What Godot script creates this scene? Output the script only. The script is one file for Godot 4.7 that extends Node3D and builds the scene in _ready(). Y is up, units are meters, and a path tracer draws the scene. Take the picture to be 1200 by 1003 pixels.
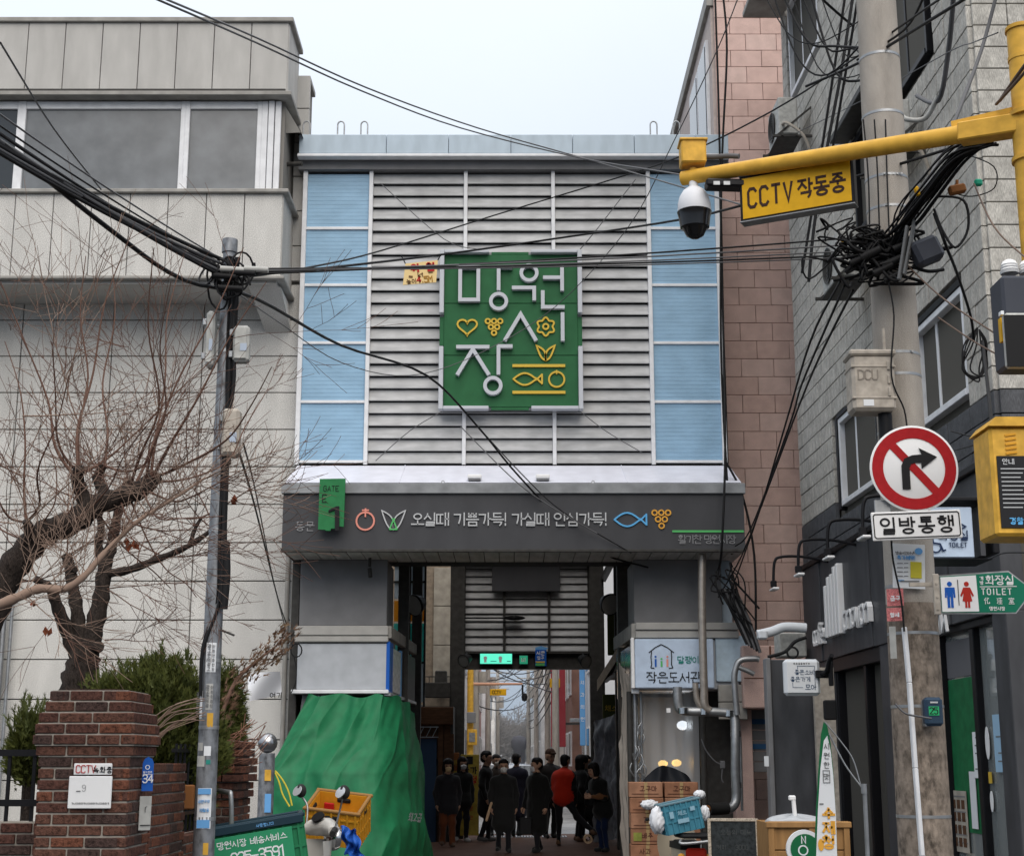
extends Node3D
# A market gate in an old street. Metres, y up, the street runs away along -z, the eye stands at the origin 1.75 m up.

const EYE := 1.75
const FOCAL := 1740.0
const TILT := 0.21969
const RIGHT := Vector3(1, 0, 0)
const UP := Vector3(0, 1, 0)
var rng := RandomNumberGenerator.new()
var names := {}
var mats := {}
var texs := {}

# ---------- surveying: where a line of sight of the photograph meets a plane of the place ----------
func ray(u: float, v: float) -> Vector3:
	var d := 501.5 - v
	return Vector3(u - 600.0, d * cos(TILT) + FOCAL * sin(TILT), d * sin(TILT) - FOCAL * cos(TILT))

func at(u: float, v: float, depth: float) -> Vector3:
	var r := ray(u, v)
	return Vector3(0, EYE, 0) + r * (depth / -r.z)

func xat(u: float, v: float, depth: float) -> float:
	return at(u, v, depth).x

func yat(v: float, depth: float) -> float:
	return at(600, v, depth).y

# the street face of the grey building: x grows a little towards the eye
func wall_x(depth: float) -> float:
	return 5.545 - 0.023 * depth

func onwall(u: float, v: float, out := 0.0) -> Vector3:
	var r := ray(u, v)
	var k := (5.545 - out) / (r.x - 0.023 * r.z)
	return Vector3(0, EYE, 0) + r * k

# ---------- mesh building ----------
class M:
	var v := PackedVector3Array()
	var n := PackedVector3Array()
	var c := PackedColorArray()
	var col := Color.WHITE
	var tinted := false

	func tri(a: Vector3, b: Vector3, d: Vector3) -> void:
		var q := (b - a).cross(d - a).normalized()
		v.append(a); v.append(d); v.append(b)
		n.append(q); n.append(q); n.append(q)
		c.append(col); c.append(col); c.append(col)

	func trin(a: Vector3, b: Vector3, d: Vector3, na: Vector3, nb: Vector3, nd: Vector3) -> void:
		v.append(a); v.append(d); v.append(b)
		n.append(na); n.append(nd); n.append(nb)
		c.append(col); c.append(col); c.append(col)

	func quad(a: Vector3, b: Vector3, d: Vector3, e: Vector3) -> void:
		tri(a, b, d); tri(a, d, e)

	func quadn(a: Vector3, b: Vector3, d: Vector3, e: Vector3, na: Vector3, nb: Vector3, nd: Vector3, ne: Vector3) -> void:
		trin(a, b, d, na, nb, nd); trin(a, d, e, na, nd, ne)

	func face(p: Array, inside: Vector3) -> void:
		var q: Vector3 = (p[1] - p[0]).cross(p[2] - p[0])
		var o := p
		if q.dot(p[0] - inside) < 0.0:
			o = p.duplicate()
			o.reverse()
		for i in range(1, o.size() - 1):
			tri(o[0], o[i], o[i + 1])

	func box(at: Vector3, s: Vector3, bevel := 0.0, b := Basis.IDENTITY) -> M:
		var h := s * 0.5
		var t := Transform3D(b, at)
		if bevel <= 0.0:
			for k in 3:
				var i := (k + 1) % 3
				var j := (k + 2) % 3
				for g in [-1.0, 1.0]:
					var p := []
					for w in [[-1, -1], [1, -1], [1, 1], [-1, 1]]:
						var q := Vector3.ZERO
						q[k] = h[k] * g; q[i] = h[i] * w[0]; q[j] = h[j] * w[1]
						p.append(t * q)
					face(p, at)
			return self
		var e := minf(bevel, minf(h.x, minf(h.y, h.z)) * 0.9)
		for k in 3:
			var i := (k + 1) % 3
			var j := (k + 2) % 3
			for g in [-1.0, 1.0]:
				var p := []
				for w in [[-1, -1], [1, -1], [1, 1], [-1, 1]]:
					p.append(t * _c(h, e, k, g, i, w[0], j, w[1]))
				face(p, at)
				for g2 in [-1.0, 1.0]:
					face([t * _c(h, e, k, g, i, g2, j, -1), t * _c(h, e, k, g, i, g2, j, 1), t * _c(h, e, i, g2, k, g, j, 1), t * _c(h, e, i, g2, k, g, j, -1)], at)
		for a in [-1.0, 1.0]:
			for d in [-1.0, 1.0]:
				for f in [-1.0, 1.0]:
					face([t * _c(h, e, 0, a, 1, d, 2, f), t * _c(h, e, 1, d, 0, a, 2, f), t * _c(h, e, 2, f, 0, a, 1, d)], at)
		return self

	func _c(h: Vector3, e: float, k: int, gk: float, i: int, gi: float, j: int, gj: float) -> Vector3:
		var q := Vector3.ZERO
		q[k] = h[k] * gk; q[i] = (h[i] - e) * gi; q[j] = (h[j] - e) * gj
		return q

	func span(a: Vector3, b: Vector3, bevel := 0.0) -> M:
		box((a + b) * 0.5, (a - b).abs(), bevel)
		return self

	func bar(a: Vector3, b: Vector3, w: float, h: float, bevel := 0.0) -> void:
		var z := (b - a).normalized()
		var x := z.cross(Vector3.UP)
		if x.length() < 0.01:
			x = Vector3.RIGHT
		x = x.normalized()
		box((a + b) * 0.5, Vector3(w, h, (b - a).length()), bevel, Basis(x, z.cross(x), z) if Basis(x, z.cross(x), z).determinant() > 0 else Basis(x, x.cross(z), z))

	func tube(p: PackedVector3Array, r, sides := 8, capped := true) -> M:
		var k := p.size()
		if k < 2:
			return self
		var t := (p[1] - p[0]).normalized()
		var x := t.cross(Vector3.UP if absf(t.y) < 0.9 else Vector3.RIGHT).normalized()
		var rings := []
		for i in k:
			var d := (p[mini(i + 1, k - 1)] - p[maxi(i - 1, 0)]).normalized()
			x = (x - d * x.dot(d)).normalized()
			var y := d.cross(x)
			var rad: float = r[i] if r is Array or r is PackedFloat32Array else r
			var ring := PackedVector3Array()
			for s in sides:
				var a := TAU * s / sides
				ring.append(x * cos(a) * rad + y * sin(a) * rad)
			rings.append(ring)
		for i in k - 1:
			for s in sides:
				var s2 := (s + 1) % sides
				var a: Vector3 = rings[i][s]
				var b: Vector3 = rings[i][s2]
				var d: Vector3 = rings[i + 1][s2]
				var e: Vector3 = rings[i + 1][s]
				quadn(p[i] + a, p[i] + b, p[i + 1] + d, p[i + 1] + e, a.normalized(), b.normalized(), d.normalized(), e.normalized())
		if capped:
			for s in sides:
				var s2 := (s + 1) % sides
				tri(p[0], p[0] + rings[0][s2], p[0] + rings[0][s])
				tri(p[k - 1], p[k - 1] + rings[k - 1][s], p[k - 1] + rings[k - 1][s2])
		return self

	func cyl(a: Vector3, b: Vector3, r: float, r2 := -1.0, sides := 12) -> M:
		tube(PackedVector3Array([a, b]), [r, r if r2 < 0.0 else r2], sides)
		return self

	func lathe(prof: Array, t: Transform3D, sides := 20) -> M:
		for i in prof.size() - 1:
			var q := Vector2(prof[i + 1][0] - prof[i][0], prof[i + 1][1] - prof[i][1])
			if q.length() < 1e-6:
				continue
			var m0 := Vector2(q.y, -q.x).normalized()
			var m1 := m0
			if i > 0:
				var q0 := Vector2(prof[i][0] - prof[i - 1][0], prof[i][1] - prof[i - 1][1])
				var o := Vector2(q0.y, -q0.x).normalized()
				if o.dot(m0) > 0.6:
					m0 = (o + m0).normalized()
			if i < prof.size() - 2:
				var q1 := Vector2(prof[i + 2][0] - prof[i + 1][0], prof[i + 2][1] - prof[i + 1][1])
				var o := Vector2(q1.y, -q1.x).normalized()
				if o.dot(m1) > 0.6:
					m1 = (o + m1).normalized()
			for s in sides:
				var a := TAU * s / sides
				var b := TAU * (s + 1) / sides
				var ca := Vector3(cos(a), 0, -sin(a))
				var cb := Vector3(cos(b), 0, -sin(b))
				var y := Vector3.UP
				var lo: float = prof[i][0]
				var hi: float = prof[i + 1][0]
				quadn(t * (ca * lo + y * prof[i][1]), t * (cb * lo + y * prof[i][1]), t * (cb * hi + y * prof[i + 1][1]), t * (ca * hi + y * prof[i + 1][1]),
					t.basis * (ca * m0.x + y * m0.y), t.basis * (cb * m0.x + y * m0.y), t.basis * (cb * m1.x + y * m1.y), t.basis * (ca * m1.x + y * m1.y))
		return self

	func ball(at: Vector3, r: Vector3, sides := 14, b := Basis.IDENTITY) -> M:
		var prof := []
		for i in 9:
			var a := -PI / 2 + PI * i / 8
			prof.append([maxf(cos(a), 0.0), sin(a)])
		lathe(prof, Transform3D(b * Basis.from_scale(r), at), sides)
		return self

	func prism(poly: PackedVector2Array, depth: float, t := Transform3D.IDENTITY) -> M:
		var idx := Geometry2D.triangulate_polygon(poly)
		var area := 0.0
		for i in poly.size():
			area += poly[i].cross(poly[(i + 1) % poly.size()])
		for i in range(0, idx.size(), 3):
			var a := poly[idx[i]]
			var b := poly[idx[i + 1]]
			var d := poly[idx[i + 2]]
			if (b - a).cross(d - a) < 0.0:
				var s := b
				b = d
				d = s
			tri(t * Vector3(a.x, a.y, depth), t * Vector3(b.x, b.y, depth), t * Vector3(d.x, d.y, depth))
			tri(t * Vector3(a.x, a.y, 0), t * Vector3(d.x, d.y, 0), t * Vector3(b.x, b.y, 0))
		for i in poly.size():
			var a := poly[i]
			var b := poly[(i + 1) % poly.size()]
			if area < 0.0:
				var s := a
				a = b
				b = s
			quad(t * Vector3(a.x, a.y, 0), t * Vector3(b.x, b.y, 0), t * Vector3(b.x, b.y, depth), t * Vector3(a.x, a.y, depth))
		return self

	func ribbon(p: PackedVector2Array, w: float, depth: float, t: Transform3D, closed := false, sides := true) -> M:
		var k := p.size()
		var lft := PackedVector2Array()
		var rgt := PackedVector2Array()
		for i in k:
			var a: Vector2 = p[(i - 1 + k) % k] if closed or i > 0 else p[i] * 2.0 - p[i + 1]
			var b: Vector2 = p[(i + 1) % k] if closed or i < k - 1 else p[i] * 2.0 - p[i - 1]
			var d0 := (p[i] - a).normalized()
			var d1 := (b - p[i]).normalized()
			var m := (d0 + d1)
			m = d0 if m.length() < 0.2 else m.normalized()
			var s := minf(1.0 / maxf(m.dot(d0), 0.5), 2.0)
			var q := Vector2(-m.y, m.x) * w * 0.5 * s
			var e := Vector2.ZERO
			if not closed and (i == 0 or i == k - 1):
				e = (d1 if i == k - 1 else -d0) * w * 0.25
			lft.append(p[i] + q + e); rgt.append(p[i] - q + e)
		for i in (k if closed else k - 1):
			var j := (i + 1) % k
			var a := t * Vector3(rgt[i].x, rgt[i].y, depth)
			var b := t * Vector3(rgt[j].x, rgt[j].y, depth)
			var d := t * Vector3(lft[j].x, lft[j].y, depth)
			var e := t * Vector3(lft[i].x, lft[i].y, depth)
			quad(a, b, d, e)
			if sides:
				var z := t.basis.z * depth
				quad(a - z, b - z, b, a)
				quad(d - z, e - z, e, d)
				if not closed and i == 0:
					quad(e - z, a - z, a, e)
				if not closed and i == k - 2:
					quad(b - z, d - z, d, b)
		return self

	func add(o: M, t: Transform3D) -> void:
		for i in o.v.size():
			v.append(t * o.v[i]); n.append((t.basis * o.n[i]).normalized()); c.append(o.c[i])

	func mesh() -> ArrayMesh:
		var a := []
		a.resize(Mesh.ARRAY_MAX)
		a[Mesh.ARRAY_VERTEX] = v
		a[Mesh.ARRAY_NORMAL] = n
		if tinted:
			a[Mesh.ARRAY_COLOR] = c
		var m := ArrayMesh.new()
		m.add_surface_from_arrays(Mesh.PRIMITIVE_TRIANGLES, a)
		return m

	func centre(low := false) -> Vector3:
		if v.is_empty():
			return Vector3.ZERO
		var bb := AABB(v[0], Vector3.ZERO)
		for p in v:
			bb = bb.expand(p)
		var q := bb.get_center()
		if low:
			q.y = bb.position.y
		return q

	func shift(by: Vector3) -> void:
		for i in v.size():
			v[i] += by

# ---------- objects ----------
func numbered(called: String) -> String:
	var k: int = names.get(called, 0)
	names[called] = k + 1
	return called if k == 0 else "%s_%03d" % [called, k]

func tag(o: Node3D, label := "", category := "", group := "", kind := "") -> void:
	for q in [["label", label], ["category", category], ["group", group], ["kind", kind]]:
		if q[1] != "":
			o.set_meta(q[0], q[1])

func thing(called: String, label: String, category: String, where := Vector3.ZERO, turn := 0.0, group := "") -> Node3D:
	var o := Node3D.new()
	o.name = numbered(called)
	add_child(o)
	o.position = where
	o.rotation.y = turn
	tag(o, label, category, group)
	return o

# a part built in its thing's own axes
func part(o: Node3D, called: String, m: M, mt: Material, kind := "") -> MeshInstance3D:
	var q := MeshInstance3D.new()
	q.name = called
	var mid := m.centre()
	m.shift(-mid)
	q.mesh = m.mesh()
	q.material_override = mt
	o.add_child(q, true)
	q.position = mid
	if kind != "":
		q.set_meta("kind", kind)
	return q

# a part built in world axes (its thing is not turned)
func wpart(o: Node3D, called: String, m: M, mt: Material, kind := "") -> MeshInstance3D:
	var q := part(o, called, m, mt, kind)
	var base := o.position
	var up := o.get_parent()
	while up is Node3D and up != self:
		base += up.position
		up = up.get_parent()
	q.position -= base
	return q

func inst(o: Node3D, called: String, mesh: Mesh, mt: Material, t: Transform3D) -> MeshInstance3D:
	var q := MeshInstance3D.new()
	q.name = called
	q.mesh = mesh
	q.material_override = mt
	o.add_child(q, true)
	q.transform = t
	return q

func solo(called: String, m: M, mt: Material, label: String, category: String, group := "", kind := "") -> MeshInstance3D:
	var q := MeshInstance3D.new()
	q.name = numbered(called)
	var mid := m.centre(true)
	m.shift(-mid)
	q.mesh = m.mesh()
	q.material_override = mt
	add_child(q)
	q.position = mid
	tag(q, label, category, group, kind)
	return q

func ground(called: String, m: M, mt: Material) -> MeshInstance3D:
	return solo(called, m, mt, "", "", "", "structure")

# ---------- materials: base colours are linear, as things really are ----------
const MEAN := {"speck": 0.68, "flake": 0.64, "mottle": 0.83, "soft": 0.92, "worn": 0.66, "grain": 0.25}

func noise_tex(kind: String) -> Texture2D:
	if texs.has(kind):
		return texs[kind]
	var f := FastNoiseLite.new()
	f.seed = 7 + texs.size()
	var lo := 0.75
	var hi := 1.0
	var size := 512
	match kind:
		"speck":
			f.noise_type = FastNoiseLite.TYPE_SIMPLEX; f.frequency = 0.22; f.fractal_octaves = 3; lo = 0.68
		"flake":
			f.noise_type = FastNoiseLite.TYPE_CELLULAR; f.frequency = 0.11; f.cellular_return_type = FastNoiseLite.RETURN_CELL_VALUE; f.fractal_octaves = 2; lo = 0.62
		"mottle":
			f.noise_type = FastNoiseLite.TYPE_SIMPLEX_SMOOTH; f.frequency = 0.012; f.fractal_octaves = 6; lo = 0.84
		"soft":
			f.noise_type = FastNoiseLite.TYPE_SIMPLEX_SMOOTH; f.frequency = 0.01; f.fractal_octaves = 4; lo = 0.93
		"worn":
			f.noise_type = FastNoiseLite.TYPE_SIMPLEX_SMOOTH; f.frequency = 0.02; f.fractal_octaves = 6; f.fractal_gain = 0.65; lo = 0.5
		"grain":
			f.noise_type = FastNoiseLite.TYPE_SIMPLEX; f.frequency = 0.06; f.fractal_octaves = 5; f.fractal_gain = 0.6; lo = 0.0
	var g := Gradient.new()
	g.offsets = PackedFloat32Array([0.12, 0.5, 0.88])
	var mid := (lo + hi) * 0.5
	if kind == "worn":
		mid = 0.85
	g.colors = PackedColorArray([Color(lo, lo, lo), Color(mid, mid, mid), Color(hi, hi, hi)])
	var t := NoiseTexture2D.new()
	t.width = size; t.height = size
	t.seamless = true
	t.noise = f
	t.color_ramp = g
	texs[kind] = t
	return t

func mat(key: String, c: Color = Color(0.5, 0.5, 0.5), rough := 0.8, o := {}) -> StandardMaterial3D:
	if mats.has(key):
		return mats[key]
	var m := StandardMaterial3D.new()
	m.resource_name = key
	var a: float = o.get("alpha", 1.0)
	var k0 := 1.0
	if o.has("tex"):
		k0 /= MEAN[o.tex]
	if o.has("over"):
		k0 /= MEAN[o.over]
	var s := Color(minf(c.r * k0, 0.92), minf(c.g * k0, 0.92), minf(c.b * k0, 0.92)).linear_to_srgb()
	m.albedo_color = Color(s.r, s.g, s.b, a)
	m.roughness = rough
	m.metallic = o.get("metal", 0.0)
	m.metallic_specular = o.get("spec", 0.5 if rough < 0.25 or o.has("coat") or o.has("metal") else 0.26)
	if o.has("tex"):
		m.albedo_texture = noise_tex(o.tex)
		m.uv1_triplanar = true
		m.uv1_world_triplanar = o.get("world", true)
		var k = o.get("scale", 1.0)
		m.uv1_scale = k if k is Vector3 else Vector3(k, k, k)
	if o.has("over"):
		m.detail_enabled = true
		m.detail_blend_mode = BaseMaterial3D.BLEND_MODE_MUL
		m.detail_uv_layer = BaseMaterial3D.DETAIL_UV_2
		m.detail_albedo = noise_tex(o.over)
		m.uv2_triplanar = true
		m.uv2_world_triplanar = o.get("world", true)
		var k = o.get("over_scale", 1.0)
		m.uv2_scale = k if k is Vector3 else Vector3(k, k, k)
	if o.has("relief"):
		m.heightmap_enabled = true
		m.heightmap_scale = o.relief
		m.heightmap_texture = noise_tex(o.get("relief_tex", "grain"))
		if not o.has("tex"):
			m.uv1_triplanar = true
			m.uv1_world_triplanar = o.get("world", true)
			var k = o.get("scale", 1.0)
			m.uv1_scale = k if k is Vector3 else Vector3(k, k, k)
	if a < 1.0:
		m.transparency = BaseMaterial3D.TRANSPARENCY_ALPHA
	if o.has("glow"):
		m.emission_enabled = true
		m.emission = o.get("glow_color", c).linear_to_srgb()
		m.emission_energy_multiplier = o.glow
	if o.has("back"):
		m.backlight_enabled = true
		m.backlight = (c * float(o.back)).linear_to_srgb()
	if o.has("coat"):
		m.clearcoat_enabled = true
		m.clearcoat = o.coat
		m.clearcoat_roughness = 0.1
	if o.has("rim"):
		m.rim_enabled = true
		m.rim = o.rim
		m.rim_tint = 0.5
	m.vertex_color_use_as_albedo = o.get("tinted", false)
	m.cull_mode = BaseMaterial3D.CULL_DISABLED if o.get("both", false) else BaseMaterial3D.CULL_BACK
	mats[key] = m
	return m

# ---------- lettering: strokes of the Korean syllables, Latin capitals and digits ----------
func _rect(p: Array, r: Rect2) -> Array:
	var out := []
	for line in p:
		var q := PackedVector2Array()
		for w in line:
			q.append(r.position + Vector2(w.x * r.size.x, w.y * r.size.y))
		out.append(q)
	return out

func _v(a: Array) -> PackedVector2Array:
	var q := PackedVector2Array()
	for i in range(0, a.size(), 2):
		q.append(Vector2(a[i], a[i + 1]))
	return q

func _ring(cx: float, cy: float, rx: float, ry: float, k := 16) -> PackedVector2Array:
	var q := PackedVector2Array()
	for i in k + 1:
		var a := PI / 2 - TAU * i / k
		q.append(Vector2(cx + cos(a) * rx, cy + sin(a) * ry))
	return q

func consonant(ch: String, r: Rect2) -> Array:
	var twin := "ㄲㄸㅃㅆㅉ".find(ch)
	if twin >= 0:
		var one := "ㄱㄷㅂㅅㅈ"[twin]
		var a := consonant(one, Rect2(r.position, Vector2(r.size.x * 0.44, r.size.y)))
		a.append_array(consonant(one, Rect2(r.position + Vector2(r.size.x * 0.56, 0), Vector2(r.size.x * 0.44, r.size.y))))
		return a
	var s := []
	match ch:
		"ㄱ": s = [_v([0, 1, 1, 1, 0.92, 0.45, 0.75, 0])]
		"ㄴ": s = [_v([0, 1, 0, 0, 1, 0])]
		"ㄷ": s = [_v([1, 1, 0, 1, 0, 0, 1, 0])]
		"ㄹ": s = [_v([0, 1, 1, 1, 1, 0.52, 0, 0.52, 0, 0, 1, 0])]
		"ㅁ": s = [_v([0, 0, 0, 1, 1, 1, 1, 0, 0, 0])]
		"ㅂ": s = [_v([0, 1, 0, 0, 1, 0, 1, 1]), _v([0, 0.5, 1, 0.5])]
		"ㅅ": s = [_v([0.5, 1, 0.42, 0.55, 0, 0]), _v([0.5, 0.7, 1, 0])]
		"ㅇ": s = [_ring(0.5, 0.5, 0.5, 0.5)]
		"ㅈ": s = [_v([0, 1, 1, 1]), _v([0.55, 1, 0.42, 0.5, 0, 0]), _v([0.5, 0.6, 1, 0])]
		"ㅊ": s = [_v([0.35, 1.15, 0.65, 1.15]), _v([0, 0.85, 1, 0.85]), _v([0.55, 0.85, 0.4, 0.4, 0, 0]), _v([0.5, 0.5, 1, 0])]
		"ㅋ": s = [_v([0, 1, 1, 1, 0.92, 0.45, 0.75, 0]), _v([0, 0.55, 0.92, 0.6])]
		"ㅌ": s = [_v([1, 1, 0, 1, 0, 0, 1, 0]), _v([0, 0.5, 0.95, 0.5])]
		"ㅍ": s = [_v([0, 1, 1, 1]), _v([0, 0, 1, 0]), _v([0.3, 1, 0.3, 0]), _v([0.7, 1, 0.7, 0])]
		"ㅎ": s = [_v([0.3, 1.08, 0.7, 1.08]), _v([0, 0.8, 1, 0.8]), _ring(0.5, 0.3, 0.36, 0.3)]
	return _rect(s, r)

func stem(kind: String, r: Rect2) -> Array:
	var s := []
	match kind:
		"ㅣ": s = [_v([0.6, 0, 0.6, 1])]
		"ㅏ": s = [_v([0.4, 0, 0.4, 1]), _v([0.4, 0.52, 1, 0.52])]
		"ㅑ": s = [_v([0.4, 0, 0.4, 1]), _v([0.4, 0.65, 1, 0.65]), _v([0.4, 0.38, 1, 0.38])]
		"ㅓ": s = [_v([0.75, 0, 0.75, 1]), _v([0, 0.52, 0.75, 0.52])]
		"ㅕ": s = [_v([0.75, 0, 0.75, 1]), _v([0, 0.65, 0.75, 0.65]), _v([0, 0.38, 0.75, 0.38])]
		"ㅐ": s = [_v([0.25, 0, 0.25, 1]), _v([0.95, 0, 0.95, 1]), _v([0.25, 0.52, 0.95, 0.52])]
		"ㅔ": s = [_v([0.45, 0, 0.45, 1]), _v([0.98, 0, 0.98, 1]), _v([-0.05, 0.52, 0.45, 0.52])]
		"ㅖ": s = [_v([0.45, 0, 0.45, 1]), _v([0.98, 0, 0.98, 1]), _v([-0.05, 0.62, 0.45, 0.62]), _v([-0.05, 0.4, 0.45, 0.4])]
	return _rect(s, r)

func flat_vowel(kind: String, r: Rect2) -> Array:
	var s := []
	match kind:
		"ㅡ": s = [_v([0, 0.4, 1, 0.4])]
		"ㅗ": s = [_v([0, 0, 1, 0]), _v([0.5, 0, 0.5, 1])]
		"ㅛ": s = [_v([0, 0, 1, 0]), _v([0.35, 0, 0.35, 1]), _v([0.65, 0, 0.65, 1])]
		"ㅜ": s = [_v([0, 1, 1, 1]), _v([0.5, 1, 0.5, 0])]
		"ㅠ": s = [_v([0, 1, 1, 1]), _v([0.35, 1, 0.35, 0]), _v([0.65, 1, 0.65, 0])]
	return _rect(s, r)

func syllable(ch: String) -> Array:
	var k := ch.unicode_at(0) - 0xAC00
	var lead := "ㄱㄲㄴㄷㄸㄹㅁㅂㅃㅅㅆㅇㅈㅉㅊㅋㅌㅍㅎ"[k / 588]
	var vow: String = ["ㅏ", "ㅐ", "ㅑ", "ㅐ", "ㅓ", "ㅔ", "ㅕ", "ㅖ", "ㅗ", "ㅗㅏ", "ㅗㅐ", "ㅗㅣ", "ㅛ", "ㅜ", "ㅜㅓ", "ㅜㅔ", "ㅜㅣ", "ㅠ", "ㅡ", "ㅡㅣ", "ㅣ"][(k % 588) / 28]
	var tails := " ㄱㄲㄱㄴㄴㄴㄷㄹㄹㄹㄹㄹㄹㄹㄹㅁㅂㅂㅅㅆㅇㅈㅊㅋㅌㅍㅎ"
	var tail := tails[k % 28]
	var closed := tail != " "
	var low := "ㅗㅛㅜㅠㅡ".contains(vow[0])
	var s := []
	if vow.length() == 2:
		s.append_array(consonant(lead, Rect2(0.06, 0.66, 0.48, 0.3) if closed else Rect2(0.06, 0.5, 0.5, 0.42)))
		s.append_array(flat_vowel(vow[0], Rect2(0.0, 0.42, 0.62, 0.15) if closed else Rect2(0.0, 0.16, 0.64, 0.22)))
		s.append_array(stem(vow[1], Rect2(0.66, 0.36, 0.3, 0.64) if closed else Rect2(0.66, 0.0, 0.3, 1.0)))
	elif low:
		s.append_array(consonant(lead, Rect2(0.2, 0.68, 0.58, 0.28) if closed else Rect2(0.2, 0.5, 0.58, 0.42)))
		s.append_array(flat_vowel(vow, Rect2(0.0, 0.41, 0.98, 0.17) if closed else Rect2(0.0, 0.1, 0.98, 0.28)))
	else:
		s.append_array(consonant(lead, Rect2(0.03, 0.5, 0.52, 0.44) if closed else Rect2(0.03, 0.16, 0.5, 0.7)))
		s.append_array(stem(vow, Rect2(0.62, 0.38, 0.34, 0.62) if closed else Rect2(0.62, 0.0, 0.34, 1.0)))
	if closed:
		s.append_array(consonant(tail, Rect2(0.2, 0.0, 0.62, 0.27)))
	return s

const GLYPHS := {
	"A": "002640 1232", "B": "000636454433033342413000", "C": "4536160501103041", "D": "00062645412000", "E": "46060040 0333", "F": "460600 0333", "G": "45361605011030414323", "H": "0006 4046 0343", "I": "2026", "K": "0006 4602 1340", "L": "060040", "M": "0006234640", "N": "00064046", "O": "100105163645413010", "P": "00063645443303", "R": "00063645443303 2340", "S": "453616050413334241301001", "T": "0646 2620", "U": "060110304146", "V": "062046", "W": "0610233046", "Y": "062346 2320", "a": "341403011030 4440 3040", "c": "43341403011030", "e": "0242433414030110 1030", "f": "36261510 0434", "g": "34140301103041 44413010", "k": "0006 4401 1240", "m": "0004 03142322 2320 23344340", "n": "0004 0324344340", "o": "100103143443413010", "t": "262130 0434", "w": "0410233044", "0": "100105163645413010", "1": "052620", "2": "05163645440040", "3": "051636454433 13334241301001", "4": "36024230 3630", "5": "460604344341301001", "6": "4536160501103041423303", "7": "064610", "8": "13040516364544331302011030414233", "9": "011030414536160504133344", "-": "0343", ".": "2021", "!": "2622 2120", "/": "0046", ",": "2110", "(": "36240220", "+": "2521 0343",
}

func letter(ch: String) -> Array:
	var s := []
	for line in GLYPHS.get(ch, "").split(" ", false):
		var q := PackedVector2Array()
		for i in range(0, line.length() - 1, 2):
			q.append(Vector2(int(line[i]) / 4.0 * 0.56, int(line[i + 1]) / 6.0))
		if q.size() > 1:
			s.append(q)
	return s

func text_width(words: String, size: float, gap := 0.16) -> float:
	var x := 0.0
	for ch in words:
		x += (0.4 if ch == " " else (1.0 if ch.unicode_at(0) >= 0xAC00 else (0.28 if ch in "!.,I" else 0.56)) + gap) * size
	return x - gap * size

# the gap between letters that makes the words so long
func fit(words: String, size: float, length: float) -> float:
	var w := text_width(words, size, 0.0)
	var n := 0
	for ch in words:
		n += 1
	return (length - w) / (maxf(n - 1, 1) * size)

# writes words into a mesh; t is the foot of the first letter, the letters face t's +z
func text(m: M, words: String, size: float, t: Transform3D, weight := 0.11, depth := 0.004, gap := 0.16, sides := true) -> M:
	var x := 0.0
	for ch in words:
		if ch == " ":
			x += (0.4 + gap) * size
			continue
		var korean := ch.unicode_at(0) >= 0xAC00
		var off := -0.14 if ch in "!.,I" else 0.0
		for line in (syllable(ch) if korean else letter(ch)):
			var q := PackedVector2Array()
			for w in line:
				q.append(Vector2(x + (w.x + off) * size, w.y * size))
			var loop: bool = q.size() > 3 and q[0].distance_to(q[q.size() - 1]) < 0.001 * size
			if loop:
				q.remove_at(q.size() - 1)
			m.ribbon(q, weight * size, depth, t, loop, sides)
		x += ((1.0 if korean else (0.28 if ch in "!.,I" else 0.56)) + gap) * size
	return m

func facing(p: Vector3, yaw := 0.0, roll := 0.0) -> Transform3D:
	return Transform3D(Basis(UP, yaw) * Basis(Vector3(0, 0, 1), roll), p)

func middle(words: String, size: float, p: Vector3, yaw := 0.0, roll := 0.0, gap := 0.16) -> Transform3D:
	var t := facing(p, yaw, roll)
	t.origin -= t.basis.x * text_width(words, size, gap) * 0.5
	return t

func sag(a: Vector3, b: Vector3, drop: float, k := 14) -> PackedVector3Array:
	var p := PackedVector3Array()
	for i in k + 1:
		var s := float(i) / k
		p.append(a.lerp(b, s) - UP * drop * 4.0 * s * (1.0 - s))
	return p

func smooth(p: Array, k := 5) -> PackedVector3Array:
	var out := PackedVector3Array()
	for i in p.size() - 1:
		var a: Vector3 = p[maxi(i - 1, 0)]
		var b: Vector3 = p[i]
		var c: Vector3 = p[i + 1]
		var d: Vector3 = p[mini(i + 2, p.size() - 1)]
		for j in k:
			out.append(b.cubic_interpolate(c, a, d, float(j) / k))
	out.append(p[p.size() - 1])
	return out

func N() -> M:
	return M.new()

func V(x: float, y: float, z: float) -> Vector3:
	return Vector3(x, y, z)

func U(x: float, y: float) -> Vector2:
	return Vector2(x, y)

# a box between two corners as a part
func sp(o: Node3D, called: String, key: String, a: Vector3, b: Vector3, bevel := 0.0) -> MeshInstance3D:
	var m := M.new()
	m.span(a, b, bevel)
	return wpart(o, called, m, mat(key))

func bp(o: Node3D, called: String, key: String, c: Vector3, size: Vector3, bevel := 0.0, b := Basis.IDENTITY) -> MeshInstance3D:
	var m := M.new()
	m.box(c, size, bevel, b)
	return part(o, called, m, mat(key))

func cp(o: Node3D, called: String, key: String, a: Vector3, b: Vector3, r: float, r2 := -1.0, sides := 12) -> MeshInstance3D:
	var m := M.new()
	m.cyl(a, b, r, r2, sides)
	return wpart(o, called, m, mat(key))

func tf3(p: Vector3) -> Transform3D:
	return Transform3D(Basis.IDENTITY, p)

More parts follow.
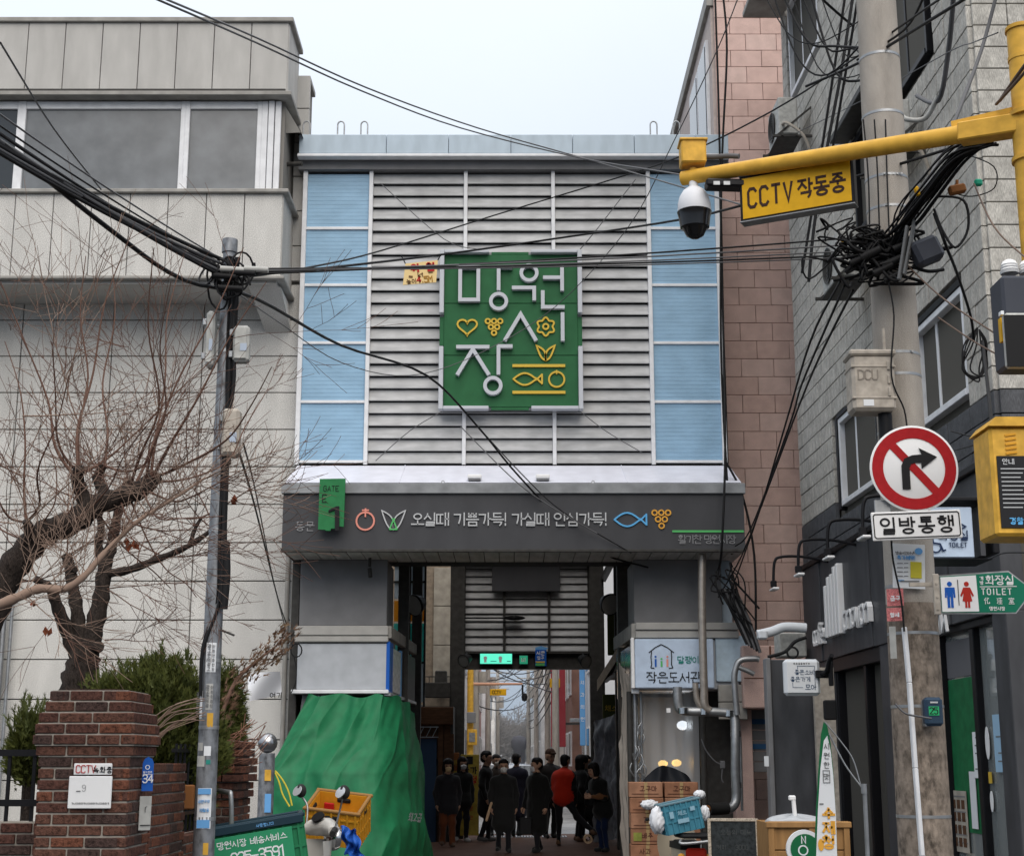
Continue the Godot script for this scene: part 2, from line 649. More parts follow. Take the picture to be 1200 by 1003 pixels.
func _ready() -> void:
	rng.seed = 20230211
	var cam := Camera3D.new()
	cam.name = "camera"
	cam.fov = 2.0 * rad_to_deg(atan(501.5 / FOCAL))
	cam.near = 0.05
	cam.far = 900.0
	cam.position = V(0, EYE, 0)
	cam.rotation.x = TILT
	add_child(cam)
	cam.current = true

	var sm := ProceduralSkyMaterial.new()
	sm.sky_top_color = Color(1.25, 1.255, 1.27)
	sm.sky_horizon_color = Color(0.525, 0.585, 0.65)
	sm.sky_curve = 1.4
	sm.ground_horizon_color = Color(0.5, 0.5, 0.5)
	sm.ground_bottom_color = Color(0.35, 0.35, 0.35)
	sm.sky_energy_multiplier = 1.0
	var veil := FastNoiseLite.new()
	veil.seed = 3
	veil.frequency = 0.004
	veil.fractal_octaves = 4
	var cover := NoiseTexture2D.new()
	cover.width = 1024; cover.height = 512
	cover.seamless = true
	cover.noise = veil
	var ramp := Gradient.new()
	ramp.offsets = PackedFloat32Array([0.3, 0.75])
	ramp.colors = PackedColorArray([Color(1, 1, 1, 0.0), Color(1, 1, 1, 0.08)])
	cover.color_ramp = ramp
	sm.sky_cover = cover
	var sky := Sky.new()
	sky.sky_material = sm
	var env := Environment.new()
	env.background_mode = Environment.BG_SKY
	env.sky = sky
	env.tonemap_mode = Environment.TONE_MAPPER_LINEAR
	env.tonemap_exposure = EXPOSURE
	env.sdfgi_enabled = true
	env.ssao_enabled = true
	env.ssil_enabled = true
	env.volumetric_fog_enabled = true
	env.volumetric_fog_density = 0.0
	var we := WorldEnvironment.new()
	we.name = "environment"
	we.environment = env
	add_child(we)

	var sun := DirectionalLight3D.new()
	sun.name = "sun"
	sun.light_color = Color(1.0, 0.955, 0.90)
	sun.light_energy = 0.5
	sun.light_angular_distance = 60.0
	sun.rotation_degrees = V(-45, 10, 0)
	sun.shadow_enabled = true
	sun.sky_mode = DirectionalLight3D.SKY_MODE_LIGHT_ONLY
	add_child(sun)

	make_materials()
	build_ground()
	build_gate()
	build_arcade()
	build_far_street()
	build_left_building()
	build_pink_building()
	build_grey_building()
	build_garden_wall()
	build_trees()
	build_kiosks()
	build_signs()
	build_left_pole()
	build_right_pole()
	build_cctv()
	build_stalls()
	build_scooters()
	build_people()
	build_cables()
	build_small_things()

const EXPOSURE := 1.5
const HAZE := 0.0026

func make_materials() -> void:
	mat("granite", Color(0.44, 0.43, 0.41), 0.75, {"tex": "soft", "scale": V(0.5, 0.16, 0.5), "over": "speck", "over_scale": 1.0})
	mat("granite_low", Color(0.54, 0.53, 0.505), 0.8, {"tex": "soft", "scale": V(0.35, 0.12, 0.35), "over": "speck", "over_scale": 0.5})
	mat("joint", Color(0.10, 0.095, 0.085), 0.95)
	mat("trim", Color(0.30, 0.29, 0.27), 0.6, {"tex": "mottle", "scale": 0.4})
	mat("white_metal", Color(0.70, 0.71, 0.73), 0.45, {"tex": "soft", "scale": 0.6})
	mat("grey_slat", Color(0.405, 0.41, 0.415), 0.45, {"tex": "mottle", "scale": V(0.3, 1.0, 0.3)})
	mat("dark", Color(0.02, 0.02, 0.022), 0.7)
	mat("black", Color(0.012, 0.012, 0.013), 0.5)
	mat("rubber", Color(0.02, 0.02, 0.02), 0.6)
	mat("steel_dark", Color(0.05, 0.048, 0.045), 0.5, {"tex": "mottle", "scale": 1.0})
	mat("steel", Color(0.32, 0.33, 0.34), 0.42, {"metal": 0.7, "tex": "mottle", "scale": 1.0})
	mat("chrome", Color(0.6, 0.6, 0.6), 0.18, {"metal": 1.0})
	mat("zinc", Color(0.18, 0.19, 0.205), 0.5, {"metal": 0.35, "tex": "worn", "scale": V(1.2, 0.5, 1.2), "over": "soft", "over_scale": 3.0})
	mat("asphalt", Color(0.055, 0.055, 0.057), 0.9, {"tex": "mottle", "scale": 0.15, "over": "speck", "over_scale": 1.5})
	mat("granite_joint", Color(0.21, 0.2, 0.185), 0.95)
	mat("pink_joint", Color(0.27, 0.2, 0.175), 0.95)
	mat("asphalt_far", Color(0.26, 0.26, 0.26), 0.9, {"tex": "mottle", "scale": 0.15, "over": "speck", "over_scale": 1.5})
	mat("paving", Color(0.10, 0.055, 0.04), 0.75, {"tex": "mottle", "scale": 0.3, "over": "speck", "over_scale": 1.0})
	mat("blue_sheet", Color(0.27, 0.43, 0.58), 0.28, {"tex": "soft", "scale": V(0.3, 0.5, 0.3)})
	mat("cap_blue", Color(0.42, 0.50, 0.57), 0.4, {"tex": "soft", "scale": V(0.6, 0.2, 0.6)})
	mat("canopy", Color(0.62, 0.635, 0.71), 0.45, {"tex": "soft", "scale": 0.4})
	mat("fascia", Color(0.060, 0.061, 0.066), 0.55, {"tex": "soft", "scale": V(0.3, 0.15, 0.3)})
	mat("fascia_edge", Color(0.24, 0.25, 0.26), 0.5, {"tex": "mottle", "scale": 0.4})
	mat("soffit", Color(0.42, 0.41, 0.40), 0.55, {"tex": "mottle", "scale": V(0.8, 0.8, 0.25)})
	mat("cladding", Color(0.185, 0.185, 0.19), 0.5, {"tex": "soft", "scale": 0.4})
	mat("panel_grey", Color(0.42, 0.44, 0.47), 0.5, {"tex": "soft", "scale": 0.5})
	mat("sign_green", Color(0.022, 0.115, 0.045), 0.45, {"tex": "soft", "scale": 0.5})
	mat("letter_grey", Color(0.50, 0.52, 0.56), 0.4)
	mat("gold", Color(0.62, 0.42, 0.06), 0.45)
	mat("orange_line", Color(0.75, 0.38, 0.06), 0.45)
	mat("white", Color(0.78, 0.78, 0.78), 0.5)
	mat("letter_white", Color(0.50, 0.51, 0.52), 0.5)
	mat("letter_dim", Color(0.26, 0.26, 0.27), 0.6)
	mat("ink", Color(0.015, 0.015, 0.017), 0.6)
	mat("red", Color(0.42, 0.018, 0.02), 0.45)
	mat("blue", Color(0.015, 0.10, 0.42), 0.45)
	mat("sky_blue", Color(0.12, 0.42, 0.75), 0.5)
	mat("pink_line", Color(0.72, 0.28, 0.22), 0.5)
	mat("leaf_line", Color(0.10, 0.45, 0.14), 0.5)
	mat("yellow", Color(0.62, 0.355, 0.055), 0.42, {"tex": "mottle", "scale": 1.2})
	mat("yellow_sign", Color(0.62, 0.34, 0.012), 0.4, {"tex": "soft", "scale": 2.0})
	mat("pink_stone", Color(0.56, 0.40, 0.355), 0.75, {"tex": "soft", "scale": 0.5, "over": "speck", "over_scale": 0.8})
	mat("pink_stone_b", Color(0.57, 0.42, 0.375), 0.75, {"tex": "soft", "scale": 0.6, "over": "speck", "over_scale": 0.8})
	mat("pink_stone_c", Color(0.53, 0.375, 0.33), 0.75, {"tex": "soft", "scale": 0.6, "over": "speck", "over_scale": 0.8})
	mat("grey_block", Color(0.43, 0.415, 0.38), 0.9, {"tex": "mottle", "scale": V(0.9, 0.5, 0.9), "over": "speck", "over_scale": V(1.2, 0.12, 1.2), "relief": 0.6, "relief_tex": "speck"})
	mat("grey_block_b", Color(0.415, 0.40, 0.367), 0.9, {"tex": "mottle", "scale": V(0.9, 0.5, 0.9), "over": "speck", "over_scale": V(1.2, 0.12, 1.2), "relief": 0.6, "relief_tex": "speck"})
	mat("grey_block_c", Color(0.442, 0.427, 0.392), 0.9, {"tex": "mottle", "scale": V(0.9, 0.5, 0.9), "over": "speck", "over_scale": V(1.2, 0.12, 1.2), "relief": 0.6, "relief_tex": "speck"})
	mat("painted_block", Color(0.085, 0.088, 0.095), 0.7, {"tex": "mottle", "scale": 0.6, "over": "speck", "over_scale": V(1.2, 0.12, 1.2)})
	mat("shopfront", Color(0.062, 0.064, 0.070), 0.42, {"tex": "mottle", "scale": V(0.6, 0.2, 0.6)})
	mat("frame_black", Color(0.012, 0.012, 0.014), 0.4)
	mat("glass", Color(0.6, 0.65, 0.65), 0.03, {"alpha": 0.12})
	mat("film", Color(0.13, 0.14, 0.15), 0.22, {"tex": "mottle", "scale": 0.25})
	mat("dark_glass", Color(0.03, 0.035, 0.04), 0.05)
	mat("grey_glass", Color(0.25, 0.25, 0.24), 0.3, {"tex": "soft", "scale": 0.5})
	mat("pale_glass", Color(0.45, 0.55, 0.60), 0.15)
	mat("green_glass", Color(0.12, 0.27, 0.21), 0.2, {"tex": "mottle", "scale": V(0.4, 2.0, 0.4)})
	mat("mortar", Color(0.34, 0.31, 0.27), 0.95, {"tex": "mottle", "scale": 2.0})
	mat("brick_a", Color(0.105, 0.05, 0.036), 0.85, {"tex": "worn", "scale": 2.5, "over": "speck", "over_scale": 2.0, "relief": 0.3})
	mat("brick_b", Color(0.085, 0.039, 0.030), 0.85, {"tex": "worn", "scale": 2.5, "over": "speck", "over_scale": 2.0, "relief": 0.3})
	mat("brick_c", Color(0.14, 0.055, 0.034), 0.85, {"tex": "worn", "scale": 2.5, "over": "speck", "over_scale": 2.0, "relief": 0.3})
	mat("brick_d", Color(0.060, 0.037, 0.032), 0.85, {"tex": "worn", "scale": 2.5, "over": "speck", "over_scale": 2.0, "relief": 0.3})
	mat("bark", Color(0.036, 0.028, 0.024), 0.9, {"tex": "worn", "scale": V(2.5, 0.8, 2.5), "over": "speck", "over_scale": 2.0, "relief": 0.8})
	mat("twig", Color(0.125, 0.07, 0.052), 0.8)
	mat("twig_pale", Color(0.25, 0.175, 0.135), 0.8)
	mat("needle", Color(0.075, 0.088, 0.028), 0.7, {"tinted": true, "both": true})
	mat("dry_needle", Color(0.13, 0.085, 0.06), 0.8, {"tinted": true, "both": true})
	mat("dead_leaf", Color(0.20, 0.06, 0.03), 0.7, {"both": true})
	mat("concrete", Color(0.35, 0.32, 0.285), 0.9, {"tex": "mottle", "scale": V(0.8, 0.25, 0.8), "over": "speck", "over_scale": 1.4, "relief": 0.15})
	mat("concrete_low", Color(0.20, 0.165, 0.135), 0.9, {"tex": "worn", "scale": V(1.1, 0.5, 1.1), "over": "mottle", "over_scale": 2.2, "relief": 0.25})
	mat("cable", Color(0.013, 0.013, 0.014), 0.55)
	mat("cable_grey", Color(0.11, 0.11, 0.115), 0.55)
	mat("cable_brown", Color(0.14, 0.10, 0.08), 0.7)
	mat("box_grey", Color(0.40, 0.40, 0.38), 0.55, {"tex": "mottle", "scale": 1.5})
	mat("box_beige", Color(0.40, 0.36, 0.31), 0.6, {"tex": "mottle", "scale": 1.5})
	mat("paper", Color(0.72, 0.74, 0.76), 0.7)
	mat("paper_blue", Color(0.14, 0.36, 0.68), 0.7)
	mat("paper_green", Color(0.03, 0.24, 0.20), 0.6)
	mat("tarp", Color(0.012, 0.145, 0.06), 0.55, {"spec": 0.35, "tex": "mottle", "scale": 0.7, "both": true, "back": 0.25})
	mat("plastic_sheet", Color(0.36, 0.32, 0.28), 0.35, {"tex": "mottle", "scale": V(0.8, 0.2, 0.8), "both": true})
	mat("clear_sheet", Color(0.20, 0.21, 0.23), 0.3, {"tex": "worn", "scale": V(1.0, 0.25, 1.0), "both": true})
	mat("carton", Color(0.27, 0.13, 0.075), 0.8, {"tex": "mottle", "scale": 0.8})
	mat("carton_b", Color(0.32, 0.165, 0.10), 0.8, {"tex": "mottle", "scale": 0.8})
	mat("ply", Color(0.30, 0.165, 0.065), 0.6, {"tex": "mottle", "scale": V(2.0, 0.3, 2.0)})
	mat("cream", Color(0.36, 0.33, 0.28), 0.7, {"tex": "mottle", "scale": 0.5})
	mat("wood_dark", Color(0.09, 0.045, 0.025), 0.7, {"tex": "mottle", "scale": V(0.5, 3.0, 0.5)})
	mat("crate_yellow", Color(0.62, 0.30, 0.025), 0.42, {"tex": "soft", "scale": 2.0})
	mat("crate_green", Color(0.02, 0.17, 0.075), 0.42, {"tex": "soft", "scale": 2.0})
	mat("crate_navy", Color(0.015, 0.035, 0.05), 0.42)
	mat("basket_blue", Color(0.055, 0.21, 0.29), 0.45, {"tex": "soft", "scale": 2.0})
	mat("scooter_white", Color(0.60, 0.58, 0.54), 0.3, {"coat": 0.5})
	mat("bag_white", Color(0.70, 0.71, 0.74), 0.4, {"both": true})
	mat("bag_blue", Color(0.02, 0.09, 0.38), 0.35, {"both": true})
	mat("mirror", Color(0.72, 0.75, 0.8), 0.2, {"metal": 0.35})  # pale colour stands in for the sky reflected in the scooter mirrors
	mat("tail_red", Color(0.30, 0.02, 0.012), 0.25)
	mat("cloth", Color(1, 1, 1), 0.85, {"tinted": true, "rim": 0.3})
	mat("hair", Color(0.010, 0.008, 0.008), 0.5)
	mat("skin", Color(0.42, 0.24, 0.16), 0.6)
	mat("mask_white", Color(0.70, 0.68, 0.65), 0.7)
	mat("twig_far", Color(0.16, 0.145, 0.135), 0.9)

func build_ground() -> void:
	var m := N()
	m.quad(V(-260, 0, 60), V(260, 0, 60), V(260, 0, -700), V(-260, 0, -700))
	ground("ground", m, mat("asphalt"))
	m = N()
	m.quad(V(-3.6, 0.004, -23.2), V(3.7, 0.004, -23.2), V(3.2, 0.004, -37), V(-3.0, 0.004, -37))
	ground("paving", m, mat("paving"))
	m = N()
	m.quad(V(-1.8, 0.004, -37), V(2.6, 0.004, -37), V(1.6, 0.004, -150), V(-1.0, 0.004, -150))
	ground("road", m, mat("asphalt_far"))
	for k in 3:
		m = N()
		for i in 9:
			m.box(V(-0.52 + k * 0.62 + i * 0.066, 0.012, -35.6), V(0.035, 0.014, 0.7))
		m.box(V(-0.26 + k * 0.62, 0.010, -35.26), V(0.58, 0.016, 0.04))
		m.box(V(-0.26 + k * 0.62, 0.010, -35.94), V(0.58, 0.016, 0.04))
		solo("drain_grating", m, mat("steel"), ["leftmost steel drain grating in the arcade floor", "middle steel drain grating in the arcade floor", "rightmost steel drain grating in the arcade floor"][k], "grating", "drain gratings at the far mouth of the arcade")

# ---------- the market gate ----------
func build_gate() -> void:
	var o := thing("market_gate", "tall market gate with grey louvres, pale blue side panels and a dark lettered fascia", "gate", V(0, 0, -25))
	var m := N()
	m.span(V(-3.72, 5.05, -25.9), V(3.76, 12.5, -25.25))
	wpart(o, "back_wall", m, mat("dark"))
	var bays := [[-2.485, -0.86], [-0.795, 0.70], [0.77, 2.40]]
	var rows := 24
	var y0 := 6.70
	var pitch := (12.03 - y0) / rows
	for b in bays:
		var w: float = b[1] - b[0]
		var sl := N()
		var prof := PackedVector2Array([U(-0.062, 0.197), U(0.0, 0.018), U(0.004, 0.0), U(-0.03, -0.004), U(-0.032, 0.006), U(-0.012, 0.010), U(-0.07, 0.19)])
		sl.prism(prof, w, Transform3D(Basis(V(0, 0, 1), V(0, 1, 0), V(1, 0, 0)) if false else Basis(V(0, 0, 1), UP, V(-1, 0, 0)), V(w * 0.5, 0, 0)))
		var sheet := sl.mesh()
		for r in rows:
			inst(o, "louvre_slat", sheet, mat("grey_slat"), Transform3D(Basis(UP, rng.randf_range(-0.0015, 0.0015)), V((b[0] + b[1]) * 0.5, y0 + r * pitch + 0.012, rng.randf_range(-0.004, 0.004))))
	for x in [-0.828, 0.735]:
		sp(o, "mullion", "white_metal", V(x - 0.033, 6.68, -25.12), V(x + 0.033, 12.05, -24.97), 0.006)
	for x in [-2.52, 2.435]:
		sp(o, "mullion", "white_metal", V(x - 0.035, 6.68, -25.14), V(x + 0.035, 12.05, -24.96), 0.006)
	for x in [-3.70, 3.66]:
		sp(o, "corner_post", "white_metal", V(x - 0.04, 6.68, -25.24), V(x + 0.04, 12.05, -24.96), 0.006)
	for s in [[-3.66, -2.555], [2.47, 3.62]]:
		for r in 5:
			var a := 6.74 + r * 1.058
			var pn := sp(o, "blue_panel", "blue_sheet", V(s[0], a + 0.025, -25.06), V(s[1], a + 1.033, -25.02), 0.004)
			m = N()
			for k in 13:
				m.span(V(s[0] + 0.01, a + 0.09 + k * 0.073, -25.02), V(s[1] - 0.01, a + 0.094 + k * 0.073, -25.017))
			wpart(pn, "rib", m, mat("blue_sheet"))
			sp(o, "transom", "white_metal", V(s[0] - 0.002, a - 0.025, -25.08), V(s[1] + 0.002, a + 0.025, -24.985), 0.005)
	var ends := [-3.84, -2.22, -1.10, 0.0, 1.10, 2.22, 3.30, 3.80]
	ends = [-3.80, -2.24, -1.13, -0.02, 1.08, 2.18, 3.28, 3.86]
	for i in 7:
		sp(o, "cap_panel", "cap_blue", V(ends[i] + 0.004, 12.27, -24.86), V(ends[i + 1] - 0.004, 12.63, -24.70), 0.008)
	sp(o, "cap_lip", "white_metal", V(-3.82, 12.21, -24.86), V(3.88, 12.262, -24.68), 0.006)
	m = N()
	m.span(V(-3.82, 12.05, -25.3), V(3.88, 12.2, -24.89))
	m.span(V(-3.82, 12.2, -26.2), V(3.88, 12.62, -24.88))
	wpart(o, "cap_underside", m, mat("cladding"))
	for i in 5:
		var x: float = [-3.70, -3.08, -2.66, 2.55, 2.96][i]
		m = N()
		var p := PackedVector3Array()
		for k in 9:
			var a := PI * k / 8.0
			p.append(V(x - cos(a) * 0.06, 12.90 + sin(a) * 0.07, -24.9))
		p.insert(0, V(x - 0.06, 12.6, -24.9)); p.append(V(x + 0.06, 12.6, -24.9))
		m.tube(p, 0.014, 6)
		wpart(o, "roof_hoop", m, mat("steel"))
	for i in 4:
		var x0 := -3.68 + i * 1.85
		m = N()
		var a := V(x0 + 0.003, 6.66, -24.95)
		var b := V(x0 + 1.847, 6.66, -24.95)
		m.quad(V(a.x, 6.12, -23.63), V(b.x, 6.12, -23.63), b, a)
		m.quad(a - UP * 0.03, b - UP * 0.03, V(b.x, 6.09, -23.63), V(a.x, 6.09, -23.63))
		wpart(o, "canopy_sheet", m, mat("canopy"))
	for i in 3:
		m = N()
		m.bar(V(-1.83 + i * 1.85, 6.13, -23.66), V(-1.83 + i * 1.85, 6.665, -24.94), 0.012, 0.016)
		wpart(o, "canopy_seam", m, mat("canopy"))
	for s in [-1.0, 1.0]:
		m = N()
		var x: float = -3.68 if s < 0 else 3.725
		m.face([V(x, 6.1, -23.63), V(x, 6.66, -24.95), V(x, 5.0, -24.95), V(x, 5.0, -23.63)], V(x - s, 5.8, -24.2))
		m.face([V(x - s * 0.03, 6.1, -23.63), V(x - s * 0.03, 6.66, -24.95), V(x - s * 0.03, 5.0, -24.95), V(x - s * 0.03, 5.0, -23.63)], V(x + s, 5.8, -24.2))
		wpart(o, "canopy_end", m, mat("fascia"))
	var fas := sp(o, "fascia", "fascia", V(-3.69, 5.03, -23.64), V(3.735, 6.03, -23.60))
	sp(o, "fascia_edge", "fascia_edge", V(-3.72, 5.93, -23.66), V(3.765, 6.10, -23.555), 0.01)
	sp(o, "drip_edge", "steel_dark", V(-3.70, 4.99, -23.65), V(3.745, 5.035, -23.58), 0.006)
	var z := -23.598
	var fm := 23.6
	wpart(fas, "slogan", text(N(), "오실때 기쁨가득! 가실때 인심가득!", 0.205, facing(V(xat(482, 617, fm), yat(616, fm), z)), 0.10, 0.025, fit("오실때 기쁨가득! 가실때 인심가득!", 0.205, 3.15)), mat("letter_white"))
	wpart(fas, "gate_name", text(N(), "동문", 0.145, facing(V(xat(346, 621, fm), yat(622, fm), z)), 0.085, 0.012, 0.12), mat("letter_dim"))
	wpart(fas, "market_name", text(N(), "활기찬 망원시장", 0.135, facing(V(xat(795, 637, fm), yat(637, fm), z)), 0.085, 0.012, fit("활기찬 망원시장", 0.135, 0.93)), mat("letter_dim"))
	sp(fas, "green_line", "leaf_line", V(xat(788, 622, fm), yat(624, fm), z), V(3.72, yat(621.5, fm), z + 0.012))
	var c := at(428, 610, fm)
	m = N()
	m.ribbon(_open(_ring(c.x, c.y - 0.01, 0.142, 0.142, 26)), 0.028, 0.02, facing(V(0, 0, z)), true)
	m.ribbon(_v([c.x, c.y + 0.06, c.x, c.y + 0.19]), 0.024, 0.021, facing(V(0, 0, z)))
	m.ribbon(_v([c.x - 0.05, c.y + 0.165, c.x + 0.05, c.y + 0.165]), 0.024, 0.022, facing(V(0, 0, z)))
	wpart(fas, "orange_emblem", m, mat("pink_line"))
	c = at(461, 610, fm)
	m = N()
	_leaf_pair(m, U(c.x, c.y), 0.2, 0.02, facing(V(0, 0, z)), 0.022)
	wpart(fas, "leaf_emblem", m, mat("letter_white"))
	m = N()
	m.ribbon(_v([c.x - 0.06, c.y - 0.145, c.x - 0.012, c.y - 0.02, c.x + 0.02, c.y + 0.03]), 0.022, 0.024, facing(V(0, 0, z)))
	m.ribbon(_v([c.x + 0.06, c.y - 0.145, c.x + 0.012, c.y - 0.02, c.x - 0.02, c.y + 0.03]), 0.022, 0.026, facing(V(0, 0, z)))
	m.ribbon(_v([c.x - 0.06, c.y - 0.145, c.x + 0.06, c.y - 0.145]), 0.022, 0.025, facing(V(0, 0, z)))
	wpart(fas, "leaf_stalk", m, mat("leaf_line"))
	c = at(739, 609, fm)
	m = N()
	_fish(m, U(c.x, c.y), 0.26, 0.026, facing(V(0, 0, z)), 0.02)
	wpart(fas, "fish_emblem", m, mat("sky_blue"))
	c = at(775, 601, fm)
	m = N()
	_grapes(m, U(c.x, c.y), 0.108, 0.022, facing(V(0, 0, z)), 0.02)
	wpart(fas, "grape_emblem", m, mat("orange_line"))
	for i in 30:
		var x := -3.66 + i * 0.2465
		sp(o, "soffit_board", "soffit", V(x + 0.006, 5.0, -24.93), V(x + 0.24, 5.025, -23.66), 0.004)
	sp(o, "soffit_backing", "dark", V(-3.66, 5.03, -24.95), V(3.72, 5.05, -23.66))
	for b in [[-3.52, -2.07], [2.02, 3.48]]:
		sp(o, "column_casing", "cladding", V(b[0], 3.90, -25.9), V(b[1], 5.0, -24.62), 0.01)
		sp(o, "column", "steel_dark", V(b[0] if b[0] < 0 else b[1] - 0.3, 0, -25.8), V(b[0] + 0.3 if b[0] < 0 else b[1], 3.9, -25.2), 0.01)
	sp(o, "side_strip", "steel_dark", V(-3.66, 0, -25.9), V(-3.53, 5.0, -24.65), 0.01)
	sp(o, "side_strip", "cap_blue", V(3.49, 3.7, -25.9), V(3.66, 5.0, -24.75), 0.01)

func _open(p: PackedVector2Array) -> PackedVector2Array:
	p.remove_at(p.size() - 1)
	return p

func _leaf_pair(m: M, c: Vector2, w: float, lw: float, t: Transform3D, depth: float) -> void:
	for s in [-1.0, 1.0]:
		var q := PackedVector2Array()
		for i in 10:
			var a := i / 9.0
			q.append(c + U(s * (0.0 + a * w * 0.95), -w * 0.75 + a * w * 1.55 - sin(a * PI) * w * 0.42))
		for i in range(1, 9):
			var a := 1.0 - i / 9.0
			q.append(c + U(s * (0.0 + a * w * 0.95 - sin(a * PI) * w * 0.34), -w * 0.75 + a * w * 1.55 + sin(a * PI) * w * 0.18))
		m.ribbon(q, lw, depth, t, true)

func _fish(m: M, c: Vector2, w: float, lw: float, t: Transform3D, depth: float) -> void:
	for s in [-1.0, 1.0]:
		var q := PackedVector2Array()
		for i in 13:
			var a := i / 12.0
			q.append(c + U(-w + a * w * 1.62, s * sin(minf(a * 1.05, 1.0) * PI * 0.98) * w * 0.42))
		q.append(c + U(w * 0.98, -s * w * 0.32))
		m.ribbon(q, lw, depth + s * 0.001, t)
	m.ribbon(_v([c.x + w * 0.98, c.y - w * 0.34, c.x + w * 0.98, c.y + w * 0.34]), lw, depth + 0.003, t)

func _grapes(m: M, c: Vector2, g: float, lw: float, t: Transform3D, depth: float) -> void:
	for k in 6:
		var row: int = [0, 0, 0, 1, 1, 2][k]
		var i: float = [-1.0, 0.0, 1.0, -0.5, 0.5, 0.0][k]
		m.ribbon(_open(_ring(c.x + i * g, c.y - row * g * 0.98, g * 0.38, g * 0.38, 14)), lw, depth, t, true)

# ---------- inside the gate: the roofed arcade and its far louvre ----------
func build_arcade() -> void:
	var o := thing("arcade", "dark roofed arcade of black posts and beams behind the gate", "arcade", V(0, 0, -30))
	var m := N()
	m.span(V(-2.2, 6.6, -31.6), V(2.6, 6.8, -25.9))
	wpart(o, "roof", m, mat("steel_dark"))
	sp(o, "roof", "steel_dark", V(-2.2, 6.6, -35.4), V(2.6, 6.8, -34.4))
	for p in [[-1.935, -26.6, 0.095], [2.05, -26.6, 0.17], [-1.27, -34.9, 0.17], [1.98, -34.9, 0.17], [-1.95, -30.6, 0.1], [2.2, -30.6, 0.1]]:
		sp(o, "post", "steel_dark", V(p[0] - p[2], 0, p[1] - p[2]), V(p[0] + p[2], 6.6, p[1] + p[2]), 0.01)
	for y in [5.9, 3.55]:
		for s in [-1.0, 1.0]:
			sp(o, "side_beam", "steel_dark", V(s * 2.15 - 0.06, y - 0.06, -35.0), V(s * 2.15 + 0.06, y + 0.06, -26.5))
	sp(o, "tie_beam", "steel_dark", V(-2.45, 3.14, -34.9), V(-1.42, 3.48, -34.6), 0.01)
	sp(o, "tie_beam", "steel_dark", V(-2.0, 6.35, -34.9), V(2.3, 6.6, -34.7))
	var tints := [["frosted_sheet", Color(0.6, 0.65, 0.68), 5.02, 5.7], ["amber_sheet", Color(0.8, 0.45, 0.06), 4.55, 4.98], ["teal_sheet", Color(0.14, 0.6, 0.55), 3.72, 4.51], ["frosted_sheet", Color(0.6, 0.65, 0.68), 2.9, 3.68]]
	for xx in [-2.46, -2.11, -1.955]:
		for q in tints:
			wpart(o, q[0], N().span(V(xx, q[2], -31.0), V(xx + 0.125, q[3], -30.985)), mat("sheet_" + q[0], q[1], 0.5, {"back": 1.0, "both": true}))
	for q in [[-2.34, -2.11], [-1.985, -1.955], [-1.83, -1.79]]:
		sp(o, "glazing_bar", "steel_dark", V(q[0], 2.8, -31.02), V(q[1], 5.9, -30.94))
	for y in [5.7, 5.35, 3.68]:
		sp(o, "cross_bar", "steel_dark", V(-2.48, y, -31.03), V(-1.79, y + 0.04, -30.95))
	var w := thing("louvre_wall", "inner louvre wall above the arcade's far opening, lower slats in shade", "wall", V(0.3, 0, -35.0))
	var bays := [[-1.10, -0.21], [-0.15, 0.84], [0.90, 1.79]]
	for b in bays:
		var sl := N()
		var wd: float = b[1] - b[0]
		sl.prism(PackedVector2Array([U(-0.05, 0.16), U(0.0, 0.02), U(0.0, 0.0), U(-0.03, 0.0), U(-0.06, 0.155)]), wd, Transform3D(Basis(V(0, 0, 1), UP, V(-1, 0, 0)), V(wd * 0.5, 0, 0)))
		var sheet := sl.mesh()
		for r in 14:
			inst(w, "louvre_slat", sheet, mat("grey_slat"), tf3(V((b[0] + b[1]) * 0.5 - 0.3, 4.22 + r * 0.176, 0)))
	sp(w, "backing_board", "dark", V(-1.12, 3.86, -35.12), V(1.82, 6.6, -35.16))
	for x in [-0.18, 0.87]:
		sp(w, "mullion", "steel_dark", V(x - 0.03, 4.2, -35.02), V(x + 0.03, 6.6, -34.94))
	for s in [-1.14, 1.83]:
		sp(w, "frame_post", "steel_dark", V(s - 0.05, 3.86, -35.1), V(s + 0.05, 6.6, -34.95))
	for p in [[3.80, 0.06], [4.16, 0.05]]:
		sp(w, "lintel", "steel_dark", V(-1.2, p[0], -35.14), V(1.9, p[0] + p[1], -34.9))
	sp(w, "header_board", "steel_dark", V(-1.09, 3.86, -35.02), V(1.78, 4.16, -34.99))
	sp(w, "blind_board", "fascia", V(-0.47, 5.6, -34.9), V(1.13, 6.35, -34.84), 0.01)
	m = N()
	m.cyl(V(-1.1, 4.98, -34.85), V(-0.2, 4.98, -34.85), 0.02)
	m.ball(V(0.05, 4.98, -34.85), V(0.26, 0.055, 0.1))
	solo("arm_lamp", m, mat("black"), "black arm lamp reaching across the inner louvre wall", "lamp")
	var e := thing("exit_sign", "long lit turquoise exit sign over the arcade's far opening", "sign", V(-0.37, 3.86, -34.85))
	sp(e, "sign_box", "frame_black", V(-0.76, 3.90, -34.9), V(0.02, 4.17, -34.82), 0.01)
	wpart(e, "light_panel", N().span(V(-0.74, 3.92, -34.82), V(0.0, 4.15, -34.815)), mat("exit_glow", Color(0.10, 0.55, 0.38), 0.5, {"glow": 0.75, "glow_color": Color(0.10, 0.72, 0.50)}))
	m = N()
	for q in [[-0.62, 4.05], [-0.27, 4.05]]:
		m.cyl(V(q[0], q[1], -34.816), V(q[0], q[1], -34.81), 0.045, 0.045, 12)
		m.span(V(q[0] - 0.03, q[1] - 0.10, -34.815), V(q[0] + 0.03, q[1] - 0.03, -34.811))
	wpart(e, "pictogram", m, mat("white"))
	m = N()
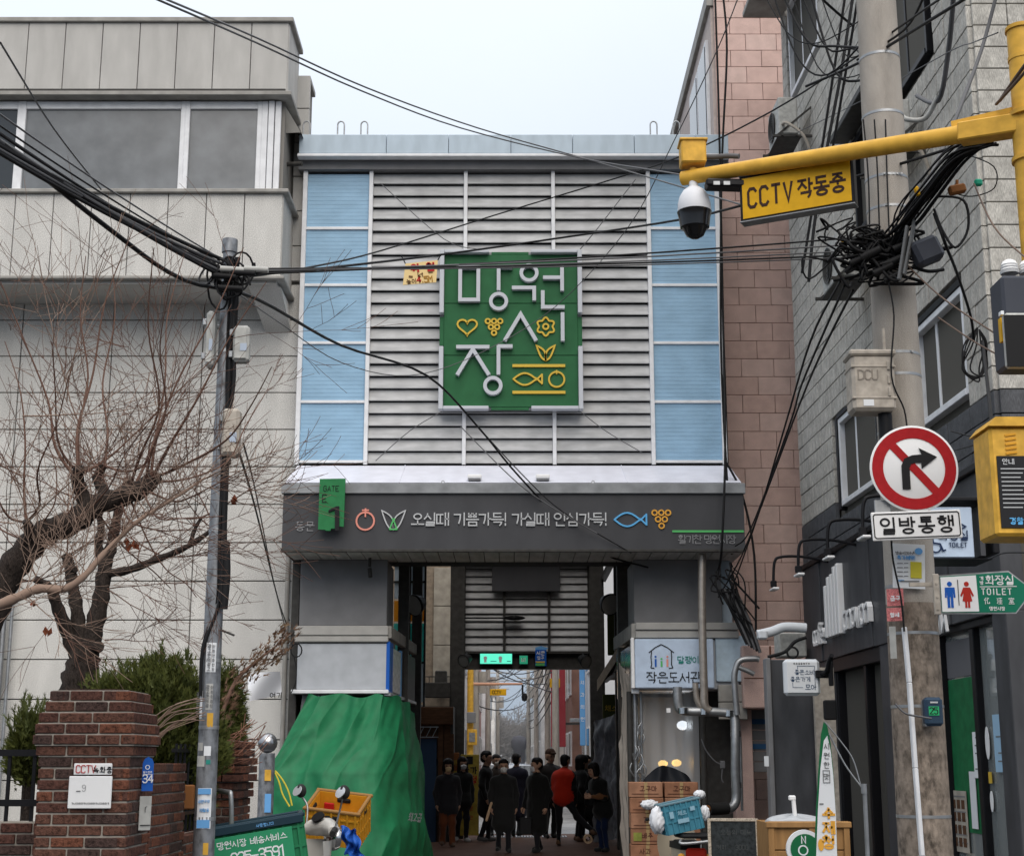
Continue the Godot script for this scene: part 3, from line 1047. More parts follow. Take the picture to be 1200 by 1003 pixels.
	m.span(V(-0.5, 3.97, -34.815), V(-0.36, 3.985, -34.811))
	m.span(V(-0.12, 3.97, -34.815), V(-0.03, 3.985, -34.811))
	wpart(e, "lettering", m, mat("paper_green"))
	e = thing("small_exit_sign", "small square green lit sign beside the long turquoise one", "sign", V(0.27, 3.88, -34.85))
	sp(e, "sign_box", "frame_black", V(0.16, 3.90, -34.9), V(0.38, 4.12, -34.82), 0.01)
	wpart(e, "light_panel", N().span(V(0.175, 3.915, -34.82), V(0.365, 4.105, -34.815)), mat("exit_dim", Color(0.02, 0.22, 0.13), 0.5, {"glow": 0.35, "glow_color": Color(0.03, 0.36, 0.2)}))
	wpart(e, "lettering", text(N(), "비", 0.1, facing(V(0.22, 3.96, -34.814)), 0.14), mat("white"))
	e = thing("blue_hanging_sign", "blue hanging sign with yellow and green bars over the far opening", "sign", V(0.68, 3.85, -34.85))
	sp(e, "board", "blue", V(0.54, 3.86, -34.9), V(0.80, 4.24, -34.8), 0.01)
	wpart(e, "roof_badge", N().prism(PackedVector2Array([U(0.54, 4.245), U(0.80, 4.245), U(0.84, 4.28), U(0.67, 4.33), U(0.54, 4.29)]), 0.08, facing(V(0, 0, -34.89))), mat("paper_blue"))
	m = N()
	text(m, "서문", 0.09, facing(V(0.57, 4.12, -34.798)), 0.14)
	text(m, "입구", 0.07, facing(V(0.59, 4.02, -34.798)), 0.14)
	wpart(e, "lettering", m, mat("white"))
	sp(e, "yellow_bar", "gold", V(0.55, 3.94, -34.8), V(0.76, 3.975, -34.795))
	sp(e, "green_bar", "leaf_line", V(0.55, 3.87, -34.8), V(0.76, 3.925, -34.795))
	for q in [[486, 709, 28.0, -0.7, "round black flood lamp on the arcade's left front post"], [715, 708, 28.0, 0.45, "round black flood lamp with a pale lens on the arcade's right front post"], [544, 774, 34.0, -0.6, "small dark round lamp at the corner left of the exit sign"], [686, 775, 34.0, 0.6, "small dark round lamp at the corner right of the exit sign"]]:
		var p := at(q[0], q[1], q[2])
		var r := 0.21 if q[2] < 30 else 0.15
		var lamp := thing("flood_lamp", q[4], "lamp", p, q[3])
		lamp.rotation.x = 0.35
		part(lamp, "housing", N().lathe([[0.0, -0.2], [r * 0.6, -0.19], [r * 0.95, -0.02], [r, 0.0], [r, 0.04], [r * 0.93, 0.04]], Transform3D(Basis(RIGHT, PI / 2), Vector3.ZERO), 18), mat("black"))
		part(lamp, "lens", N().lathe([[0.0, 0.035], [r * 0.93, 0.03], [r * 0.93, 0.0]], Transform3D(Basis(RIGHT, PI / 2), Vector3.ZERO), 18), mat("grey_glass"))
		m = N()
		m.bar(V(0, 0, -0.1), V(signf(p.x) * 0.12, 0.1, -0.3), 0.04, 0.04)
		part(lamp, "bracket", m, mat("black"))
	o = thing("cream_shop", "cream panelled shop wall seen behind the arcade's left posts", "building", V(-1.9, 0, -38.5))
	for i in 3:
		sp(o, "wall_panel", "cream", V(-2.02, 3.62 + i * 1.0, -38.4), V(-1.50, 4.6 + i * 1.0, -38.35), 0.006)
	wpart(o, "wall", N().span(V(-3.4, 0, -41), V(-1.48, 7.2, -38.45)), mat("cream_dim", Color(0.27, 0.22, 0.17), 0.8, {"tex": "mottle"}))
	sp(o, "window_pane", "pale_glass", V(-2.3, 2.55, -38.40), V(-1.5, 2.95, -38.38))
	m = N()
	for x in [-2.3, -1.9, -1.5]:
		m.span(V(x - 0.03, 2.5, -38.39), V(x + 0.03, 3.0, -38.34))
	wpart(o, "window_frame", m, mat("steel_dark"))
	m = N()
	for i in 5:
		m.cyl(V(-2.25 + i * 0.15, 3.4, -38.1), V(-2.25 + i * 0.15, 3.8, -38.1), 0.012, 0.012, 6)
	m.cyl(V(-2.3, 3.8, -38.1), V(-1.5, 3.8, -38.1), 0.015, 0.015, 6)
	m.span(V(-1.95, 3.5, -38.25), V(-1.65, 3.95, -38.05), 0.02)
	wpart(o, "meter_box", m, mat("steel_dark"))
	o = thing("timber_shop", "dim timber fronted shop with a blue door left inside the arcade", "shop", V(-1.9, 0, -33.5))
	for i in 5:
		sp(o, "plank", "wood_dark", V(-2.1 + i * 0.15, 1.75, -33.46), V(-1.96 + i * 0.15, 2.86, -33.42), 0.006)
	sp(o, "sign_board", "wood_dark", V(-2.1, 2.50, -33.4), V(-1.30, 2.88, -33.36), 0.01)
	m = N()
	m.span(V(-3.4, 0, -36), V(-2.12, 3.0, -33.5))
	m.span(V(-2.12, 0, -36), V(-1.3, 2.9, -33.48))
	wpart(o, "wall", m, mat("steel_dark"))
	wpart(o, "door", N().span(V(-2.08, 0, -33.42), V(-1.66, 2.2, -33.39)), mat("door_blue", Color(0.03, 0.06, 0.12), 0.5))
	m = N()
	for a in [[-2.0, 2.34], [-1.84, 2.34], [-1.7, 2.34]]:
		m.bar(V(a[0] - 0.05, 2.24, -33.38), V(a[0] + 0.05, 2.44, -33.38), 0.015, 0.015)
	m.span(V(-2.08, 2.22, -33.39), V(-1.62, 2.24, -33.36))
	m.span(V(-2.08, 2.44, -33.39), V(-1.62, 2.46, -33.36))
	wpart(o, "grille", m, mat("steel"))
	m = N()
	m.span(V(-1.62, 0, -33.42), V(-1.52, 2.3, -33.36))
	m.span(V(-1.36, 0, -33.42), V(-1.28, 2.3, -33.36))
	wpart(o, "door_frame", m, mat("wood_dark"))
	o = thing("yellow_price_board", "tall yellow board with black and red words behind the waiting people", "sign", V(-0.95, 0, -34.2))
	wpart(o, "board", N().span(V(-1.16, 0.1, -34.24), V(-0.74, 1.86, -34.2), 0.01), mat("board_yellow", Color(0.36, 0.27, 0.05), 0.6, {"tex": "mottle", "scale": 1.2}))
	m = N()
	text(m, "물가", 0.15, facing(V(-1.11, 1.44, -34.198)), 0.16)
	m.span(V(-1.03, 1.65, -34.2), V(-0.88, 1.82, -34.196))
	wpart(o, "black_words", m, mat("ink"))
	m = N()
	text(m, "안정", 0.15, facing(V(-1.11, 1.24, -34.198)), 0.16)
	for i in 4:
		text(m, "할인", 0.08, facing(V(-1.04, 1.05 - i * 0.2, -34.198)), 0.14)
	wpart(o, "red_words", m, mat("red"))
	o = thing("brown_price_board", "brown and orange board left of the tall yellow board", "sign", V(-1.3, 0, -34.0))
	wpart(o, "board", N().span(V(-1.52, 0.1, -34.04), V(-1.18, 1.9, -34.0), 0.01), mat("board_orange", Color(0.24, 0.09, 0.03), 0.6, {"tex": "mottle", "scale": 1.2}))
	m = N()
	m.span(V(-1.52, 1.42, -33.998), V(-1.2, 1.50, -33.994))
	text(m, "특가", 0.12, facing(V(-1.48, 1.62, -33.998)), 0.14)
	wpart(o, "lettering", m, mat("board_yellow"))
	o = thing("right_awning", "brown awning box on the right side of the arcade", "awning", V(2.2, 0, -31))
	m = N()
	m.face([V(2.15, 3.9, -26.6), V(2.15, 4.1, -26.6), V(1.92, 3.5, -34.0), V(1.92, 3.25, -34.0)], V(3, 3.7, -30))
	m.face([V(2.15, 4.1, -26.6), V(2.6, 4.1, -26.6), V(2.4, 3.5, -34.0), V(1.92, 3.5, -34.0)], V(2.3, 3.0, -30))
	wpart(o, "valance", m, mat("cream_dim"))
	o = thing("olive_shop_sign", "dim olive green shop sign under the arcade's right side", "sign", V(2.15, 0, -33.0))
	wpart(o, "board", N().span(V(1.98, 2.55, -33.0), V(2.5, 3.14, -32.9), 0.01), mat("olive", Color(0.075, 0.085, 0.025), 0.6))
	wpart(o, "lettering", text(N(), "채소", 0.12, facing(V(2.03, 2.78, -32.898)), 0.14), mat("gold"))
	o = thing("upper_olive_sign", "faded yellow green sign high beside the arcade's right lamp", "sign", V(2.2, 3.6, -31.0))
	sp(o, "board", "olive", V(1.98, 3.85, -31.0), V(2.26, 4.72, -30.95), 0.01)
	sp(o, "brown_patch", "wood_dark", V(2.12, 3.75, -30.94), V(2.3, 4.1, -30.9), 0.01)
	o = thing("right_shop", "dark shop wall closing the arcade's right side", "shop", V(3.0, 0, -31))
	sp(o, "wall", "steel_dark", V(2.62, 0, -36), V(3.5, 6.0, -27.4))
	m = N()
	m.span(V(-3.55, 0, -33.3), V(-2.6, 3.4, -27.2))
	solo("left_stall_wall", m, mat("steel_dark"), "dark stall wall behind the green tarpaulin inside the arcade", "wall")
	_drape("hanging_sheet", "loose clear plastic sheet hanging on the arcade's right beside the crouching person", V(1.72, 2.55, -33.2), V(2.4, 2.75, -31.6), 2.55, 0.09, mat("clear_sheet"), 5)
	_drape("hanging_sheet", "beige plastic sheet rolled down the front corner beside the cartons", V(1.83, 3.35, -25.4), V(2.05, 3.0, -24.9), 3.3, 0.05, mat("plastic_sheet"), 9)
	m = N()
	m.tube(smooth([V(1.93, 2.3, -34.6), V(1.95, 1.6, -34.55), V(1.90, 0.9, -34.5), V(1.88, 0.35, -34.5)]), 0.075, 8)
	solo("black_rolled_sheet", m, mat("black"), "black rolled sheet hanging by the arcade's far right post", "sheet")

func _drape(called: String, label: String, a: Vector3, b: Vector3, h: float, fold: float, mt: Material, sd: int) -> void:
	var r := FastNoiseLite.new()
	r.seed = sd
	r.frequency = 1.2
	var nx := 26
	var ny := 22
	var side := (b - a).normalized().cross(UP).normalized()
	var m := N()
	var g := []
	for j in ny + 1:
		var row := []
		var t := float(j) / ny
		for i in nx + 1:
			var s := float(i) / nx
			var p := a.lerp(b, s) - UP * h * t
			var k := sin(s * 21.0 + sd + r.get_noise_2d(s * 2.0, t * 1.5) * 3.0) * fold * (0.35 + 0.65 * t) + r.get_noise_2d(s * 3.0, t * 4.0 + sd) * fold * 1.2
			p += side * k
			p.x += r.get_noise_1d(t * 3.0 + sd) * fold
			row.append(p)
		g.append(row)
	_sheet(m, g)
	solo(called, m, mt, label, "plastic sheet")

func _sheet(m: M, g: Array) -> void:
	var ny := g.size()
	var nx: int = g[0].size()
	var nn := []
	for j in ny:
		var row := []
		for i in nx:
			var du: Vector3 = g[j][mini(i + 1, nx - 1)] - g[j][maxi(i - 1, 0)]
			var dv: Vector3 = g[maxi(j - 1, 0)][i] - g[mini(j + 1, ny - 1)][i]
			row.append(du.cross(dv).normalized())
		nn.append(row)
	for j in ny - 1:
		for i in nx - 1:
			m.quadn(g[j + 1][i], g[j + 1][i + 1], g[j][i + 1], g[j][i], nn[j + 1][i], nn[j + 1][i + 1], nn[j][i + 1], nn[j][i])

# ---------- the street beyond ----------
func _house(called: String, label: String, x0: float, x1: float, z0: float, z1: float, h: float, mt: Material, face_right: bool, rows: int, cols: int) -> Node3D:
	var o := thing(called, label, "building", V((x0 + x1) * 0.5, 0, (z0 + z1) * 0.5))
	var m := N()
	m.span(V(x0, 0, z1), V(x1, h, z0))
	wpart(o, "wall", m, mt)
	sp(o, "parapet", "trim", V(x0 - 0.1, h, z1 - 0.1), V(x1 + 0.1, h + 0.25, z0 + 0.1))
	var x := x1 if face_right else x0
	var s := 1.0 if face_right else -1.0
	for r in rows:
		for c in cols:
			var z := z0 - (z0 - z1) * (c + 0.5) / cols
			var y := 1.0 + r * (h / rows) + 0.5
			var f := sp(o, "window", "white_metal", V(x, y, z - 0.9), V(x + s * 0.06, y + 1.3, z + 0.9))
			sp(f, "pane", "dark_glass", V(x + s * 0.05, y + 0.08, z - 0.8), V(x + s * 0.075, y + 1.22, z + 0.8))
	for c in 2:
		for r in rows:
			m = N()
			var xc := x0 + (x1 - x0) * (0.3 + 0.4 * c)
			m.span(V(xc - 0.6, 1.6 + r * (h / rows), z0), V(xc + 0.6, 2.9 + r * (h / rows), z0 + 0.05))
			wpart(o, "window", m, mat("dark_glass"))
	return o

func build_far_street() -> void:
	var fog := FogVolume.new()
	fog.name = "street_haze"
	fog.size = V(40, 14, 130)
	var air := FogMaterial.new()
	air.albedo = Color(0.93, 0.95, 0.97)
	air.density = HAZE
	fog.material = air
	add_child(fog)
	fog.position = V(0, 6.8, -112)
	tag(fog, "", "", "", "stuff")
	var pink := mat("far_pink", Color(0.46, 0.25, 0.23), 0.8, {"tex": "mottle", "scale": 0.2})
	var pale := mat("far_pale", Color(0.66, 0.64, 0.61), 0.8, {"tex": "mottle", "scale": 0.2})
	var red := mat("far_red", Color(0.24, 0.045, 0.045), 0.8, {"tex": "mottle", "scale": 0.2})
	var grey := mat("far_grey", Color(0.5, 0.5, 0.51), 0.8, {"tex": "mottle", "scale": 0.2})
	var brick := mat("far_brick", Color(0.22, 0.12, 0.09), 0.8, {"tex": "mottle", "scale": 0.2})
	_house("pale_house", "pale rendered house on the left just past the arcade", -9, -1.62, -44, -56, 6.2, pale, true, 2, 4)
	_house("pink_house", "pink walled house on the left of the far street", -9, -1.55, -62, -76, 7.6, pink, true, 3, 4)
	_house("low_grey_house", "low grey house beyond the pink house", -10, -1.35, -80, -98, 5.4, grey, true, 2, 5)
	_house("end_house", "pale house at the left end of the far street", -12, -1.2, -104, -126, 6.0, pale, true, 2, 6)
	_house("white_house", "white house with a blue strip on the right past the arcade", 2.52, 10, -44, -54, 9.0, mat("far_white", Color(0.62, 0.63, 0.65), 0.7), false, 3, 3)
	_house("brick_house", "brown brick house on the right of the far street", 2.28, 9, -57, -66, 8.0, brick, false, 3, 3)
	_house("tiled_house", "pale house behind the brown brick one", 1.95, 9, -68, -80, 7.0, pale, false, 3, 4)
	_house("grey_house", "tall grey house on the right before the street's end", 1.6, 9, -84, -104, 7.0, grey, false, 3, 5)
	_house("last_house", "pale house at the right end of the far street", 1.6, 9, -108, -128, 6.0, pale, false, 2, 5)
	_house("closing_house", "grey house closing the far end of the street", -8, 6, -150, -158, 4.6, grey, true, 2, 3)
	var m := N()
	m.span(V(1.44, 2.2, -56), V(1.98, 8.6, -55.8), 0.02)
	var o := thing("red_banner_sign", "tall dark red vertical signboard on the right of the far street", "sign", V(1.9, 2.2, -55.9))
	wpart(o, "board", m, mat("board_red", Color(0.30, 0.035, 0.045), 0.5))
	wpart(o, "lettering", text(N(), "1", 0.4, facing(V(1.6, 4.6, -55.8)), 0.2), mat("white"))
	m = N()
	m.span(V(1.98, 6.0, -55.95), V(2.5, 6.08, -55.85))
	m.span(V(1.98, 3.0, -55.95), V(2.5, 3.08, -55.85))
	wpart(o, "bracket", m, mat("steel_dark"))
	m = N()
	m.span(V(2.27, 2.2, -50.6), V(2.45, 7.6, -50.4), 0.02)
	o = thing("blue_vertical_sign", "bright blue vertical signboard on the white house", "sign", V(2.4, 2.2, -50.5))
	wpart(o, "board", m, mat("paper_blue"))
	m = N()
	for i in 4:
		text(m, ["치", "과", "의", "원"][i], 0.13, facing(V(2.295, 4.2 - i * 0.4, -50.4)), 0.12)
	wpart(o, "lettering", m, mat("white"))
	o = thing("far_camera_mast", "yellow mast with a camera arm and orange sign beyond the arcade", "mast", V(-1.48, 0, -47))
	cp(o, "mast", "yellow", V(-1.30, 0, -47), V(-1.30, 6.5, -47), 0.11, 0.09)
	wpart(o, "arm", N().cyl(V(-1.30, 4.05, -47), V(0.32, 4.12, -48.4), 0.05, 0.035), mat("far_arm", Color(0.55, 0.30, 0.2), 0.5))
	sp(o, "sign_plate", "yellow_sign", V(-0.70, 3.72, -47.6), V(-0.18, 3.92, -47.5), 0.01)
	wpart(o, "lettering", text(N(), "CCTV", 0.1, facing(V(-0.62, 3.77, -47.498)), 0.16), mat("ink"))
	m = N()
	m.lathe([[0.0, -0.16], [0.08, -0.12], [0.1, 0.0], [0.07, 0.1], [0.0, 0.12]], tf3(V(0.40, 3.72, -48.4)), 12)
	m.cyl(V(0.34, 3.8, -48.4), V(0.34, 4.1, -48.4), 0.03)
	wpart(o, "camera_dome", m, mat("black"))
	sp(o, "control_box", "cladding", V(-1.40, 2.85, -46.86), V(-1.12, 3.18, -46.7), 0.02)
	sp(o, "call_box", "yellow", V(-1.38, 2.18, -46.86), V(-1.08, 2.66, -46.76), 0.02)
	sp(o, "call_panel", "steel", V(-1.32, 2.28, -46.76), V(-1.14, 2.56, -46.74))
	var poles := [[1.50, -52, 7.5, "pale concrete pole right of the far street's mouth"], [1.55, -66, 8.5, "second pole on the right of the far street"], [1.25, -78, 8.2, "third pole on the right of the far street"], [1.0, -92, 8.0, "fourth pole on the right of the far street"], [-1.2, -50, 6.5, "grey pole beside the yellow mast beyond the arcade"], [-1.15, -72, 7.5, "pole before the pink house"], [-0.9, -95, 7.5, "far pole on the street's left side"]]
	for q in poles:
		m = N()
		m.cyl(V(q[0], 0, q[1]), V(q[0], q[2], q[1]), 0.14, 0.1)
		for k in 3:
			m.cyl(V(q[0] - 0.7, q[2] - 0.4 - k * 0.5, q[1]), V(q[0] + 0.7, q[2] - 0.4 - k * 0.5, q[1]), 0.035)
		m.cyl(V(q[0] + 0.22, q[2] - 2.6, q[1]), V(q[0] + 0.22, q[2] - 1.9, q[1]), 0.16)
		solo("far_pole", m, mat("concrete"), q[3], "utility pole", "poles down the far street")
	for k in 14:
		var a: Array = poles[k % 4]
		var b: Array = poles[4 + k % 3]
		m = N()
		var p0 := V(a[0], a[2] - 0.5 - (k % 5) * 0.75, a[1])
		var p1 := V(b[0], b[2] - 0.6 - (k % 4) * 0.8, b[1])
		m.tube(sag(p0, p1, 0.35, 8), 0.022, 4)
		solo("far_cable", m, mat("cable"), "thin black cable slung across the far street", "cable", "cables slung across the far street")
	for k in 8:
		m = N()
		var y := 4.2 + k * 0.42
		m.tube(sag(V(1.6, y, -54), V(0.9, y - 0.3, -100), 0.6, 8), 0.025, 4)
		solo("far_cable", m, mat("cable"), "black cable running down the right side of the far street", "cable", "cables down the right of the far street")
	o = thing("blue_street_sign", "small blue street name plate on the right of the far street", "sign", V(2.2, 3.0, -52))
	sp(o, "plate", "steel", V(1.98, 3.0, -52), V(2.5, 3.13, -51.97), 0.01)
	o = thing("orange_hanging_sign", "orange plate hanging high over the far street, right of the camera", "sign", V(1.55, 4.3, -56))
	sp(o, "plate", "yellow_sign", V(1.4, 4.35, -55.8), V(1.78, 4.68, -55.76), 0.01)
	m = N()
	m.lathe([[0.4, 0], [0.4, 2.4], [0.55, 2.6], [0.58, 3.0], [0.42, 3.3], [0.0, 3.4]], tf3(V(0.5, 0, -106)), 16)
	solo("turret", m, mat("far_turret", Color(0.06, 0.06, 0.075), 0.7), "dark round turret at the far end of the street", "tower")
	for k in 4:
		var t := N()
		var r2 := RandomNumberGenerator.new()
		r2.seed = 40 + k
		_grow(t, t, V(-2.6 + k * 1.4, 0, -134 - k * 3), V(0, 1, 0), 0.14, 2.2, 5, r2, 0.02, 0.75)
		var tr := thing("far_bare_tree", ["leftmost bare grey tree at the end of the far street", "second bare grey tree at the end of the far street", "third bare grey tree at the end of the far street", "rightmost bare grey tree at the end of the far street"][k], "tree", V(-2.6 + k * 1.4, 0, -134 - k * 3), 0, "bare trees at the far street's end")
		wpart(tr, "branches", t, mat("twig_far"))
	_car(V(0.62, 0, -74), 0.08, mat("car_silver", Color(0.42, 0.44, 0.47), 0.25, {"metal": 0.4, "coat": 0.6}), "silver car driving up the far street towards the arcade")
	_car(V(-0.75, 0, -84), 0.0, mat("car_white", Color(0.7, 0.7, 0.7), 0.25, {"coat": 0.6}), "white car behind the silver car in the far street")

func _car(p: Vector3, turn: float, paint: Material, label: String) -> void:
	var o := thing("car", label, "car", p, turn)
	var m := N()
	var side := PackedVector2Array([U(-2.1, 0.35), U(2.05, 0.35), U(2.15, 0.6), U(2.1, 0.85), U(1.2, 1.0), U(0.55, 1.5), U(-1.3, 1.55), U(-2.0, 1.05), U(-2.15, 0.7)])
	m.prism(side, 1.76, Transform3D(Basis(V(0, 0, 1), UP, V(-1, 0, 0)), V(0.88, 0, 0)))
	part(o, "body", m, paint)
	m = N()
	m.face([V(-0.72, 1.04, 1.18), V(0.72, 1.04, 1.18), V(0.6, 1.46, 0.63), V(-0.6, 1.46, 0.63)], V(0, 1, -1))
	part(o, "windscreen", m, mat("dark_glass"))
	for s in [-1.0, 1.0]:
		m = N()
		m.face([V(s * 0.885, 1.02, 1.0), V(s * 0.885, 1.02, -1.7), V(s * 0.885, 1.42, -1.25), V(s * 0.885, 1.42, 0.5)], V(0, 1.2, 0))
		part(o, "side_window", m, mat("dark_glass"))
		part(o, "headlight", N().ball(V(s * 0.62, 0.76, 2.08), V(0.18, 0.09, 0.06)), mat("white"))
		for z in [-1.35, 1.35]:
			var w := part(o, "wheel", N().cyl(V(s * 0.70, 0.32, z), V(s * 0.895, 0.32, z), 0.32, 0.32, 16), mat("rubber"))
			part(w, "rim", N().cyl(V(s * 0.89, 0.32, z) - w.position, V(s * 0.905, 0.32, z) - w.position, 0.2, 0.2, 12), mat("steel"))
	part(o, "grille", N().span(V(-0.5, 0.5, 2.12), V(0.5, 0.72, 2.17)), mat("black"))
	part(o, "number_plate", N().span(V(-0.26, 0.46, 2.165), V(0.26, 0.57, 2.18)), mat("white"))

# ---------- the granite clad building on the left ----------
func build_left_building() -> void:
	var o := thing("granite_building", "pale grey granite clad building with a projecting window bay on the left", "building", V(-8, 0, -26))
	var m := N()
	m.span(V(-15, 0, -36), V(-6, 13.9, -25.26))
	m.span(V(-6, 0, -25.9), V(-3.76, 13.9, -25.26))
	wpart(o, "wall", m, mat("granite_joint"))
	sp(o, "parapet_cap", "trim", V(-15, 13.9, -25.9), V(-3.70, 14.0, -25.2), 0.01)
	var xs := [-3.735, -5.45, -7.05, -8.65, -10.25, -11.85]
	var stones := []
	for i in 5:
		var p := N()
		p.box(Vector3.ZERO, V(xs[i] - xs[i + 1] - 0.018, 0.642, 0.05), 0.006)
		stones.append(p.mesh())
	for r in 15:
		for i in 5:
			inst(o, "granite_panel", stones[i], mat("granite_low"), tf3(V((xs[i] + xs[i + 1]) * 0.5 + 8, 0.42 + r * 0.66, 0.775 + rng.randf_range(0, 0.004))))
	for r in 6:
		sp(o, "granite_panel", "granite", V(-3.95, 10.05 + r * 0.66, -25.25), V(-3.70, 10.69 + r * 0.66, -25.16), 0.005)
	var bay := N()
	bay.span(V(-15, 9.75, -25.26), V(-3.98, 14.45, -24.2))
	wpart(o, "bay_core", bay, mat("granite_joint"))
	var pw := 0.655
	var up := N()
	up.box(Vector3.ZERO, V(pw - 0.014, 1.32, 0.05), 0.006)
	var upm := up.mesh()
	var lo := N()
	lo.box(Vector3.ZERO, V(pw - 0.014, 1.50, 0.05), 0.006)
	var lom := lo.mesh()
	for k in 14:
		inst(o, "granite_panel", upm, mat("granite"), tf3(V(-3.93 - pw * (k + 0.5) + 8, 13.76, 2.0 + rng.randf_range(-0.003, 0.003))))
		inst(o, "granite_panel", lom, mat("granite_low"), tf3(V(-3.93 - pw * (k + 0.5) + 8, 10.47, 2.0 + rng.randf_range(-0.003, 0.003))))
	for q in [[13.10, 14.42], [9.73, 11.22]]:
		sp(o, "granite_panel", "granite", V(-3.98, q[0], -25.2), V(-3.92, q[1], -24.0), 0.006)
	for q in [[14.42, 0.09, 0.05, 1.25], [13.02, 0.08, 0.06, 1.2], [11.22, 0.07, 0.07, 1.2], [9.68, 0.06, 0.04, 1.2]]:
		sp(o, "ledge", "trim", V(-15, q[0], -25.2), V(-3.90 + q[2], q[0] + q[1], -23.97 + q[2]), 0.012)
	sp(o, "ledge", "steel_dark", V(-15, 13.1, -24.1), V(-3.95, 13.16, -23.955), 0.008)
	sp(o, "bay_soffit", "granite", V(-15, 9.62, -25.2), V(-4.0, 9.68, -24.05))
	m = N()
	m.face([V(-4.5, 9.62, -24.2), V(-3.95, 9.62, -24.2), V(-3.9, 9.1, -25.2), V(-4.35, 9.1, -25.2)], V(-4.2, 9.6, -25.3))
	m.face([V(-3.95, 9.62, -24.2), V(-3.95, 9.62, -25.2), V(-3.9, 9.1, -25.2)], V(-4.5, 9.4, -25))
	m.face([V(-4.5, 9.62, -24.2), V(-4.5, 9.62, -25.2), V(-4.35, 9.1, -25.2)], V(-4.0, 9.4, -25))
	wpart(o, "corbel", m, mat("granite_low"))
	var z := -24.17
	for w in [[-13.0, -9.9, "dark_glass"], [-9.8, -8.62, "dark_glass"], [-8.53, -5.76, "film"], [-5.66, -4.42, "film"]]:
		var pane := wpart(o, "window", N().span(V(w[0] - 0.05, 11.3, z - 0.02), V(w[1] + 0.05, 13.02, z - 0.005)), mat(w[2]))
		m = N()
		for q in [[w[0] - 0.05, w[0] + 0.03, 11.3, 13.0], [w[1] - 0.03, w[1] + 0.05, 11.3, 13.0]]:
			m.span(V(q[0], q[2], z - 0.03), V(q[1], q[3], z + 0.05), 0.008)
		m.span(V(w[0] + 0.03, 11.30, z - 0.03), V(w[1] - 0.03, 11.37, z + 0.04), 0.008)
		m.span(V(w[0] + 0.03, 12.86, z - 0.03), V(w[1] - 0.03, 13.0, z + 0.04), 0.008)
		m.shift(V(0, 0, 0))
		wpart(pane, "window_frame", m, mat("white_metal"))
	for k in 3:
		sp(o, "window_post", "white_metal", V(-4.37 + k * 0.115, 11.3, z - 0.02), V(-4.27 + k * 0.115, 13.0, z + 0.05 + (k % 2) * 0.02), 0.008)
	sp(o, "side_window", "dark_glass", V(-4.06, 11.3, -25.2), V(-4.0, 13.0, -24.4))
	m = N()
	m.face([V(-4.0, 13.0, -24.2), V(-3.72, 12.55, -24.4), V(-3.72, 12.55, -25.2), V(-4.0, 13.0, -25.2)], V(-5, 11, -24.6))
	m.face([V(-4.0, 12.98, -24.19), V(-4.0, 12.5, -24.35), V(-3.72, 12.53, -24.39)], V(-4, 12, -25))
	wpart(o, "side_hood", m, mat("trim"))
	cp(o, "vent_pipe", "steel_dark", V(-3.98, 12.02, -24.6), V(-3.70, 11.99, -24.5), 0.04)
	for q in [[-3.80, 0.04, 0.0], [-3.70, 0.028, 0.03]]:
		cp(o, "downpipe", "trim", V(q[0], 0, -25.08 + q[2]), V(q[0], 5.3, -25.08 + q[2]), q[1])
	wpart(o, "conduit", N().tube(smooth([V(-8.55, 0.5, -25.05), V(-8.55, 4.6, -25.05), V(-8.6, 4.8, -25.05), V(-9.3, 4.82, -25.05)]), 0.045, 8), mat("steel"))
	cp(o, "conduit", "steel", V(-8.42, 0.5, -25.06), V(-8.42, 4.85, -25.06), 0.03)
	var ac := thing("cooling_unit", "grey cooling unit with a slatted side at the left edge of the granite wall", "air conditioner", V(-8.95, 3.0, -24.8))
	sp(ac, "casing", "box_grey", V(-9.4, 3.0, -25.1), V(-8.72, 4.0, -24.7), 0.02)
	for k in 9:
		sp(ac, "slat", "steel_dark", V(-9.3, 3.1 + k * 0.09, -24.7), V(-8.78, 3.14 + k * 0.09, -24.685))
	m = N()
	var g := []
	for j in 9:
		var row := []
		for i in 9:
			var s := i / 8.0
			var t := j / 8.0
			row.append(at(290 + s * 38 + t * 4 * (1 - s), 790 + t * (32 - 6.0 * s) - s * 3, 19.0) + V(0, 0, sin(s * 3.0 + t * 2.0) * 0.12))
		g.append(row)
	_sheet(m, g)
	var b := thing("torn_banner", "torn white banner corner sagging beside the wall's drainpipe", "banner", at(310, 822, 19.0))
	wpart(b, "cloth", m, mat("bag_white"))
	wpart(b, "lettering", text(N(), "여기", 0.07, facing(at(316, 818, 18.8)), 0.14), mat("ink"))

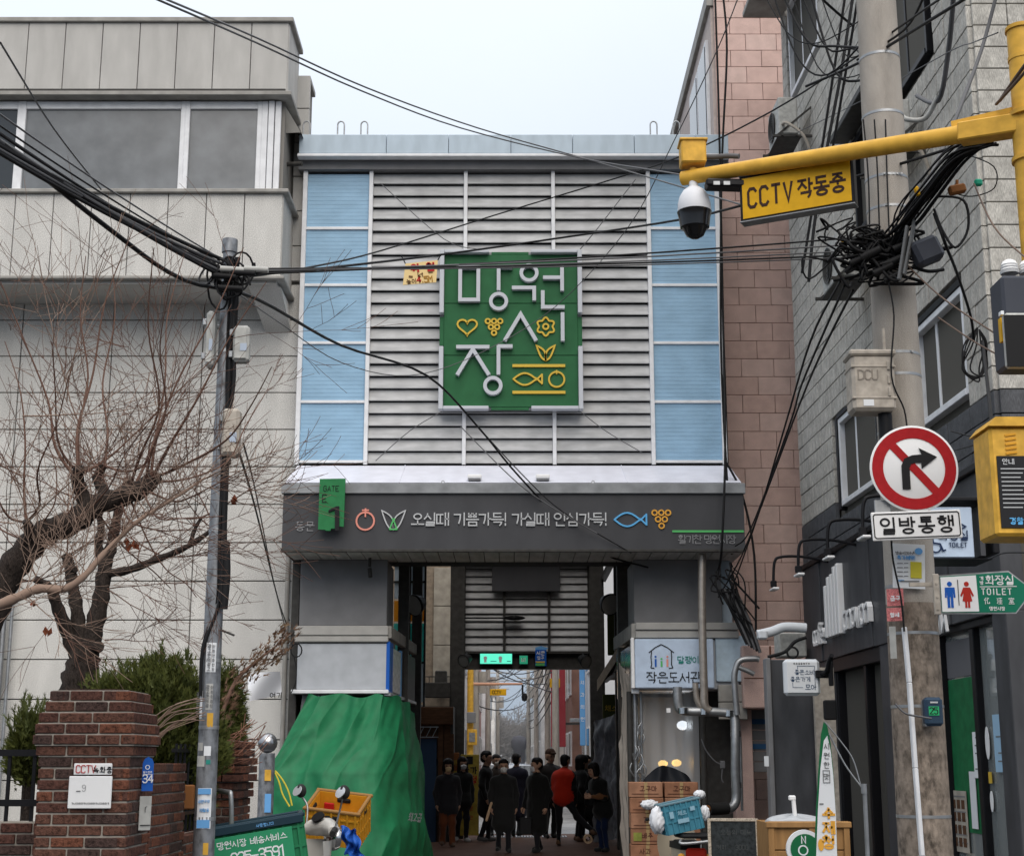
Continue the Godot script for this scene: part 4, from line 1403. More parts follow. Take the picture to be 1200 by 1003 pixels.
# ---------- the pink granite building behind the gate ----------
func build_pink_building() -> void:
	var o := thing("pink_building", "pink granite building rising behind the gate's right side", "building", V(5, 0, -26.6))
	var m := N()
	m.span(V(3.98, 0, -34), V(7.5, 16.6, -26.62))
	wpart(o, "wall", m, mat("pink_joint"))
	var tile := N()
	tile.box(Vector3.ZERO, V(0.592, 0.338, 0.05), 0.006)
	var half := N()
	half.box(Vector3.ZERO, V(0.288, 0.338, 0.05), 0.006)
	var a := tile.mesh()
	var b := half.mesh()
	for r in 48:
		var y := 0.2 + r * 0.345
		var shift := 0.3 if r % 2 == 1 else 0.0
		for k in 3:
			var mt: Material = mat(["pink_stone", "pink_stone", "pink_stone_b", "pink_stone_c"][rng.randi() % 4])
			inst(o, "granite_tile", a, mt, tf3(V(3.95 + shift + 0.6 * k + 0.3 - 5, y, rng.randf_range(-0.003, 0.003))))
		if r % 2 == 1:
			inst(o, "granite_tile", b, mat("pink_stone"), tf3(V(4.1 - 5, y, 0)))
		else:
			inst(o, "granite_tile", b, mat("pink_stone_c"), tf3(V(5.9 - 5, y, 0)))
	wpart(o, "flank", N().span(V(3.90, 0, -34), V(3.975, 16.2, -26.7)), mat("flank_pink", Color(0.5, 0.43, 0.40), 0.8, {"tex": "soft"}))
	sp(o, "flank_cap", "trim", V(3.82, 16.2, -34), V(4.1, 16.5, -26.65), 0.01)
	for k in 2:
		var w := sp(o, "window", "white_metal", V(3.84, 13.0, -28.4 - k * 1.4), V(3.91, 15.7, -27.1 - k * 1.4))
		sp(w, "pane", "dark_glass", V(3.825, 13.1, -28.3 - k * 1.4), V(3.842, 15.6, -27.2 - k * 1.4))
	m = N()
	m.span(V(3.72, 2.55, -24.9), V(4.75, 3.55, -24.2), 0.02)
	var l := thing("rusty_ledge_box", "pinkish stone box with a rust streak beside the shop pipes", "box", V(4.2, 2.55, -24.5))
	wpart(l, "stone", m, mat("pink_stone_c"))
	m = N()
	m.span(V(4.16, 2.56, -24.2), V(4.19, 3.54, -24.197))
	m.span(V(3.74, 3.02, -24.2), V(4.74, 3.035, -24.196))
	wpart(l, "rust_streak", m, mat("rust", Color(0.13, 0.06, 0.04), 0.9))

# ---------- the grey block building on the right ----------
func _wall_basis() -> Basis:
	var along := V(0.023, 0, 1.0).normalized()
	return Basis(along, UP, along.cross(UP))

func wp(depth: float, y: float, out := 0.0) -> Vector3:
	var b := _wall_basis()
	return V(wall_x(depth), y, -depth) + b.z * out

func wbox(m: M, d0: float, d1: float, y0: float, y1: float, o0: float, o1: float, bevel := 0.0) -> void:
	var b := _wall_basis()
	m.box(wp((d0 + d1) * 0.5, (y0 + y1) * 0.5, (o0 + o1) * 0.5), V(absf(d1 - d0), absf(y1 - y0), absf(o1 - o0)), bevel, b)

func build_grey_building() -> void:
	var b := _wall_basis()
	var o := thing("grey_block_building", "grey split block building along the right side of the street", "building", V(6, 0, -20))
	var m := N()
	var c0 := wp(15.4, 0, -0.06)
	var c1 := wp(25.0, 0, -0.06)
	m.prism(PackedVector2Array([U(c0.x + 0.02, -15.47), U(c1.x, c1.z), U(12, c1.z), U(12, -15.47)]), 15.0, Transform3D(Basis(RIGHT, V(0, 0, 1), UP), Vector3.ZERO))
	wpart(o, "wall", m, mat("joint"))
	var wins := []
	for q in [[1076, 500, 1137, 340, "big"], [988, 590, 1030, 470, "small"], [1046, 116, 1100, -60, "dark"], [928, 105, 962, -40, "blue"], [1010, 210, 1030, 160, "mid"]]:
		var p0 := onwall(q[0], q[1])
		var p1 := onwall(q[2], q[3])
		wins.append([-p1.z, -p0.z, minf(p0.y, p1.y), maxf(p0.y, p1.y), q[4]])
	wins[0] = [16.25, 18.15, 5.78, 7.06, "big"]
	wins[1] = [20.1, 22.26, 5.5, 6.85, "small"]
	wins[2] = [16.9, 18.5, 10.3, 12.5, "dark"]
	wins[3] = [22.3, 24.5, 13.2, 15.0, "blue"]
	wins[4] = [19.2, 20.6, 9.2, 10.7, "mid"]
	var bw := 0.40
	var bh := 0.265
	var one := N()
	for k in 4:
		one.box(V((k - 1.5) * 0.0985, 0, 0), V(0.092, bh - 0.012, 0.06 + (k % 2) * 0.006), 0.006)
	one.box(V(0, 0, -0.01), V(bw - 0.01, bh - 0.014, 0.045))
	var mesh := one.mesh()
	var kinds := ["grey_block", "grey_block", "grey_block_b", "grey_block_c"]
	var rest := {}
	for k in kinds:
		rest[k] = N()
	var dark := N()
	var placed := 0
	for i in 24:
		for r in 44:
			var d := 15.62 + i * bw
			var y := 4.95 + r * bh
			var skip := false
			for w in wins:
				if d + bw * 0.5 > w[0] and d - bw * 0.5 < w[1] and y + bh * 0.5 > w[2] and y - bh * 0.5 < w[3]:
					skip = true
			if skip:
				continue
			var t := Transform3D(b, wp(d, y, rng.randf_range(-0.004, 0.004)))
			if y < 5.62:
				dark.box(t.origin, V(bw - 0.01, bh - 0.012, 0.07), 0.006, b)
				continue
			var kind: String = kinds[rng.randi() % 4]
			if placed < 300 and y < 10.4:
				placed += 1
				t.origin -= o.position
				inst(o, "block", mesh, mat(kind), t)
			else:
				rest[kind].box(t.origin, V(bw - 0.01, bh - 0.012, 0.066), 0.006, b)
	for k in ["grey_block", "grey_block_b", "grey_block_c"]:
		wpart(o, "blockwork", rest[k], mat(k), "stuff")
	wpart(o, "painted_blockwork", dark, mat("painted_block"), "stuff")
	var front := N()
	var fdark := N()
	for i in 8:
		for r in 44:
			var y := 4.95 + r * bh
			(fdark if y < 5.62 else front).box(V(wall_x(15.4) + 0.12 + i * bw + 0.1, y, -15.42), V(bw - 0.01, bh - 0.012, 0.07), 0.006)
	wpart(o, "front_blockwork", front, mat("grey_block"), "stuff")
	wpart(o, "front_painted_blockwork", fdark, mat("painted_block"), "stuff")
	for w in wins:
		m = N()
		wbox(m, w[0], w[1], w[2], w[3], -0.20, -0.14)
		var pane := wpart(o, "window", m, mat({"big": "grey_glass", "small": "green_glass", "dark": "dark_glass", "blue": "pale_glass", "mid": "dark_glass"}[w[4]]))
		m = N()
		for q in [[w[0], w[0] + 0.07, w[2], w[3]], [w[1] - 0.07, w[1], w[2], w[3]]]:
			wbox(m, q[0], q[1], q[2], q[3], -0.15, 0.02, 0.006)
		wbox(m, w[0] + 0.07, w[1] - 0.07, w[2], w[2] + 0.08, -0.15, 0.03, 0.006)
		wbox(m, w[0] + 0.07, w[1] - 0.07, w[3] - 0.08, w[3], -0.15, 0.02, 0.006)
		var mid: float = w[0] + (w[1] - w[0]) * 0.66
		wbox(m, mid - 0.035, mid + 0.035, w[2] + 0.08, w[3] - 0.08, -0.15, -0.06, 0.006)
		wpart(pane, "window_frame", m, mat("frame_black" if w[4] in ["dark", "mid"] else "white_metal"))
		if w[4] == "big":
			m = N()
			wbox(m, mid, w[1] - 0.07, w[2] + 0.08, w[3] - 0.08, -0.13, -0.12)
			wpart(pane, "green_sash", m, mat("green_glass"))
			m = N()
			wbox(m, w[0] - 0.05, w[1] + 0.05, w[3], w[3] + 0.10, -0.1, 0.035, 0.01)
			wpart(pane, "head", m, mat("frame_black"))
		if w[4] == "small":
			m = N()
			wbox(m, w[0] - 0.08, w[0], w[2] - 0.05, w[3] + 0.05, -0.1, 0.04, 0.01)
			wbox(m, w[1], w[1] + 0.12, w[2] - 0.05, w[3] + 0.05, -0.1, 0.04, 0.01)
			wbox(m, w[0], w[1], w[3], w[3] + 0.08, -0.1, 0.04, 0.01)
			wpart(pane, "surround", m, mat("frame_black"))
	m = N()
	wbox(m, 22.0, 24.9, 15.0, 15.1, 0.0, 0.75, 0.01)
	wpart(o, "window_hood", m, mat("trim"))
	m = N()
	wbox(m, 19.0, 20.8, 10.75, 10.85, 0.0, 0.3, 0.01)
	wpart(o, "window_hood", m, mat("steel_dark"))
	_cooler(wp(23.4, 11.85, 0.42), "boxy white cooling unit on a bracket high beside the pink wall", 0.85)
	_cooler(wp(19.9, 8.2, 0.45), "white cooling unit on a bracket below the yellow camera sign", 0.95)
	_cooler(wp(17.6, 9.1, 0.35), "shaded cooling unit on the wall behind the concrete pole's top", 0.85)
	o = thing("charcoal_shop", "charcoal painted shopfront with black framed glass doors on the right", "shop", V(5.3, 0, -20))
	var seams := [15.3, 17.0, 18.7, 20.4, 22.1, 23.4, 24.6]
	for i in 6:
		m = N()
		wbox(m, seams[i] + 0.006, seams[i + 1] - 0.006, 3.25, 4.80, -0.1, 0.14 + (0.02 if i % 2 else 0.0), 0.008)
		wpart(o, "fascia_panel", m, mat("shopfront"))
	m = N()
	wbox(m, 15.3, 24.6, 4.80, 4.88, -0.1, 0.2, 0.01)
	wpart(o, "coping", m, mat("frame_black"))
	for q in [[15.3, 15.72], [19.15, 20.2], [23.0, 24.6]]:
		m = N()
		wbox(m, q[0], q[1], 0, 3.25, -0.1, 0.12, 0.01)
		wpart(o, "pier", m, mat("shopfront"))
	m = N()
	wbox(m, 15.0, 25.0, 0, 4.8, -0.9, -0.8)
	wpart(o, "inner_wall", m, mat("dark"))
	for q in [[15.72, 15.86], [16.55, 16.68], [17.75, 17.88], [18.95, 19.12]]:
		m = N()
		wbox(m, q[0], q[1], 0, 3.17, -0.08, 0.06, 0.008)
		wpart(o, "frame_post", m, mat("frame_black"))
	m = N()
	wbox(m, 15.72, 19.12, 3.17, 3.25, -0.08, 0.08, 0.008)
	wpart(o, "frame_head", m, mat("frame_black"))
	for q in [[15.86, 16.55], [16.68, 17.75], [17.88, 18.95]]:
		m = N()
		wbox(m, q[0], q[1], 0.05, 3.17, -0.03, -0.02)
		wpart(o, "glass_pane", m, mat("shop_glass", Color(0.5, 0.55, 0.55), 0.04, {"alpha": 0.25}))
	m = N()
	wbox(m, 16.72, 18.9, 0.95, 2.66, -0.016, -0.012)
	wpart(o, "green_screen", m, mat("screen_green", Color(0.015, 0.13, 0.05), 0.5, {"tex": "mottle", "scale": 0.8}))
	m = N()
	wbox(m, 16.7, 18.9, 2.68, 3.1, -0.016, -0.012)
	wpart(o, "grey_screen", m, mat("screen_grey", Color(0.13, 0.13, 0.14), 0.5))
	m = N()
	wbox(m, 15.9, 16.6, 2.45, 3.1, -0.5, -0.45)
	wpart(o, "inner_sign", m, mat("olive_light", Color(0.22, 0.24, 0.05), 0.6, {"tex": "mottle", "scale": 1.5}))
	m = N()
	wbox(m, 15.9, 16.6, 0.0, 1.0, -0.6, -0.4)
	wpart(o, "counter", m, mat("wood_dark"))
	for q in [[20.2, 20.32], [21.2, 21.32], [22.88, 23.0]]:
		m = N()
		wbox(m, q[0], q[1], 0, 3.05, -0.4, 0.06, 0.008)
		wpart(o, "frame_post", m, mat("frame_black"))
	m = N()
	wbox(m, 20.2, 23.0, 3.05, 3.25, -0.4, 0.1, 0.008)
	wpart(o, "frame_head", m, mat("frame_black"))
	for q in [[20.32, 21.2], [21.32, 22.88]]:
		m = N()
		wbox(m, q[0], q[1], 0.0, 3.05, -0.3, -0.28)
		wpart(o, "glass_pane", m, mat("shop_glass"))
	m = N()
	wbox(m, 20.4, 20.95, 0.9, 2.1, -0.27, -0.26)
	wpart(o, "green_poster", m, mat("paper_green_dim", Color(0.06, 0.2, 0.09), 0.6, {"tex": "mottle", "scale": 2.0}))
	m = N()
	wbox(m, 20.5, 20.9, 2.45, 2.85, -0.27, -0.26)
	wpart(o, "pale_notice", m, mat("paper"))
	var notes := [[15.95, 16.25, 1.62, 2.22, "paper_light_blue", "pale blue notice"], [16.72, 16.95, 1.55, 2.05, "paper", "white notice"], [16.95, 17.15, 1.0, 1.62, "bag_white", "tall white notice"], [17.3, 17.85, 0.72, 1.4, "cream", "illustrated menu"], [16.58, 16.65, 1.75, 2.0, "white", "door sticker"], [16.4, 16.53, 1.75, 2.1, "white", "oval sticker"], [16.4, 16.5, 1.2, 1.42, "white", "round sticker"], [16.4, 16.5, 1.5, 1.62, "gold", "yellow sticker"], [17.9, 18.5, 2.7, 2.95, "cladding", "grey notice"]]
	mat("paper_light_blue", Color(0.32, 0.50, 0.66), 0.6)
	for q in notes:
		m = N()
		if q[5] in ["oval sticker", "round sticker"]:
			var t := Transform3D(b, wp((q[0] + q[1]) * 0.5, (q[2] + q[3]) * 0.5, 0.0))
			m.prism(_open(_ring(0, 0, (q[1] - q[0]) * 0.5, (q[3] - q[2]) * 0.5, 16)), 0.006, t)
		else:
			wbox(m, q[0], q[1], q[2], q[3], 0.0, 0.006)
		var n := wpart(o, q[5].replace(" ", "_"), m, mat(q[4]))
		m = N()
		var lines := int((q[3] - q[2]) / 0.09)
		for k in lines:
			if rng.randf() < 0.8 and q[1] - q[0] > 0.2:
				wbox(m, q[0] + 0.04, q[1] - 0.04 - rng.randf() * 0.08, q[3] - 0.07 - k * 0.085, q[3] - 0.055 - k * 0.085, 0.0065, 0.009)
		if m.v.size():
			wpart(n, "print", m, mat("cladding"))
	m = N()
	var tb := Transform3D(b, wp(18.7, 2.02, -0.018))
	text(m, "좋은", 0.10, tb, 0.14)
	tb.origin.y -= 0.14
	text(m, "커피", 0.08, tb, 0.14)
	tb.origin.y -= 0.12
	text(m, "1500", 0.08, tb, 0.14)
	wpart(o, "window_lettering", m, mat("letter_white"))
	m = N()
	for k in 3:
		for j in 4:
			wbox(m, 17.37 + k * 0.16, 17.48 + k * 0.16, 0.78 + j * 0.14, 0.88 + j * 0.14, 0.006, 0.010)
	wpart(o, "menu_pictures", m, mat("wood_dark"))
	var ls := thing("raised_letter_sign", "raised white cut letters in front of the charcoal fascia", "sign", wp(21.4, 3.35, 0.2))
	var rel := b
	wpart(ls, "small_word", text(N(), "cafe", 0.30, Transform3D(rel, wp(23.75, 3.52, 0.15)), 0.13, 0.07, 0.04), mat("white"))
	m = N()
	for k in 5:
		var hh: float = [0.86, 0.98, 1.0, 1.10, 1.12][k]
		m.box(wp(22.7 - k * 0.2, 3.55 + hh * 0.46, 0.2), V(0.11, hh * 0.92, 0.10), 0.008, b)
	wpart(ls, "tall_capital", m, mat("white"))
	wpart(ls, "long_word", text(N(), "angwon", 0.36, Transform3D(rel, wp(21.75, 3.60, 0.15)), 0.12, 0.07, 0.12), mat("white"))
	m = N()
	m.ribbon(_v([0, 0, 0.1, 0.25, 0.12, 0.02, 0.25, 0.16, 0.3, 0.0]), 0.03, 0.03, Transform3D(rel, onwall(1103, 742, 0.16)))
	solo("script_sign", m, mat("white"), "small white script sign right of the concrete pole", "sign")
	for i in 4:
		var d: float = [17.4, 19.2, 21.0, 22.8][i]
		var lamp := thing("gooseneck_lamp", ["nearest black gooseneck lamp above the charcoal fascia", "second nearest gooseneck lamp above the charcoal fascia", "third gooseneck lamp above the charcoal fascia", "farthest gooseneck lamp, beside the pink wall"][i], "lamp", wp(d, 4.7, 0.1), 0.0, "gooseneck lamps over the shopfront")
		wpart(lamp, "arm", N().tube(smooth([wp(d, 4.72, 0.1), wp(d, 4.80, 0.5), wp(d, 4.80, 0.86), wp(d, 4.72, 0.97), wp(d, 4.42, 1.0)], 6), 0.022, 8), mat("frame_black"))
		wpart(lamp, "joint", N().box(wp(d, 4.38, 1.0), V(0.06, 0.10, 0.09), 0.01, b), mat("frame_black"))
		wpart(lamp, "head", N().box(wp(d, 4.30, 0.99), V(0.30, 0.035, 0.10), 0.01, b), mat("white"))

func _cooler(p: Vector3, label: String, w: float) -> void:
	var b := _wall_basis()
	var o := thing("cooling_unit", label, "air conditioner", p)
	o.basis = b
	var m := N()
	m.box(V(0, 0.36, 0), V(w, 0.66, 0.32), 0.02)
	part(o, "casing", m, mat("box_grey"))
	m = N()
	m.lathe([[0.0, 0.0], [0.24, 0.0], [0.26, 0.02], [0.24, 0.02], [0.22, 0.0]], Transform3D(Basis(RIGHT, PI / 2), V(-0.1, 0.36, 0.165)), 20)
	for k in 5:
		m.ribbon(_open(_ring(-0.1, 0.36, 0.05 + k * 0.042, 0.05 + k * 0.042, 18)), 0.008, 0.012, tf3(V(0, 0, 0.165)), true)
	part(o, "fan_grille", m, mat("steel_dark"))
	m = N()
	for z in [-0.12, 0.12]:
		m.box(V(0, 0.0, z), V(w + 0.1, 0.04, 0.04))
	for x in [-w * 0.5, w * 0.5]:
		m.box(V(x, -0.01, -0.1), V(0.04, 0.04, 0.75))
		m.bar(V(x, -0.02, 0.22), V(x, 0.55, -0.44), 0.03, 0.03)
	m.box(V(0, -0.03, 0), V(w, 0.012, 0.40))
	part(o, "bracket", m, mat("steel_dark"))
	part(o, "pipe", N().tube(smooth([V(w * 0.5, 0.2, 0.1), V(w * 0.5 + 0.15, 0.15, 0.05), V(w * 0.5 + 0.2, -0.1, -0.2), V(w * 0.5 + 0.1, -0.5, -0.36)]), 0.025, 6), mat("box_beige"))

# ---------- brick pillar, garden wall and fence at the left ----------
func _bricks(o: Node3D, meshes: Array, p0: Vector3, dir: Vector3, normal: Vector3, length: float, y: float, offset: float, called := "brick", bulk: M = null) -> void:
	var x := -offset
	var bl := 0.20
	while x < length - 0.02:
		var a := maxf(x, 0.0)
		var e := minf(x + bl - 0.011, length)
		x += bl
		if e - a < 0.03:
			continue
		var s := V(e - a, 0.054, 0.09)
		var c := p0 + dir * (a + e) * 0.5 - normal * (0.045 - rng.randf_range(0.0, 0.005))
		c.y = y + 0.032 + rng.randf_range(-0.001, 0.001)
		var b := Basis(dir, UP, normal) if Basis(dir, UP, normal).determinant() > 0 else Basis(-dir, UP, normal)
		b = b * Basis(UP, rng.randf_range(-0.006, 0.006))
		if bulk:
			bulk.box(c, s, 0.004, b)
			continue
		var key := int(round(s.x * 100))
		if not brick_meshes.has(key):
			var m := N()
			m.box(Vector3.ZERO, s, 0.004)
			brick_meshes[key] = m.mesh()
		inst(o, called, brick_meshes[key], mat(["brick_a", "brick_b", "brick_a", "brick_d", "brick_b", "brick_c"][rng.randi() % 6]), Transform3D(b, c - o.position))

var brick_meshes := {}

func build_garden_wall() -> void:
	var f := V(0, 0, 1)
	var s := RIGHT
	var o := thing("brick_pillar", "dark red brick gate pillar with a stepped cap at the left", "pillar", V(-2.6, 0, -9.3))
	var x0 := -2.80
	var x1 := -2.262
	var z0 := -9.0
	var z1 := -9.58
	var m := N()
	m.span(V(x0 + 0.009, 0, z1 + 0.009), V(x1 - 0.009, 1.768, z0 - 0.009))
	wpart(o, "mortar", m, mat("mortar"))
	var low := N()
	var ch := 0.0655
	for r in 27:
		var y := r * ch
		var bulk: M = low if y < 1.05 else null
		var off := 0.1 if r % 2 else 0.0
		_bricks(o, [], V(x0, 0, z0), s, f, x1 - x0, y, off, "brick", bulk)
		_bricks(o, [], V(x1, 0, z0), -f, s, z0 - z1, y, 0.1 - off, "brick", bulk)
		_bricks(o, [], V(x0, 0, z0), -f, -s, z0 - z1, y, 0.1 - off, "brick", low)
		_bricks(o, [], V(x0, 0, z1), s, -f, x1 - x0, y, off, "brick", low)
	for r in 6:
		var g: float = [0.014, 0.034, 0.026, 0.012, -0.012, -0.032][r]
		var y := 27 * ch + r * 0.0645
		sp(o, "mortar", "mortar", V(x0 - g + 0.01, y - 0.003, z1 - g + 0.01), V(x1 + g - 0.01, y + 0.0645, z0 + g - 0.01))
		var off := 0.08 if r % 2 else 0.02
		_bricks(o, [], V(x0 - g, 0, z0 + g), s, f, x1 - x0 + 2 * g, y, off)
		_bricks(o, [], V(x1 + g, 0, z0 + g), -f, s, z0 - z1 + 2 * g, y, 0.1 - off)
		_bricks(o, [], V(x0 - g, 0, z1 - g), s, -f, x1 - x0 + 2 * g, y, off, "brick", low)
		_bricks(o, [], V(x0 - g, 0, z0 + g), -f, -s, z0 - z1 + 2 * g, y, 0.1 - off, "brick", low)
	sp(o, "mortar", "brick_d", V(x0 + 0.1, 2.13, z1 + 0.1), V(x1 - 0.1, 2.165, z0 - 0.1))
	wpart(o, "hidden_bricks", low, mat("brick_b"), "stuff")
	var q := thing("recording_sign", "small white CCTV sign on the brick pillar", "sign", V(xat(108, 901, 9.0), yat(901, 9.0), z0 + 0.02))
	sp(q, "plate", "white", at(86, 908, 8.98) , at(131, 894.5, 8.97), 0.004)
	wpart(q, "red_words", text(N(), "CCTV", 0.042, facing(at(88.5, 905.5, 8.967)), 0.12, 0.002), mat("red"))
	wpart(q, "black_words", text(N(), "녹화중", 0.034, facing(at(108.5, 905.5, 8.967)), 0.13, 0.002), mat("ink"))
	q = thing("white_plate", "blank white metal plate under the small sign on the pillar", "plate", V(xat(106, 948, 9.0), yat(948, 9.0), z0 + 0.02))
	sp(q, "plate", "white", at(79, 947.5, 8.98), at(131, 909.5, 8.965), 0.004)
	m = N()
	for k in 16:
		text(m, "가나다라마"[k % 5], 0.0115, facing(at(83 + k * 2.8, 942.6, 8.963)), 0.16, 0.001)
	text(m, "9", 0.035, facing(at(95.5, 927, 8.963)), 0.06, 0.001)
	m.ribbon(_v([0, 0, 0.022, 0.001]), 0.006, 0.001, facing(at(89, 927.2, 8.963)))
	wpart(q, "print", m, mat("cladding"))
	q = thing("address_plate", "blue house number plate reading 34 beside the pillar", "sign", at(172, 926, 9.25))
	var w2 := 0.033
	wpart(q, "plate", N().prism(PackedVector2Array([U(-w2, -0.09), U(w2, -0.09), U(w2, 0.075), U(0.022, 0.10), U(0, 0.112), U(-0.022, 0.10), U(-w2, 0.075)]), 0.008, facing(at(172.5, 909, 9.25), 0.35)), mat("blue"))
	m = N()
	text(m, "34", 0.046, middle("34", 0.046, at(172.5, 917, 9.235), 0.35), 0.13, 0.002)
	text(m, "월드컵로", 0.012, middle("월드컵로", 0.012, at(172.5, 906, 9.235), 0.35), 0.13, 0.002)
	m.ribbon(_v([-0.028, 0, 0.028, 0]), 0.003, 0.002, facing(at(172.5, 907.5, 9.238), 0.35))
	m.ribbon(_open(_ring(0, 0, 0.012, 0.012, 10)), 0.004, 0.002, facing(at(172.5, 899, 9.238), 0.35), true)
	wpart(q, "lettering", m, mat("white"))
	q = thing("grey_notice_plate", "narrow grey notice plate under the blue number plate", "plate", at(169, 960, 9.27))
	wpart(q, "plate", N().box(at(169.5, 953, 9.26), V(0.075, 0.20, 0.006), 0.002, Basis(UP, 0.6)), mat("box_grey"))
	m = N()
	m.ribbon(_v([-0.03, 0, 0.03, 0]), 0.006, 0.002, facing(at(169.5, 967, 9.25), 0.6))
	m.ribbon(_v([0.0, 0, 0.0, 0.03, 0.01, 0.035]), 0.003, 0.002, facing(at(169.5, 952, 9.25), 0.6))
	wpart(q, "print", m, mat("ink"))
	o = thing("garden_wall", "dark brick garden wall with an iron railing running back from the pillar", "wall", V(-2.4, 0, -11.5))
	var low2 := N()
	var segs := [[9.6, 10.62, 1.73], [10.62, 11.95, 1.24]]
	for g in segs:
		sp(o, "mortar", "mortar", V(-2.51, 0, -g[1]), V(-2.282, g[2] - 0.01, -g[0]))
		var rows := int(g[2] / ch)
		for r in rows:
			var y: float = g[2] - (r + 1) * ch
			_bricks(o, [], V(-2.27, 0, -g[0]), -f, s, g[1] - g[0], y, 0.1 if r % 2 else 0.0, "brick", low2 if y < 0.9 else null)
			if r == 0:
				_bricks(o, [], V(-2.39, 0, -g[0]), -f, s, g[1] - g[0], y, 0.05, "brick", low2)
	sp(o, "mortar", "mortar", V(-2.90, 0, -12.95), V(-2.235, 1.9, -12.215))
	for r in 29:
		var y := 1.90 - (r + 1) * ch
		var gx := 0.06 if r < 5 and r > 1 else (0.03 if r < 7 else 0.0)
		_bricks(o, [], V(-2.91, 0, -12.2 + gx), s, f, 0.69 + gx, y, 0.1 if r % 2 else 0.0, "brick", low2 if y < 0.7 else null)
		_bricks(o, [], V(-2.22 + gx, 0, -12.2 + gx), -f, s, 0.76, y, 0.0 if r % 2 else 0.1, "brick", low2 if y < 0.7 else null)
	wpart(o, "hidden_bricks", low2, mat("brick_b"), "stuff")
	for k in 9:
		cp(o, "railing_bar", "frame_black", V(-2.37, 1.24, -10.72 - k * 0.14), V(-2.37, 1.86, -10.72 - k * 0.14), 0.01, 0.01, 6)
	m = N()
	m.span(V(-2.39, 1.80, -11.95), V(-2.35, 1.825, -10.65))
	m.span(V(-2.39, 1.36, -11.95), V(-2.35, 1.385, -10.65))
	wpart(o, "rail", m, mat("frame_black"))
	m = N()
	m.box(at(221, 934, 10.95), V(0.075, 0.17, 0.06), 0.008)
	solo("orange_box", m, mat("rust_box", Color(0.22, 0.09, 0.03), 0.7), "small orange brown box hung on the railing behind the steel pole", "box")
	o = thing("low_front_wall", "low brick wall with an iron railing left of the pillar", "wall", V(-3.6, 0, -9.4))
	sp(o, "mortar", "mortar", V(-5.5, 0, -9.5), V(-2.81, 1.38, -9.315))
	var low3 := N()
	for r in 21:
		var y := 1.38 - (r + 1) * ch
		_bricks(o, [], V(-5.5, 0, -9.3), s, f, 2.69, y, 0.1 if r % 2 else 0.0, "brick", low3 if y < 1.1 else null)
	wpart(o, "hidden_bricks", low3, mat("brick_b"), "stuff")
	m = N()
	m.span(V(-5.5, 1.77, -9.42), V(-2.8, 1.81, -9.38))
	m.span(V(-5.5, 1.47, -9.42), V(-2.8, 1.51, -9.38))
	wpart(o, "rail", m, mat("frame_black"))
	for k in 17:
		sp(o, "railing_bar", "frame_black", V(-2.96 - k * 0.155, 1.38, -9.41), V(-2.94 - k * 0.155, 1.80, -9.39))
	o = thing("white_van", "white van parked behind the railing at the left edge", "van", V(-6.4, 0, -13.6))
	m = N()
	var side := PackedVector2Array([U(-2.2, 0.35), U(1.9, 0.35), U(2.0, 0.9), U(1.85, 1.15), U(1.3, 1.95), U(-2.2, 1.98)])
	m.prism(side, 1.7, tf3(V(-6.75, 0, -14.4)))
	wpart(o, "body", m, mat("van_white", Color(0.72, 0.73, 0.75), 0.3, {"coat": 0.5}))
	for k in 2:
		sp(o, "window", "dark_glass", V(-6.9 + k * 1.0 + 0.05, 1.32, -12.7), V(-6.0 + k * 0.9, 1.8, -12.69))
	for x in [-8.2, -5.6]:
		cp(o, "wheel", "rubber", V(x, 0.33, -12.9), V(x, 0.33, -12.68), 0.33)

# ---------- trees and shrubs ----------
func _grow(thick: M, twigs: M, p: Vector3, d: Vector3, r: float, l: float, depth: int, g: RandomNumberGenerator, least: float, spread: float, lift := 0.15) -> void:
	var k := 4
	var pts := PackedVector3Array([p])
	var rad := [r]
	var q := p
	var dir := d
	for i in k:
		dir = (dir + V(g.randf_range(-1, 1), g.randf_range(-0.8, 1.0) * 0.9 + lift, g.randf_range(-1, 1)) * 0.12).normalized()
		q += dir * l / k
		pts.append(q)
		rad.append(maxf(r * (1.0 - 0.4 * (i + 1) / k), least))
		if depth > 0 and i >= 1:
			var n := 1 if g.randf() < 0.75 else 2
			for j in n:
				var side := V(g.randf_range(-1, 1), g.randf_range(-0.6, 1), g.randf_range(-1, 1)).normalized()
				side = (side - dir * side.dot(dir)).normalized()
				var nd := (dir * (1.0 - spread * 0.5) + side * spread).normalized()
				_grow(thick, twigs, q, nd, maxf(r * g.randf_range(0.4, 0.6), least), l * g.randf_range(0.5, 0.8), depth - 1, g, least, spread, lift)
	(thick if r > 0.012 else twigs).tube(pts, rad, 7 if r > 0.03 else (4 if r > 0.012 else 3), false)
	if depth > 0:
		_grow(thick, twigs, q, dir, maxf(r * 0.6, least), l * 0.75, depth - 1, g, least, spread, lift)

func _limb(m: M, p: Array, r0: float, r1: float, sides := 10) -> PackedVector3Array:
	var q := smooth(p, 6)
	var rad := []
	for i in q.size():
		var t := float(i) / (q.size() - 1)
		rad.append(lerpf(r0, r1, t) * (1.0 + 0.10 * sin(i * 1.7) + rng.randf_range(-0.05, 0.05)))
	m.tube(q, rad, sides)
	return q

